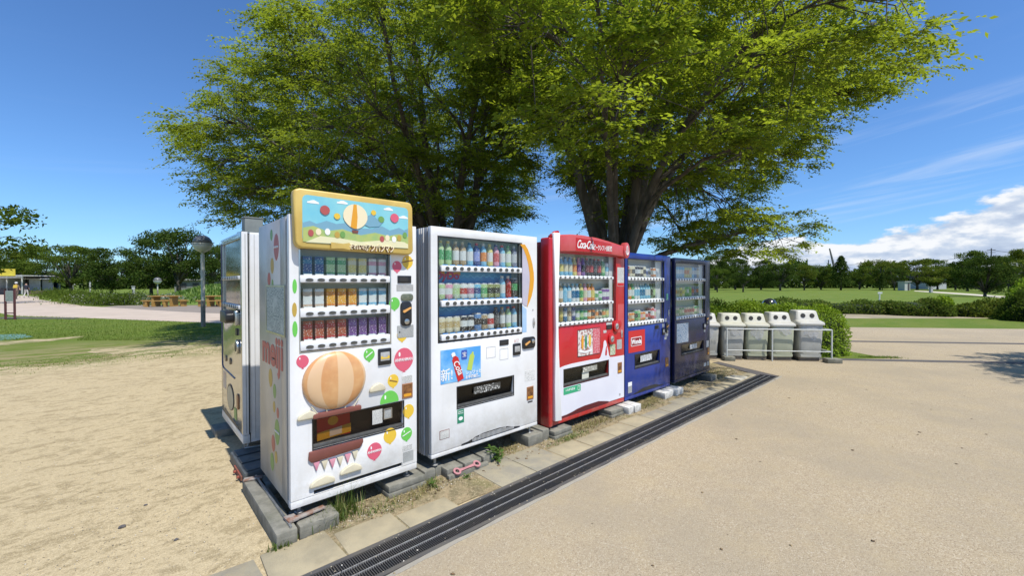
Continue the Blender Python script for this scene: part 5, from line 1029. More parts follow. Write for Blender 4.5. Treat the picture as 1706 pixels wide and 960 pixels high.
def leafy(name, label, x, y, z, n, L, hgt, mat, seed):
    rr = random.Random(seed); root = empty(name, (x, y, z)); tag(root, label, 'weed'); st = MB(); lf = MB()
    for i in range(n):
        a = rr.uniform(0, 2*pi); h_ = rr.uniform(.2, 1)*hgt; r_ = rr.uniform(.2, .8)*hgt*.7; tip = Vector((cos(a)*r_, sin(a)*r_, h_)); st.tube([(0, 0, 0), (tip.x*.4, tip.y*.4, h_*.7), tip], [.0022, .0018, .0012], 4)
        for j in range(5):
            b = rr.uniform(0, 2*pi); d = Vector((cos(b), sin(b), rr.uniform(-.1, .6))).normalized(); s_ = d.cross(Vector((0, 0, 1))).normalized(); l_ = L*rr.uniform(.6, 1.2)
            k = lf.addv([tip, tip+d*l_*.5+s_*l_*.16, tip+d*l_-Vector((0, 0, l_*.15)), tip+d*l_*.5-s_*l_*.16]); lf.f.append((k, k+1, k+2, k+3))
    build(st, 'stem', GRASS, root); build(lf, 'leaves', mat, root); return root
leafy('leafy_weed', 'bright green leafy weed at the end of the pavers', 2.36, -.06, .0, 24, .055, .13, WEED, 3); leafy('leafy_weed', 'small weed beside the pavers under the arc-window machine', 1.98, -.14, .0, 7, .03, .05, WEED, 4)
leafy('leafy_weed', 'weed at the foot of the left paver', 1.70, -.10, .0, 8, .03, .06, WEED, 9)
# short grass on the near lawn, real blades where the lawn is close
def lawn_pts(n, r):
    d = 11.5+(r.random(n)**1.6)*17; px = r.uniform(-40, 400, n); k = (px-853)/698.8
    P = np.stack([CAM.x+d*(_f.x+_r2.x*k), CAM.y+d*(_f.y+_r2.y*k)], 1)
    keep = (P[:, 1] > 9.2+.5*np.sin(P[:, 0]*1.3)) & (r.random(n) < np.clip((P[:, 1]-9.5+1.5*np.sin(P[:, 0]*2.1+P[:, 1]*1.7))/4.5, .05, 1)) & ~((P[:, 1] > 13.3) & (P[:, 1] < 15.2+.1*P[:, 0]) & (P[:, 0] < -.95)) & (P[:, 1]+1.80*P[:, 0] < 22.1) & ~((P[:, 0] > -.6) & (P[:, 0] < 1.9) & (P[:, 1] < 11.2-.8*np.maximum(P[:, 0], 0)*.8) & (r.random(n) > .12))
    return P[keep]
o = blades('lawn_grass', lawn_pts(52000, rg), (.02, .05), .011, GRASSF, rg, .7); tag(o, 'short grass blades on the left lawn', kind='stuff')
o = blades('lawn_edge_grass', np.stack([rg.uniform(-3, 3.5, 5000), 9.2+.5*np.sin(rg.uniform(-3, 3.5, 5000)*1.3)+rg.normal(0, .35, 5000)], 1), (.012, .035), .010, GRASSF, rg, .8); tag(o, 'ragged thin grass where lawn meets sand', kind='stuff')

# ------------------------------------------------------------------ rubbish bins in front of the hedge
BINL = pmat('bin_lid_plastic', (.50, .49, .40), (.45, .44, .36), 5, .45, dirt=.3, dirtc=(.42, .40, .33)); BINB = pmat('bin_body_plastic', (.40, .42, .31), (.35, .37, .27), 4, .5, dirt=.3, dirtc=(.30, .30, .24)); BINW = pmat('white_bin_plastic', (.52, .51, .46), (.46, .45, .41), 5, .45, dirt=.25)
BINGR = pmat('grey_bin_plastic', (.42, .42, .38), (.36, .36, .33), 5, .5, dirt=.3); BAG = pmat('white_bin_bag', (.66, .67, .68), (.58, .59, .60), 9, .3, bump=.02, bscale=14); BAG.node_tree.nodes['Principled BSDF'].inputs['Alpha'].default_value = .50
NB = Vector((-a_.y, a_.x)); FACE = math.atan2(a_.y, a_.x)            # bins stand along a_, fronts towards the paving
def rsec(w_, d_, z, r=.05, n=3, yo=0.0):
    return [(x, y+yo, z) for x, y in rrect(-w_/2, w_/2, -d_/2, d_/2, r, n)]
def loft(mb, secs, cap0=True, cap1=True):
    n = len(secs[0]); ks = [mb.addv(s_) for s_ in secs]
    for a, b in zip(ks, ks[1:]):
        for j in range(n): mb.f.append((a+j, a+(j+1) % n, b+(j+1) % n, b+j))
    if cap0: mb.f.append(tuple(ks[0]+j for j in reversed(range(n))))
    if cap1: mb.f.append(tuple(ks[-1]+j for j in range(n)))
    return mb
def make_bin(pos, label, lid, body, seed, bag='skirt', text_=None, sc=1.0, yaw=0.0):
    rr = random.Random(seed); root = empty('rubbish_bin', (pos.x, pos.y, .075), FACE+yaw); root.scale = (sc, sc, sc); tag(root, label, 'rubbish bin', 'rubbish bins standing in front of the hedge')
    build(loft(MB(), [rsec(.365, .37, .0, .04), rsec(.375, .385, .02, .05), rsec(.405, .42, .30, .055), rsec(.425, .44, .60, .06)]), 'body', body, root, smooth=False, bevel=.004)
    build(loft(MB(), [rsec(.355, .03, .02, .01, 2), rsec(.36, .03, .06, .01, 2)]), 'foot_rim', body, root, loc=(0, -.19, 0))
    build(MB().prism(rrect(-.135, .135, .06, .50, .04), -.012, .0), 'front_panel', body, root, bevel=.006, loc=(0, -.195, 0), rot=(-.085, 0, 0))
    L = MB(); loft(L, [rsec(.470, .485, .600, .06), rsec(.475, .49, .625, .06), rsec(.455, .465, .655, .06), rsec(.415, .335, .688, .05, 3, .055), rsec(.365, .255, .835, .04, 3, .065), rsec(.355, .24, .850, .04, 3, .068), rsec(.32, .20, .858, .035, 3, .070)])
    ld = build(L, 'lid', lid, root, bevel=.003)
    for s_ in (-1, 1):
        h = MB().prism(ell(0, 0, .040, .040, 20), -.007, .02); build(h, 'hole_shade_disc', DARKI, root, loc=(s_*.078, -.0880, .768), rot=(-.335, 0, 0))  # raised black disc, the hole's inner shade put into its colour
    if bag:
        n = 44; V = []; B = MB(); rows = 5; low = [.30+.10*sin(j*.41+seed)+.07*sin(j*.93+seed*2)+rr.uniform(-.015, .015) for j in range(n)]
        for i in range(rows):
            t = i/(rows-1); ring = []
            for j in range(n):
                a = 2*pi*j/n; zt = .600; zb = .600-(.05 if bag == 'thin' else low[j]*.62)
                z = zt+(zb-zt)*t; wdt = .425+(z-.6)*.09+.028+.010*sin(a*9+seed)*t+.006*sin(a*17)*t
                cxx = cos(a); sy = sin(a); k = max(abs(cxx), abs(sy))**.72; ring.append((cxx/k*wdt/2*.985, sy/k*(wdt+.015)/2*.985, z))
            V.append(B.addv(ring))
        for i in range(rows-1):
            for j in range(n): B.f.append((V[i]+j, V[i+1]+j, V[i+1]+(j+1) % n, V[i]+(j+1) % n))
        build(B, 'bin_bag', BAG, root, smooth=True)
    if text_: text(text_, .065, PGRY, root, (0.0, -.226, .33), rot=(pi/2-.085, 0, 0), sx=.9, bold=.0015)
    return root
B0 = Vector((8.905, .42)); 
spec = [(BINW, BINGR, 'grey rubbish bin half hidden behind the navy machine, white bag with dark print', 'skirt', 'ペットボトル', 1.0), (BINL, BINGR, 'cream-lidded rubbish bin, second from the left, bag hanging low over its front', 'skirt', None, 1.0), (BINL, BINB, 'greenish cream rubbish bin in the middle of the row', 'skirt', None, 1.0), (BINW, BINB, 'greenish rubbish bin with white lid, second from the right', 'skirt', None, 1.03), (BINW, BINGR, 'large white-lidded grey rubbish bin at the right end of the row', 'skirt', None, 1.08)]
cen = [on_ground(px_, 603.5, 0) for px_ in (1187, 1228.5, 1267.5, 1307.5, 1351)]
for i, (ld, bd, lb, bg_, tx, sc) in enumerate(spec):
    c = cen[i]; base_line = Vector((8.78, .57)); tt = (Vector((c.x, c.y))-base_line).dot(a_); p = base_line+a_*tt+NB*.21
    make_bin(p, lb, ld, bd, i*3+1, bg_, tx, sc, yaw=.02*math.sin(i*5))
    q = p-a_*.19-NB*.19
    o = build(MB().box(0, .36, 0, .38, 0, .070), 'base_block', pmat('brown_concrete', (.20, .16, .12), (.14, .12, .09), 14, .9), None, bevel=.006, loc=(q.x, q.y, .012), rot=(0, 0, FACE)); tag(o, 'brown block under the '+['half hidden bin', 'second bin from the left', 'middle bin', 'second bin from the right', 'rightmost bin'][i], 'block', 'blocks under the rubbish bins')
q = Vector((10.05, -1.17)); o = build(MB().box(0, .26, -.09, .09, 0, .085), 'concrete_block', CONC, None, bevel=.006, loc=(9.93, -.99, .01), rot=(0, 0, FACE)); tag(o, 'concrete block carrying the right end post of the pipe rail', 'block')
q = Vector((8.93, .27)); o = build(MB().box(0, .20, -.09, .09, 0, .085), 'concrete_block', CONC, None, bevel=.006, loc=(8.76, .45, .01), rot=(0, 0, FACE)); tag(o, 'concrete block carrying the left post of the pipe rail', 'block')
rail = empty('pipe_rail', (0, 0, 0)); tag(rail, 'white pipe rail standing in front of the rubbish bins', 'railing')
R0 = Vector((8.815, .400)); R1 = Vector((10.04, -1.075)); WP = pmat('white_pipe_paint', (.62, .64, .62), (.5, .52, .50), 10, .4); zt, zl = .640, .215
def rp_(p, z): return (p.x, p.y, z)
build(MB().tube([rp_(R0, zt), rp_(R1, zt)], .012, 8), 'top_rail', WP, rail); build(MB().tube([rp_(R0, zl), rp_(R1, zl)], .010, 8), 'lower_rail', WP, rail)
for p, zz in ((R0, .06), (R0.lerp(R1, .44), .012), (R1, .085)): build(MB().tube([rp_(p, zz), rp_(p, zt)], .014, 8), 'rail_post', WP, rail)
RE_ = R1+NB*.50; build(MB().tube([rp_(R1, zt), rp_(RE_, zt)], .012, 8), 'end_rail', WP, rail); build(MB().tube([rp_(R1, zl), rp_(RE_, zl)], .010, 8), 'end_rail', WP, rail); build(MB().tube([rp_(RE_, .02), rp_(RE_, zt)], .014, 8), 'rail_post', WP, rail)
RB = R0+NB*.5; build(MB().tube([rp_(R0, zt), rp_(RB, zt)], .012, 8), 'end_rail', WP, rail)
# ------------------------------------------------------------------ foliage
LEAF1 = leafmat('zelkova_leaf', (.132, .190, .018), (.36, .44, .026), .42, (.17, .20, .018), .02, .5)
LEAF2 = leafmat('zelkova_leaf_dense', (.128, .182, .020), (.34, .42, .028), .42, (.16, .18, .02), .02, .48)
LEAFH = leafmat('hedge_leaf', (.18, .27, .022), (.26, .38, .02), .38, (.22, .30, .02), .015, .35)
LEAFD = leafmat('far_dark_leaf', (.052, .088, .018), (.07, .11, .015), .40, (.07, .09, .02), .0, .3)
LEAFM = leafmat('far_mid_leaf', (.080, .125, .020), (.11, .16, .018), .40, (.10, .12, .02), .0, .35)
LEAFL = leafmat('far_light_leaf', (.105, .145, .022), (.14, .18, .02), .35, (.17, .18, .03), .0, .35)
LEAFK = leafmat('low_hedge_leaf', (.095, .14, .025), (.13, .19, .02), .40, (.15, .15, .04), .0, .35)
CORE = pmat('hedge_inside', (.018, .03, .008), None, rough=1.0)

def inpoly(x, y, poly):
    c = np.zeros(len(x), bool); n = len(poly)
    for i in range(n):
        x1, y1 = poly[i]; x2, y2 = poly[(i+1) % n]
        if y1 == y2: continue
        c ^= ((y1 > y) != (y2 > y)) & (x < (x2-x1)*(y-y1)/(y2-y1)+x1)
    return c
def kmeans(P, k, r, it=8):
    C = P[r.choice(len(P), min(k, len(P)), replace=False)].copy()
    for _ in range(it):
        d = ((P[:, None, :]-C[None])**2).sum(2); L = d.argmin(1)
        for j in range(len(C)):
            if (L == j).any(): C[j] = P[L == j].mean(0)
    return C, L
def leaves_np(B, A, N, Ln, Wd):
    """base points, axis, normal -> folded kite leaves"""
    S_ = np.cross(A, N); S_ /= np.linalg.norm(S_, axis=1, keepdims=True)+1e-9; L = Ln[:, None]; w_ = Wd[:, None]
    v0 = B; v1 = B+A*L*.45+S_*w_*.5; v2 = B+A*L-N*L*.10; v3 = B+A*L*.45-S_*w_*.5; vm = None
    V = np.stack([v0, v1, v2, v3], 1).reshape(-1, 3); n = len(B); F = (np.arange(n)*4)[:, None]+np.array([[0, 1, 2, 3]]); return V, F
def unit(v): return v/(np.linalg.norm(v, axis=-1, keepdims=True)+1e-9)

def sprays(T, axis_xy, r, ntw, nlf, tl, leaf, droop=.25):
    """leafy twigs fanning out from every branch tip"""
    n = len(T); o = T[:, :2]-axis_xy; oa = np.arctan2(o[:, 1], o[:, 0])
    ang = oa[:, None]+r.normal(0, 1.05, (n, ntw)); el_ = r.normal(.02, .17, (n, ntw))
    D = np.stack([np.cos(ang)*np.cos(el_), np.sin(ang)*np.cos(el_), np.sin(el_)], 2)
    TL = r.uniform(tl*.55, tl*1.25, (n, ntw)); st = T[:, None, :]+r.normal(0, tl*.16, (n, ntw, 3))*np.array([1, 1, .35])
    t = (np.arange(nlf)+.6)/nlf; t = t[None, None, :, None]
    P = st[:, :, None, :]+D[:, :, None, :]*TL[:, :, None, None]*t; P = P.copy(); P[..., 2] -= (droop*TL[:, :, None]*(t[..., 0]**2))
    sd = np.cross(D, np.array([0, 0, 1.0])); sd = unit(sd); sg = np.where(np.arange(nlf) % 2 == 0, 1.0, -1.0)[None, None, :, None]
    A = unit(D[:, :, None, :]*.75+sd[:, :, None, :]*sg*.8+np.array([0, 0, -.28])+r.normal(0, .30, (n, ntw, nlf, 3)))
    N = unit(np.array([0, 0, 1.0])+r.normal(0, .42, (n, ntw, nlf, 3)))
    P = P.reshape(-1, 3)+r.normal(0, .012, (n*ntw*nlf, 3)); A = A.reshape(-1, 3); N = N.reshape(-1, 3); m = len(P)
    ln = r.uniform(leaf*.7, leaf*1.25, m); twigs = (st.reshape(-1, 3), (st+D*TL[..., None]*.9-np.array([0, 0, 1])*droop*TL[..., None]*.8).reshape(-1, 3))
    V, F = leaves_np(P, A, N, ln, ln*r.uniform(.44, .60, m)); var = np.repeat(r.random(n), ntw*nlf)*.55+r.random(m)*.45
    return V, F, var, twigs

def zelkova(name, label, base, fork, T, K1, K2, rl, seed, ntw, nlf, tl, leaf, lmat, group=None, flare=.42, thin=True):
    r = np.random.default_rng(seed); rr = random.Random(seed); root = empty(name, tuple(base)); tag(root, label, 'tree', group); b = np.array(base)
    Tl = T-b; F0 = Vector((0, 0, fork))
    # main stems: clusters of tips in direction space
    dirs = unit(Tl-np.array([0, 0, fork]))*np.array([1, 1, 1.3])+.0; C1, L1 = kmeans(dirs, K1, r, 10)
    tk = MB(); tk.tube([(0, 0, -.2), (0, 0, .05), (.02, .0, .5), (0, .03, fork*.75), (0, 0, fork+.25)], [flare*1.35, flare*1.1, flare*.92, flare*.86, flare*.55], 14)
    for i in range(7):
        a = i*.9+.3; tk.tube([(cos(a)*flare*.75, sin(a)*flare*.75, -.1), (cos(a)*flare*.5, sin(a)*flare*.5, .6), (cos(a)*flare*.45, sin(a)*flare*.45, fork)], [flare*.42, flare*.30, flare*.26], 7)
    build(tk, 'trunk', BARK, root, smooth=True)
    tw = MB()
    for k in range(len(C1)):
        idx = np.where(L1 == k)[0]
        if len(idx) < 3: continue
        c = Vector(Tl[idx].mean(0)); far = Vector(Tl[idx[np.argmax(np.linalg.norm(Tl[idx], axis=1))]]); end = c.lerp(far, .55); oxy = Vector((c.x, c.y, 0)); oxy = oxy.normalized() if oxy.length > .2 else Vector((0, 0, 0))
        s0 = F0+oxy*flare*.34+Vector((0, 0, rr.uniform(-.55, .1))); hgt = end.z-fork
        limb = bez(s0, s0+oxy*.12*end.length+Vector((0, 0, max(.5, hgt*.62))), c*.55+F0*.3+Vector((0, 0, hgt*.18)), end, 14)
        limb = [p+Vector((rr.uniform(-1, 1), rr.uniform(-1, 1), rr.uniform(-.5, .5)))*.045*(i/13) for i, p in enumerate(limb)]
        R = rl*rr.uniform(.75, 1.15)*(len(idx)/(len(T)/K1))**.25; rad = [R*(1-.80*(i/13)**.9) for i in range(14)]; LM = MB(); LM.tube(limb, rad, 9)
        sub, L2 = kmeans(Tl[idx], max(2, int(K2*len(idx)/(len(T)/K1))), r, 6)
        for j in range(len(sub)):
            ii = idx[L2 == j]
            if len(ii) == 0: continue
            sc = Vector(sub[j]); q = min(range(2, 14), key=lambda i: (limb[i]-sc).length+.25*i); q = max(2, q-2); p0 = limb[q]; dirl = (limb[min(q+1, 13)]-limb[q-1]).normalized(); d = (sc-p0).length
            br = bez(p0, p0+dirl*d*.35, p0.lerp(sc, .65)+Vector((0, 0, .10*d)), sc, 8); r0 = min(rad[q]*.62, .012+.020*d+.0012*len(ii)); r0 = max(r0, .014)
            br = [p+Vector((rr.uniform(-1, 1), rr.uniform(-1, 1), rr.uniform(-1, 1)))*.03 if 0 < i < 7 else p for i, p in enumerate(br)]
            rb = [r0*(1-.7*i/7) for i in range(8)]; LM.tube(br, rb, 6)
            for t_i in ii:
                tp = Vector(Tl[t_i]); q2 = min(range(1, 8), key=lambda i: (br[i]-tp).length+.08*i); q2 = max(1, q2-1); p1 = br[q2]; dd = (tp-p1).length
                if dd > 2.2: p1 = min(limb, key=lambda p: (p-tp).length)
                dl = (br[min(q2+1, 7)]-br[q2-1]).normalized(); mid = p1+dl*dd*.3+(tp-p1)*.25+Vector((rr.uniform(-1, 1), rr.uniform(-1, 1), rr.uniform(-.5, 1)))*.05
                LM.tube([p1, mid, tp], [.011, .008, .004], 4, cap=False)
        build(LM, 'limb', BARK, root, smooth=True)
    V, F, var, (ta, tb) = sprays(Tl, np.zeros(2), r, ntw, nlf, tl, leaf)
    if thin:
        n = len(ta); d = unit(tb-ta); s1 = unit(np.cross(d, np.array([0, 0, 1.0])))*.0035; s2 = np.array([0, 0, .0035]); v = np.stack([ta-s1, ta+s1, ta+s2, tb], 1).reshape(-1, 3)
        f = (np.arange(n)*4)[:, None, None]+np.array([[0, 1, 3], [1, 2, 3], [2, 0, 3]])[None]; tg = mesh_np('twigs', v, f.reshape(-1, 3), BARK, root); tg['kind'] = 'stuff'
    lf = mesh_np('crown', V, F, lmat, root, var=var); lf['kind'] = 'stuff'; return root

# big zelkova behind the machines: an umbrella crown that reaches out over the row and to the right
r = np.random.default_rng(42)
def shadow_y(P): return P[:, 1]+P[:, 2]*.540
def crown_points(n, centre, R, zlo, zhi, poly, keep, sparse=None):
    out = []; tot = 0
    while tot < n:
        m = 6000; a = r.uniform(0, 2*pi, m); rad = R*np.sqrt(r.random(m)); x = centre[0]+rad*np.cos(a); y = centre[1]+rad*np.sin(a); q = rad/R
        z = zlo(q)+(zhi(q)-zlo(q))*r.random(m); P = np.stack([x, y, z], 1); px_, py_, dp = project_np(P)
        vis = (px_ > -60) & (px_ < 1766) & (py_ > -380) & (dp > .3); inside = inpoly(px_, py_, poly); ok = np.where(vis, inside, py_ < 200) & keep(P) & (dp > 2.6) & ((py_ > -70) | (r.random(m) < .30))
        P = P[ok]; out.append(P); tot += len(P)
        if len(out) > 400: break
    return np.concatenate(out)[:n]
POLY1 = [(700, -400), (735, -20), (760, 60), (800, 150), (855, 190), (905, 225), (940, 275), (960, 325), (975, 345), (990, 368), (1005, 395), (1030, 380), (1075, 372), (1100, 335), (1135, 348), (1185, 322), (1250, 325), (1300, 300), (1312, 270), (1345, 268), (1385, 238), (1378, 214), (1322, 198), (1440, 185), (1482, 172), (1530, 158), (1535, 120), (1555, 75), (1572, 55), (1545, 25), (1558, -10), (1530, -400)]
POLY1L = [(1068, 402), (1110, 388), (1180, 352), (1240, 340), (1290, 366), (1322, 346), (1373, 380), (1345, 400), (1360, 428), (1270, 432), (1200, 425), (1120, 412)]
T1 = bearing(1024, 9.0); T1n = (T1.x, T1.y)
def keep1(P):
    ys = shadow_y(P); x = P[:, 0]-.035*P[:, 2]
    ok = np.where(x < 5.5, ys > 1.3, np.where(x < 7.8, ys > .15, np.where(x < 12.2, ys > 2.1, ys > 1.25))) & ((ys > 10.3) | (x > 2.2)); zh = P[:, 2]+P[:, 1]/.54
    ok &= ~((x < 5.6) & (zh < 3.3))
    return ok
zl1 = lambda q: 3.1+1.5*q*(1-q)-.2*q; zh1 = lambda q: 9.6-2.6*q**2.2
A1 = crown_points(2000, T1n, 8.6, zl1, zh1, POLY1, keep1)
def tilted_layers(P, seed, strength=.85):
    """gather tips towards loose tiers, as zelkova sprays lie"""
    rad = np.hypot(P[:, 0]-T1.x, P[:, 1]-T1.y); k = P[:, 2]+.13*rad; k2 = np.round(k/1.0)*1.0+r.normal(0, .11, len(P)); P = P.copy(); P[:, 2] += (k2-k)*strength; return P
A1 = tilted_layers(A1, 1)
A1b = crown_points(115, (T1.x+2.0, T1.y-.2), 6.0, lambda q: 2.1+0*q, lambda q: 3.9+0*q, POLY1L, lambda P: (P[:, 0] > T1.x+.3) & (shadow_y(P) > 1.6))
TREE1 = zelkova('zelkova_tree', 'big zelkova with many rising stems standing behind the red and blue machines', (T1.x, T1.y, 0), 1.75, np.concatenate([A1, A1b]), 13, 11, .125, 3, 11, 16, .50, .076, LEAF1, flare=.36)

POLY2 = [(292, 220), (312, 198), (355, 172), (362, 152), (350, 126), (368, 110), (412, 98), (415, 66), (422, 36), (440, 10), (500, 4), (545, 22), (585, -30), (620, -400), (900, -400), (925, 100), (895, 220), (880, 330), (872, 352), (850, 372), (800, 385), (690, 392), (560, 385), (430, 352), (400, 366), (365, 352), (338, 330), (345, 305), (385, 288), (330, 285), (292, 252), (300, 235)]
T2 = bearing(752, 12.0)
def keep2(P): ys = shadow_y(P); x = P[:, 0]-.035*P[:, 2]; return (ys > 6.2) & (P[:, 1] > 1.2) & ((ys > 10.3) | (x > 2.2))
A2 = crown_points(2350, (T2.x, T2.y), 8.3, lambda q: 2.35+1.0*q*(1-q)+.9*q, lambda q: 9.9-2.7*q**2.4, POLY2, keep2)
rad = np.hypot(A2[:, 0]-T2.x, A2[:, 1]-T2.y); k = A2[:, 2]+.12*rad; A2[:, 2] += (np.round(k/.95)*.95+r.normal(0, .11, len(A2))-k)*.85
TREE2 = zelkova('zelkova_tree', 'dense round zelkova behind the balloon and arc-window machines', (T2.x, T2.y, 0), 1.6, A2, 14, 9, .125, 8, 12, 15, .56, .074, LEAF2, flare=.42)

# ------------------------------------------------------------------ hedges and shrubs
def leaf_box(name, label, P, Nn, leaf, mat, seed, cat='hedge', core=None, coremb=None):
    r = np.random.default_rng(seed); n = len(P); A = unit(Nn*.35+r.normal(0, .75, (n, 3))+np.array([0, 0, .35])); N = unit(Nn+r.normal(0, .5, (n, 3)))
    ln = r.uniform(leaf*.6, leaf*1.25, n); V, F = leaves_np(P, A, N, ln, ln*r.uniform(.42, .6, n)); root = empty(name, (0, 0, 0)); tag(root, label, cat)
    o = mesh_np('leaves', V, F, mat, root, var=r.random(n)); o['kind'] = 'stuff'
    if coremb: build(coremb, 'dark_core', CORE, root)  # added dark core keeps foliage opaque, its inner shade put into the colour
    return root
def hedge_pts(n, L, Wd, H, r, dep=.16):
    """points near the surface of a rounded box running along +x; returns position and normal"""
    u = r.uniform(-.5, .5, n)*L; th = r.uniform(0, pi, n); k = 3.2; c = np.cos(th); s_ = np.sin(th); rr = (np.abs(c)**k+np.abs(s_)**k)**(-1/k)
    y = c*rr; z = s_*rr; endf = np.clip((L/2-np.abs(u))/(Wd*.6), 0, 1); sh = (1-(1-endf)**2.6)**.5
    low = r.random(n) < .0; N = unit(np.stack([np.sign(u)*(1-endf)**2*1.2, c, s_], 1)); lump = 1+.05*np.sin(u*3.1+y*2)+.04*np.sin(u*7.3+z*5)+r.normal(0, .03, n)
    P = np.stack([u, y*Wd/2*sh*lump, z*H*(.35+.65*sh)*lump], 1)-N*(r.random(n)**1.5)[:, None]*dep; P[:, 2] = np.maximum(P[:, 2], .03); return P, N
def place(P, N, org, ang):
    c, s_ = cos(ang), sin(ang); R = np.array([[c, -s_, 0], [s_, c, 0], [0, 0, 1]]); return P@R.T+np.array(org), N@R.T
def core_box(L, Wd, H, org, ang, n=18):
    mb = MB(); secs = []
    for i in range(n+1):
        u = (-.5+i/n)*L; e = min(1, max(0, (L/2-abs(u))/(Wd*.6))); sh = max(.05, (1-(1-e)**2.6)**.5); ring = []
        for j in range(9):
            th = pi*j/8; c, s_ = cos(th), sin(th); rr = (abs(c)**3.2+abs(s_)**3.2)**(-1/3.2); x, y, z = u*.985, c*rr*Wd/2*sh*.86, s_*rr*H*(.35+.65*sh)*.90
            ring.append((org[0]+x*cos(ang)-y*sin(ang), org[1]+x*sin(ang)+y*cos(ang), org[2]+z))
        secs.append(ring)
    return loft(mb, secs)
HR = Vector((11.20, -1.37)); HL = 4.9; hc = HR-a_*(HL/2)+NB*.50; ang = math.atan2(a_.y, a_.x)
P, N = hedge_pts(42000, HL, 1.25, 1.04, r); P, N = place(P, N, (hc.x, hc.y, 0), ang)
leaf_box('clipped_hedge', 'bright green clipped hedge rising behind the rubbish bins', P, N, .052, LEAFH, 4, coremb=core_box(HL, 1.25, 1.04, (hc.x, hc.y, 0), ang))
P, N = hedge_pts(9000, 3.2, .8, 1.10, r); c2_ = HR-a_*3.4+NB*1.9; P, N = place(P, N, (c2_.x, c2_.y, 0), ang)
leaf_box('dark_hedge', 'dark green hedge strip behind the bright hedge at left', P, N, .05, LEAFM, 5, coremb=core_box(3.2, .8, 1.10, (c2_.x, c2_.y, 0), ang))
sheet('hedge_bed', [tuple(HR+a_*.42-NB*.10), tuple(HR+a_*.2+NB*.9), tuple(HR-a_*3+NB*1.4), tuple(HR-a_*3-NB*.2), tuple(HR-a_*.2-NB*.2)], .016, LAWN, 'grassy soil bed under the hedge')
t_ = blades('hedge_foot_grass', np.array([HR.x, HR.y])+np.random.default_rng(3).random((900, 1))*np.array([[a_.x, a_.y]])*.7+np.random.default_rng(4).normal(0, .06, (900, 2)), (.02, .07), .008, GRASS, rg, .8); tag(t_, 'grass at the foot of the hedge end', kind='stuff')
bp_ = at(1282, 506, 9.9); bg3 = MB(); bg3.lathe([(.03, -.16), (.11, -.13), (.155, -.05), (.155, .03), (.11, .105), (.05, .14), (.01, .15)], 16)
rb_ = random.Random(2); bg3.v = [(v[0]*(1+rb_.uniform(-.07, .07)), v[1]*(1+rb_.uniform(-.07, .07)), v[2]+rb_.uniform(-.01, .01)) for v in bg3.v]
o = build(bg3, 'black_bag', pmat('black_bag_plastic', (.012, .013, .016), (.03, .032, .035), 20, .18, coat=.5), None, smooth=True, loc=(bp_.x, bp_.y, bp_.z-.03)); tag(o, 'shiny black rounded bag showing above the hedge', 'bag')
# low hedge across the far lawn, and the round shrub at the right edge
def far_hedge(name, label, pxa, pya, pxb, pyb, H, Wd, n, leaf, mat, seed, cat='hedge'):
    a = on_ground(pxa, pya); b = on_ground(pxb, pyb); L = (b-a).length; c = (a+b)/2; ang = math.atan2(b.y-a.y, b.x-a.x); rr = np.random.default_rng(seed); P, N = hedge_pts(n, L, Wd, H, rr, .3)
    P[:, 2] *= 1+.16*np.sin(P[:, 0]*1.7+seed)+.10*np.sin(P[:, 0]*4.1); P, N = place(P, N, (c.x, c.y, 0), ang)
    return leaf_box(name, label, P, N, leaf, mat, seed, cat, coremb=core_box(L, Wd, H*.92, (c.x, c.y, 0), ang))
far_hedge('low_hedge', 'low dark hedge across the far lawn, its left part behind the bright hedge', 1230, 517, 1490, 524, .58, 1.9, 9000, .12, LEAFK, 3)
far_hedge('low_hedge', 'taller mid part of the low hedge with a fresh green bush on its right end', 1470, 524, 1592, 527.5, .74, 1.9, 8000, .12, LEAFK, 5); far_hedge('flower_bank', 'pale weedy shrubs between low hedge and round shrub', 1585, 527, 1690, 529, .62, 1.6, 5000, .12, LEAFL, 7, 'shrub')
far_hedge('bright_bush', 'fresh green bush growing out of the low hedge', 1545, 526, 1590, 528, .92, 1.6, 2500, .13, LEAFH, 9, 'bush')
def shrub(name, label, px_, py_, D, Rw, H, n, leaf, mat, seed, cat='shrub'):
    b = bearing(px_, D); rr = np.random.default_rng(seed); d = unit(rr.normal(0, 1, (n, 3))); d[:, 2] = np.abs(d[:, 2]); q = 1+.12*np.sin(d[:, 0]*7+seed)+.10*np.sin(d[:, 1]*9+d[:, 2]*6)
    P = d*np.array([Rw, Rw, H])*q[:, None]*(1-.25*rr.random((n, 1))**1.5)+np.array([b.x, b.y, 0]); mb = MB(); mb.lathe([(Rw*.86, 0), (Rw*.84, H*.3), (Rw*.66, H*.6), (Rw*.3, H*.82), (.02, H*.88)], 14, (b.x, b.y, 0)); return leaf_box(name, label, P, d, leaf, mat, seed, cat, coremb=mb)
shrub('round_shrub', 'big round shrub at the right edge of the far lawn', 1728, 536, 17.0, 1.1, 1.15, 9000, .10, LEAFM, 2); shrub('leafy_shrub', 'bright leafy shrub behind the round shrub at the right edge', 1722, 530, 21.0, 1.1, 1.6, 5000, .12, LEAFH, 6)

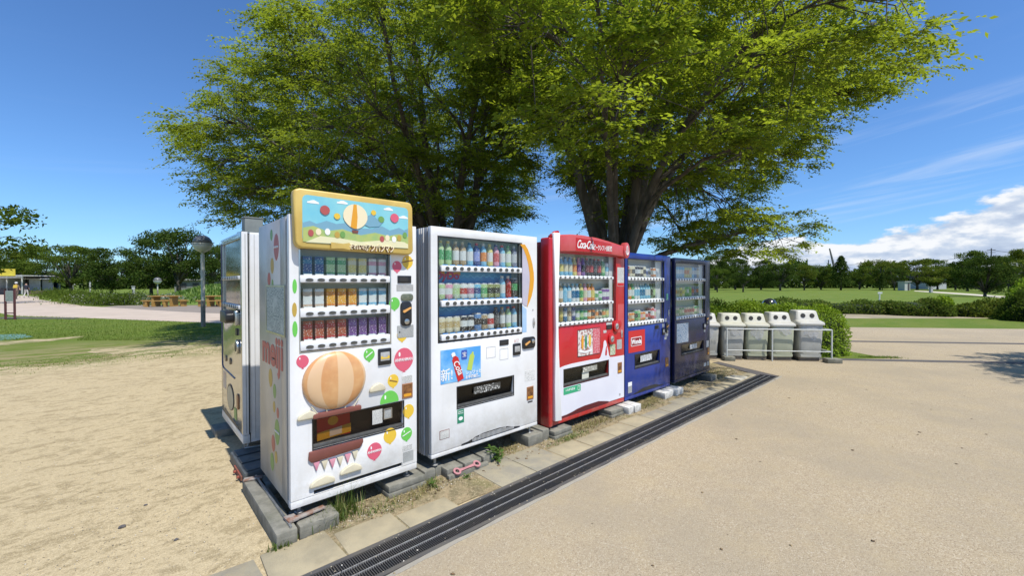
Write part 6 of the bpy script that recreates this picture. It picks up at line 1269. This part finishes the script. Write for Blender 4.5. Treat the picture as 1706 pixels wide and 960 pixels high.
# ------------------------------------------------------------------ far trees: three builders, many individuals
def far_tree(kind, seed):
    """returns list of (V, F, var) crown and a trunk MB for a tree one unit (10 m) high"""
    rr = np.random.default_rng(seed); rd = random.Random(seed); T = MB(); clumps = []
    if kind == 'cone':
        n = 3600; t = rr.random(n)**.8; z = .12+.88*t; R = (1-t)**.75*.30*(1+.18*np.sin(z*45+rr.uniform(0, 6)))+.015; a = rr.uniform(0, 2*pi, n); q = rr.random(n)**.35
        P = np.stack([np.cos(a)*R*q, np.sin(a)*R*q, z-.04*q], 1); N = unit(np.stack([np.cos(a), np.sin(a), np.full(n, .5)], 1)); T.tube([(0, 0, 0), (0, 0, .9)], [.03, .004], 6); lf = .045
    else:
        nc = {'round': 34, 'broad': 44, 'dense': 46}[kind]; W_ = {'round': .42, 'broad': .62, 'dense': .50}[kind]; z0_ = {'round': .30, 'broad': .28, 'dense': .16}[kind]
        for i in range(nc):
            a = rd.uniform(0, 2*pi); q = rd.random()**.5; z = z0_+(1-z0_)*rd.random(); prof = math.sqrt(max(0, 1-((z-(z0_+.42*(1-z0_)))/(.62*(1-z0_)))**2)) if z > z0_ else .4; c = Vector((cos(a)*q*W_*prof, sin(a)*q*W_*prof, z*.93)); clumps.append(c)
        T.tube([(0, 0, -.02), (.005, 0, z0_*.6), (0, .01, z0_*1.3)], [.035, .026, .018], 7)
        for c in clumps[::2]: T.tube([(0, 0, z0_*rd.uniform(.4, 1.0)), c*.5+Vector((0, 0, z0_*.45)), c], [.016, .009, .003], 4)
        per = 235; C = np.array([list(c) for c in clumps]); n = nc*per; d = unit(rr.normal(0, 1, (n, 3))); s_ = np.repeat(rr.uniform(.085, .145, nc), per)[:, None]; P = np.repeat(C, per, 0)+d*s_*np.array([1.25, 1.25, .66])*(rr.random((n, 1))**.4); N = unit(d+np.array([0, 0, .5])); lf = .032 if kind != 'dense' else .036
    A = unit(N*.3+rr.normal(0, .7, (len(P), 3))); ln = rr.uniform(lf*.6, lf*1.3, len(P)); V, F = leaves_np(P, A, unit(N+rr.normal(0, .5, N.shape)), ln, ln*.55); return V, F, rr.random(len(P)), T
PROTO = {}
def proto(kind, var_, mat):
    key = (kind, var_, mat.name)
    if key not in PROTO:
        V, F, va, T = far_tree(kind, hash((kind == 'cone')*7+(kind == 'broad')*3+var_*11) % 1000+var_); c = mesh_np('crown', V, F, mat, None, var=va); t = build(T, 'trunk', BARKF, None, smooth=True)
        PROTO[key] = (c.data, t.data); bpy.data.objects.remove(c); bpy.data.objects.remove(t)
    return PROTO[key]
_n = [0]
def plant(kind, label, px_, D, h, w_=1.0, mat=LEAFD, var_=0, z=0.0, group=None):
    b = bearing(px_, D); _n[0] += 1; root = empty({'cone': 'conifer_tree'}.get(kind, 'broadleaf_tree'), (b.x, b.y, z), _n[0]*1.7); root.scale = (h*w_, h*w_, h); tag(root, label, 'tree', group); c, t = proto(kind, var_, mat)
    for nm, me in (('trunk', t), ('crown', c)):
        o = bpy.data.objects.new(nm, me); COL.objects.link(o); o.parent = root
        if nm == 'crown': o['kind'] = 'stuff'
    return root
def H(D, pytop, pyb=None): return 1.551+(472.6-pytop)/698.8*D   # height of a top seen at that row from distance D
# left side
plant('broad', 'broad dark tree with spreading crown between the stall and the lamp post', 118, 66, H(66, 406), 1.05, LEAFM, 0); plant('round', 'olive tinged tree half hidden behind the broad dark tree at left', 72, 74, H(74, 408), 1.0, LEAFM, 1)
plant('dense', 'dark bushy tree left of the lamp post, two stems', 186, 62, H(62, 410), .95, LEAFD, 0); plant('round', 'small dark tree beside the bushy tree', 222, 66, H(66, 425), 1.0, LEAFD, 1)
plant('broad', 'tallest dark tree behind the lamp post and picnic tables', 298, 52, H(52, 385), .98, LEAFD, 1, .4); plant('dense', 'dark tree at the left shoulder of the tallest tree', 252, 56, H(56, 400), .85, LEAFD, 1, .3); plant('round', 'tree right of the tallest tree, meeting the corner machine', 352, 50, H(50, 415), 1.0, LEAFD, 0, .4); plant('broad', 'tree half hidden behind the corner machine at left', 385, 58, H(58, 408), 1.0, LEAFD, 0, .3)
plant('round', 'light green round tree at the far left edge', 12, 82, H(82, 413), 1.15, LEAFL, 0); plant('broad', 'light green tree just right of the left edge', 38, 90, H(90, 418), .9, LEAFL, 1)
plant('broad', 'near tree outside the left edge, only a branch tip in view', -172, 30, 10.6, 1.0, LEAFM, 0)
# right side, from the machines to the right edge
spec_r = [('dense', 'tall wood-edge tree just right of the navy machine', 1192, 92, 424, 1.0, LEAFD, 0), ('broad', 'small tree standing alone on the far lawn, left one', 1195, 72, 447, .9, LEAFM, 1), ('round', 'small tree standing alone on the far lawn, right one', 1238, 72, 446, .95, LEAFD, 1), ('broad', 'wood-edge tree under the low branch', 1225, 98, 430, 1.0, LEAFD, 0), ('broad', 'wide dark tree under the tip of the low branch', 1300, 84, 437, 1.1, LEAFD, 1), ('dense', 'deep green tree between low branch and light tree', 1268, 96, 433, 1.0, LEAFD, 1),
          ('round', 'pale yellow-green tree beside the conifer group', 1340, 90, 441, .85, LEAFL, 0), ('dense', 'dark bushy tree left of the conical tree', 1368, 96, 442, 1.0, LEAFM, 0), ('cone', 'tall dark conical tree against the white cloud', 1401, 90, 427, 1.05, LEAFD, 0), ('round', 'mid green tree right of the conical tree', 1432, 102, 446, 1.1, LEAFM, 1), ('broad', 'light crowned tree right of the conical tree', 1466, 94, 433, 1.0, LEAFL, 1),
          ('cone', 'short dark conical shrub tree by the park shed', 1470, 88, 456, .9, LEAFD, 0), ('round', 'dark tree beside the short conical tree', 1490, 88, 447, .95, LEAFD, 0), ('broad', 'broad light green tree over the park shed', 1528, 92, 432, 1.15, LEAFL, 0), ('dense', 'green tree right of the park shed', 1562, 96, 432, .95, LEAFM, 1), ('round', 'dark tree right of the garden path start', 1592, 90, 440, 1.0, LEAFD, 1), ('dense', 'tall tree behind the lone lawn tree, left shoulder', 1612, 78, 418, .8, LEAFM, 1),
          ('dense', 'lone dark spreading tree with forked trunk on the far lawn', 1641, 47, 425, .98, LEAFD, 0), ('broad', 'tree behind the lone lawn tree at right', 1682, 72, 425, 1.0, LEAFM, 1), ('broad', 'yellow-green tree cut by the right edge', 1712, 58, 415, .9, LEAFL, 0), ('dense', 'dark tree low behind the shrubs at the right edge', 1700, 80, 440, 1.0, LEAFD, 1)]
for k_, lb, px_, D, pt, w_, mt, vr in spec_r: plant(k_, lb, px_, D, H(D, pt), w_, mt, vr)
# bit of wood seen between machines and under the crowns, beyond everything: reads as one mass
def woods(name, label, px0, px1, D, h, n, mat, seed):
    rr = np.random.default_rng(seed); px_ = rr.uniform(px0, px1, n); dd = D+rr.uniform(-6, 8, n); k = (px_-853)/698.8; x = CAM.x+dd*(_f.x+_r2.x*k); y = CAM.y+dd*(_f.y+_r2.y*k)
    hh = h*(.62+.16*np.sin(px_*.043+seed)+.12*np.sin(px_*.11)+.08*np.sin(px_*.31)); z = hh*rr.random(n)**.75; P = np.stack([x, y, z], 1); N = unit(np.stack([-np.full(n, _f.x), -np.full(n, _f.y), np.full(n, .6)], 1)+rr.normal(0, .5, (n, 3))); A = unit(rr.normal(0, 1, (n, 3))); ln = rr.uniform(.6, 1.5, n)
    V, F = leaves_np(P, A, N, ln, ln*.6); o = mesh_np(name, V, F, mat, None, var=rr.random(n)); tag(o, label, kind='stuff')
woods('distant_woods', 'distant wood closing the view behind the right hand lawn', 1000, 1900, 128, 9.5, 26000, LEAFD, 1); woods('distant_woods', 'distant wood closing the view at the left', -160, 1010, 128, 8.0, 26000, LEAFD, 2)
# tree outside the right edge whose shade falls on the paving
rO = np.random.default_rng(77); cO = np.array([12.5, -6.7]); nO = 260; aa = rO.uniform(0, 2*pi, nO); qq = np.sqrt(rO.random(nO))*1.75
TO = np.stack([cO[0]+np.cos(aa)*qq*1.15, cO[1]+np.sin(aa)*qq*.55, 3.6+1.5*rO.random(nO)], 1)
px_, py_, dp_ = project_np(TO); TO = TO[(px_ > 1800) | (dp_ < 0)]
zelkova('shade_tree', 'tree just outside the right edge whose shade falls on the paving', (13.8, -8.0, 0), 2.2, TO, 6, 6, .07, 5, 8, 12, .45, .085, LEAF1, flare=.16, thin=False)

# ------------------------------------------------------------------ lamps, tables, signs, people, far buildings
def lamp_post(label, px_, py_, D, htop, rg_, scl=1.0):
    b = bearing(px_, D); root = empty('lamp_post', (b.x, b.y, 0)); tag(root, label, 'lamp post'); PL = pmat('lamp_grey_paint', (.55, .53, .46), (.47, .45, .40), 8, .5)
    zc = htop-rg_; build(MB().tube([(0, 0, 0), (0, 0, .95)], .072*scl, 12), 'base_sleeve', pmat('lamp_base_brown', (.26, .22, .18), (.2, .17, .14), 9, .6), root); build(MB().tube([(0, 0, .951), (0, 0, zc-rg_*1.30)], .062*scl, 12), 'pole', PL, root)
    build(MB().lathe([(.03, -rg_*1.7), (.035, -rg_*1.15), (.10*scl, -rg_*1.0), (.04, -rg_*.98)], 12, (0, 0, zc)), 'neck', PL, root)
    build(MB().lathe([(rg_*.35, -rg_*.98), (rg_*.75, -rg_*.72), (rg_*.96, -rg_*.32), (rg_*1.0, -.04)], 20, (0, 0, zc)), 'globe', pmat('frosted_globe', (.58, .57, .52), None, rough=.35), root, smooth=True)
    build(MB().lathe([(rg_*1.08, -.035), (rg_*1.08, .01)], 20, (0, 0, zc)), 'band', PL, root); build(MB().lathe([(rg_*1.02, .012), (rg_*.93, rg_*.4), (rg_*.66, rg_*.77), (rg_*.3, rg_*.95), (.01, rg_)], 20, (0, 0, zc)), 'cap', pmat('lamp_cap_grey', (.16, .16, .155), (.11, .11, .11), 6, .35), root, smooth=True); return root
lamp_post('grey globe lamp post on the lawn left of the corner machine', 338, 545, 15.05, 1.551+(473-392)/698.8*15.05, .30); lamp_post('small white globe lamp behind the picnic table', 262.5, 500, 42.0, 1.551+(473-463)/698.8*42+.05, .33, .9)
def picnic(label, px_, py_, mirror=False, bench=1.0):
    p = on_ground(px_, py_); root = empty('picnic_table', (p.x, p.y, .012), -.72); tag(root, label, 'picnic table')
    for i in range(4): build(MB().box(-.9, .9, -.36+i*.182, -.36+i*.182+.17, .68, .73), 'table_board', WOODY, root)
    for s_ in (-1, 1):
        build(MB().box(s_*.6-.07, s_*.6+.07, -.30, .30, 0, .679), 'leg', WOODY, root); build(MB().box(-.8, .8, s_*.72-.14, s_*.72+.14, .38, .43), 'bench_board', WOODY, root)
        for t in (-.6, .6): build(MB().box(t-.06, t+.06, s_*.72-.12, s_*.72+.12, 0, .379), 'bench_leg', WOODY, root)
        build(MB().box(s_*1.25-.22, s_*1.25+.22, -.2, .2, .36, .42), 'stool_seat', WOODY, root); build(MB().box(s_*1.25-.12, s_*1.25+.12, -.12, .12, 0, .359), 'stool_leg', WOODY, root)
picnic('yellow wooden picnic table with stools left of the lamp post', 275, 511); picnic('yellow wooden picnic table partly behind the corner machine', 366, 511)
# notice stand on two posts at the left edge
sp_ = on_ground(17, 533); st_ = empty('notice_stand', (sp_.x, sp_.y, 0), -.75); tag(st_, 'notice board on two dark red posts at the left edge', 'notice stand'); PM = pmat('maroon_post', (.12, .035, .035), (.09, .03, .03), 5, .6)
for s_ in (-1, 1): build(MB().box(s_*.20-.025, s_*.20+.025, -.03, .03, 0, 1.34), 'post', PM, st_)
build(MB().box(-.175, .175, -.018, .018, .80, 1.26), 'board', PGRY, st_); build(MB().box(-.15, .15, -.022, -.0185, .83, 1.23), 'notice', posterm('park_notice', (.30, .34, .30), (.12, .14, .12), 30, 40), st_); build(MB().box(-.23, .23, -.05, .05, 1.345, 1.38), 'top_bar', pmat('dark_bar', (.06, .05, .05), None, rough=.6), st_); build(MB().box(-.05, .09, -.03, .0, 1.385, 1.53), 'yellow_sheet', PYEL, st_, rot=(-.15, 0, .1)); build(MB().box(-.2, .2, -.012, .012, .27, .31), 'cross_bar', PM, st_)
def person(label, px_, D, top, legs, hair, lean=0.0, turn=0.0, hat=None, h=1.68):
    b = bearing(px_, D); root = empty('person', (b.x, b.y, .01), turn); tag(root, label, 'person'); k = h/1.7
    me = bpy.data.meshes.new('body'); J = {'pel': (0, 0, .93), 'w': (0, 0, 1.10), 'ch': (0, .01, 1.33), 'nk': (0, .01, 1.47), 'hd': (0, -.02, 1.60), 'ht': (0, -.01, 1.68), 'ls': (-.18, .01, 1.39), 'rs': (.18, .01, 1.39), 'le': (-.24, -.02, 1.12), 're': (.24, -.02, 1.12), 'lw': (-.22, -.16, .92), 'rw': (.22, -.16, .92), 'lh': (-.09, 0, .88), 'rh': (.09, 0, .88), 'lk': (-.10, -.08, .50), 'rk': (.10, .03, .49), 'la': (-.10, -.10, .09), 'ra': (.10, .20, .12), 'lt': (-.10, -.24, .03), 'rt': (.10, .08, .03)}
    nm = list(J); E_ = [('pel', 'w'), ('w', 'ch'), ('ch', 'nk'), ('nk', 'hd'), ('hd', 'ht'), ('ch', 'ls'), ('ch', 'rs'), ('ls', 'le'), ('le', 'lw'), ('rs', 're'), ('re', 'rw'), ('pel', 'lh'), ('pel', 'rh'), ('lh', 'lk'), ('lk', 'la'), ('la', 'lt'), ('rh', 'rk'), ('rk', 'ra'), ('ra', 'rt')]
    Rr = {'pel': .15, 'w': .13, 'ch': .16, 'nk': .06, 'hd': .10, 'ht': .07, 'ls': .07, 'rs': .07, 'le': .045, 're': .045, 'lw': .035, 'rw': .035, 'lh': .09, 'rh': .09, 'lk': .06, 'rk': .06, 'la': .04, 'ra': .04, 'lt': .035, 'rt': .035}
    me.from_pydata([tuple(c*k for c in J[n]) for n in nm], [(nm.index(a), nm.index(b)) for a, b in E_], []); o = add_obj('body', me, None, None); m = o.modifiers.new('s', 'SKIN'); o.modifiers.new('u', 'SUBSURF').levels = 1
    for i, n in enumerate(nm): me.skin_vertices[0].data[i].radius = (Rr[n]*k, Rr[n]*k*(.72 if n in ('pel', 'w', 'ch') else 1))
    me.skin_vertices[0].data[0].use_root = True; bpy.context.view_layer.update(); ev = bpy.data.meshes.new_from_object(o.evaluated_get(bpy.context.evaluated_depsgraph_get())); bpy.data.objects.remove(o)
    for mt in (pmat('skin', (.50, .31, .22), None, rough=.6), top, legs, hair): ev.materials.append(mt)
    for p in ev.polygons:
        z = p.center.z/k; x = abs(p.center.x)/k; p.material_index = 3 if z > 1.60 else 0 if z > 1.46 else 0 if (x > .17 and z < 1.10) else 1 if z > .92 else 2 if z > .10 else 3
        p.use_smooth = True
    add_obj('body', ev, None, root)
    if hat: build(MB().lathe([(.13, 1.64), (.125, 1.66), (.10, 1.70), (.06, 1.745), (.01, 1.755)], 12), 'hat', hat, root, smooth=True)
DK = pmat('dark_clothes', (.025, .025, .04), (.04, .04, .06), 9, .9); LC = pmat('light_trousers', (.55, .53, .5), None, rough=.9); HB = pmat('dark_hair', (.02, .015, .012), None, rough=.7); WC = pmat('white_shirt', (.7, .7, .7), None, rough=.9)
person('person in a dark top and pale trousers walking on the far left path', 43.5, 47.0, DK, LC, HB, turn=2.4); person('person in brown clothes and a white hat behind the notice stand', 27, 43.0, pmat('brown_clothes', (.22, .15, .12), None, rough=.9), pmat('brown_trousers', (.2, .15, .12), None, rough=.9), HB, turn=.6, hat=WC)
# food stall and tents, left edge
def bld(name, label, px_, D, cat, parts):
    b = bearing(px_, D); root = empty(name, (b.x, b.y, 0), -YAW+(0.0)); tag(root, label, cat)
    for nm, (x0, x1, y0, y1, z0, z1), m in parts: build(MB().box(x0, x1, y0, y1, z0, z1), nm, m, root)
    return root
SW = pmat('stall_white', (.62, .62, .6), (.5, .5, .48), 2, .6); SD = pmat('stall_shadowed_inside', (.05, .05, .055), (.10, .09, .09), 3, .8); SY = pmat('stall_yellow_sign', (.72, .60, .06), (.66, .52, .05), 1, .5); SBL = pmat('stall_blue_sheet', (.03, .08, .28), (.02, .06, .2), 2, .6); SBR = pmat('brown_deck', (.16, .11, .09), (.22, .16, .13), 2, .8)
bs = bld('food_stall', 'white food stall with a yellow roof sign at the left edge', 20, 62, 'stall', [('back_wall', (-4.5, 2.6, 3.0, 3.2, 0, 2.7), SD), ('roof', (-4.6, 2.7, -1.0, 3.3, 2.701, 2.86), SW), ('yellow_sign', (-4.5, 1.7, -1.12, -1.001, 2.75, 3.75), SY), ('wall_end', (-1.8, -1.3, -.8, 2.9, 0, 2.7), SW), ('post', (.2, .32, -.9, -.78, 0, 2.70), SW), ('post', (2.4, 2.52, -.9, -.78, 0, 2.70), SW), ('counter', (-1.2, 2.3, -.7, -.3, 0, 1.0), SD), ('awning', (-.2, 3.0, -1.9, -1.13, 2.45, 2.56), SW)])
text('CAFE', .7, PORG, bs, (-.2, -1.13, 3.25), bold=.01, sx=1) if False else None
bld('white_tent', 'white service tent beside the stall', 57, 64, 'tent', [('side_sheet', (-.8, .9, 0, .1, 0, 2.25), SW), ('end_sheet', (1.0, 2.6, .2, .3, 0, 2.2), pmat('tent_grey', (.36, .38, .36), None, rough=.8)), ('roof_sheet', (-1.2, 2.9, -.6, 1.8, 2.27, 2.40), SW), ('low_deck', (-.2, 3.6, -1.3, -.4, .0, .55), SBR)])
bld('blue_tent', 'blue sheeted tent with a white pole behind the broad dark tree', 84, 66, 'tent', [('blue_sheet', (-1.3, 1.1, 0, .1, 0, 1.9), SBL), ('pole', (1.4, 1.58, -.2, -.02, 0, 2.1), SW), ('roof_sheet', (-1.6, 1.7, -.5, 1.2, 2.12, 2.24), SW)])
bld('white_canopy', 'small white canopy behind the trees left of the bushy tree', 141, 74, 'canopy', [('roof_sheet', (-2.0, 1.4, -.5, 1.5, 2.1, 2.35), SW), ('post', (-1.9, -1.75, -.4, -.25, 0, 2.09), SW), ('post', (1.2, 1.35, -.4, -.25, 0, 2.09), SW)])
bld('low_building', 'long low grey building behind the tallest tree', 352, 74, 'building', [('wall', (-6.5, 8, 0, 4, 0, 2.15), pmat('grey_render', (.26, .26, .25), (.2, .2, .2), 2, .8)), ('roof', (-6.8, 8.3, -.4, 4.4, 2.151, 2.4), pmat('roof_grey', (.35, .34, .32), None, rough=.8))]+[('window', (-5.5+i*2.2, -4.4+i*2.2, -.03, -.001, .9, 1.7), SD) for i in range(6)])
bld('park_shed', 'small white shed under the trees of the far lawn', 1514, 84, 'shed', [('wall', (-.8, .3, 0, 1.5, 0, 1.75), pmat('shed_pale', (.5, .52, .48), None, rough=.8)), ('roof', (-.92, .42, -.15, 1.65, 1.751, 1.87), SW), ('door', (-.2, .15, -.03, -.001, 0, 1.5), SD)])
bld('white_house', 'pale house wall glimpsed through the trees right of the shed', 1560, 104, 'house', [('wall', (-2, 2.5, 0, 5, 0, 2.9), pmat('house_pale', (.5, .5, .5), None, rough=.8)), ('roof', (-2.3, 2.8, -.4, 5.4, 2.901, 3.3), pmat('roof_dark', (.12, .12, .13), None, rough=.8))]+[('window', (-1.6+i*2.1, -.7+i*2.1, -.03, -.001, 1.2, 2.2), SD) for i in range(2)])
bd = bld('path_post', 'short grey post beside the garden path', 1551, 66, 'post', [('shaft', (-.16, .16, -.16, .16, 0, .75), PGRY), ('cap', (-.2, .2, -.2, .2, .751, .87), PGRY)]); bld('thin_signpost', 'thin white signpost in the middle of the far lawn', 1465.5, 33, 'post', [('shaft', (-.035, .035, -.035, .035, 0, .82), SW), ('plate', (-.18, .18, -.05, -.036, .70, .84), SW)])
bld('marker_post', 'pale marker post in the flower bed at left', 222, 46, 'post', [('shaft', (-.09, .09, -.09, .09, 0, 1.25), SW), ('cap', (-.12, .12, -.12, .12, 1.251, 1.31), SW)])
# flower bed and grassy bank along the far side of the path
def bed(name, label, pts, H_, n, leaf, mat, seed):
    rr = np.random.default_rng(seed); P = []; 
    pts = [np.array(p) for p in pts]
    for i in range(len(pts)-1):
        m = n//(len(pts)-1); t = rr.random((m, 1)); P.append(pts[i]*(1-t)+pts[i+1]*t+rr.normal(0, .75, (m, 2)))
    P = np.concatenate(P); m = len(P); z = (.12+.88*rr.random(m)**.8)*H_*(.65+.35*np.sin(P[:, 0]*1.9)*np.sin(P[:, 1]*1.3)); P = np.concatenate([P, z[:, None]], 1); return leaf_box(name, label, P, unit(rr.normal(0, 1, (m, 3))+np.array([0, 0, 1])), leaf, mat, seed, 'flower bed')
bed('flower_bed', 'weedy green flower bed edging the left path', [(-7.2, 74), (-3.9, 55), (-2.8, 46.5), (-1.2, 39.5), (.6, 38.5)], 1.2, 14000, .13, LEAFM, 3)
bed('flower_bed', 'pale flowering plants in the middle of the left bed', [(-2.2, 45), (-.8, 40.5), (1.6, 39.2), (3.2, 38.0)], .85, 5000, .15, leafmat('pale_flower_leaf', (.22, .25, .16), (.15, .18, .08), .35, (.45, .40, .40), .03, .25), 4)
bnk = MB(); c_ = on_ground(300, 505); sec = []
for i in range(13):
    t = i/12; ctr = Vector((.9, 41.5)).lerp(Vector((9.5, 34.5)), t); hh = 1.25*min(1, t*2.6); n_ = Vector((.63, .77)); ring = []
    for j, (o_, z_) in enumerate([(-2.2, -.05), (-1.4, .35), (-.5, .75), (.8, 1.0), (3.5, 1.08), (9, 1.0), (14, -.1)]): ring.append((ctr.x+n_.x*o_, ctr.y+n_.y*o_, max(-.05, z_*hh)))
    sec.append(ring)
k_ = [bnk.addv(s_) for s_ in sec]
for a, b in zip(k_, k_[1:]):
    for j in range(6): bnk.f.append((a+j, b+j, b+j+1, a+j+1))
o = build(bnk, 'grass_bank', pmat('tall_grass_ground', (.10, .17, .025), (.14, .20, .04), 1.2, .95, bump=.08, bscale=4), None, smooth=True); tag(o, 'raised grassy bank behind the picnic tables', kind='structure')
rr = np.random.default_rng(12); tt = rr.random(9000)*.98+.02; uu = rr.uniform(-2.0, 3.0, 9000); Pb = np.stack([.9+8.6*tt+.63*uu, 41.5-7*tt+.77*uu], 1); zz = np.interp(uu, [-2.2, -1.4, -.5, .8, 3.5], [-.05, .35, .75, 1.0, 1.08])*1.25*np.minimum(1, tt*2.6)
o = blades('bank_grass', Pb, (.18, .45), .05, WEED, rr, .7, zb=zz-.03); tag(o, 'tall bright grass on the bank', kind='stuff')
# crane, poles and wires far away
def far_pole(label, px_, pytop, D, cross=True):
    b = bearing(px_, D); h = H(D, pytop); root = empty('utility_pole', (b.x, b.y, 0), -YAW); tag(root, label, 'utility pole'); PL = pmat('pole_dark', (.12, .12, .12), None, rough=.8); build(MB().tube([(0, 0, 0), (0, 0, h)], [.24, .16], 7), 'shaft', PL, root)
    if cross:
        for q in (.6, 1.5): build(MB().box(-1.5, 1.5, -.06, .06, h-q-.08, h-q+.08), 'cross_arm', PL, root)
    return Vector((b.x, b.y, h-.6))
w1 = far_pole('utility pole right of the conical tree', 1434, 437, 150); w2 = far_pole('utility pole rising behind the lone lawn tree', 1651, 415, 150); far_pole('thin pole left of the conical tree', 1380, 434, 150, False)
for a, b, lb in ((w1, w2, 'overhead wire sagging between the two utility poles'), (w2, Vector((*bearing(1790, 150).xy, H(150, 417))), 'overhead wire running off to the right edge'), (Vector((*bearing(1330, 150).xy, H(150, 440))), w1, 'overhead wire behind the conical tree')):
    pts = [a.lerp(b, i/10)-Vector((0, 0, 2.2*(1-(2*i/10-1)**2)*min(1, (b-a).length/45))) for i in range(11)]; o = build(MB().tube(pts, .07, 4), 'overhead_wire', pmat('wire_dark', (.08, .08, .09), None, rough=.8)); tag(o, lb, 'wire')
c0 = at(1390, 446, 200); c1_ = at(1382, 414, 200); cb = Vector((c0.x, c0.y, 0)); cr_ = empty('crane', (cb.x, cb.y, 0)); tag(cr_, 'distant crane with a raised jib left of the conical tree', 'crane'); build(MB().tube([(0, 0, 0), tuple(c0-cb)], .7, 6), 'mast', MATS['pole_dark'], cr_); jb = MB(); jb.tube([tuple(c0-cb), tuple(c1_-cb)], [.55, .28], 5); build(jb, 'jib', MATS['pole_dark'], cr_)
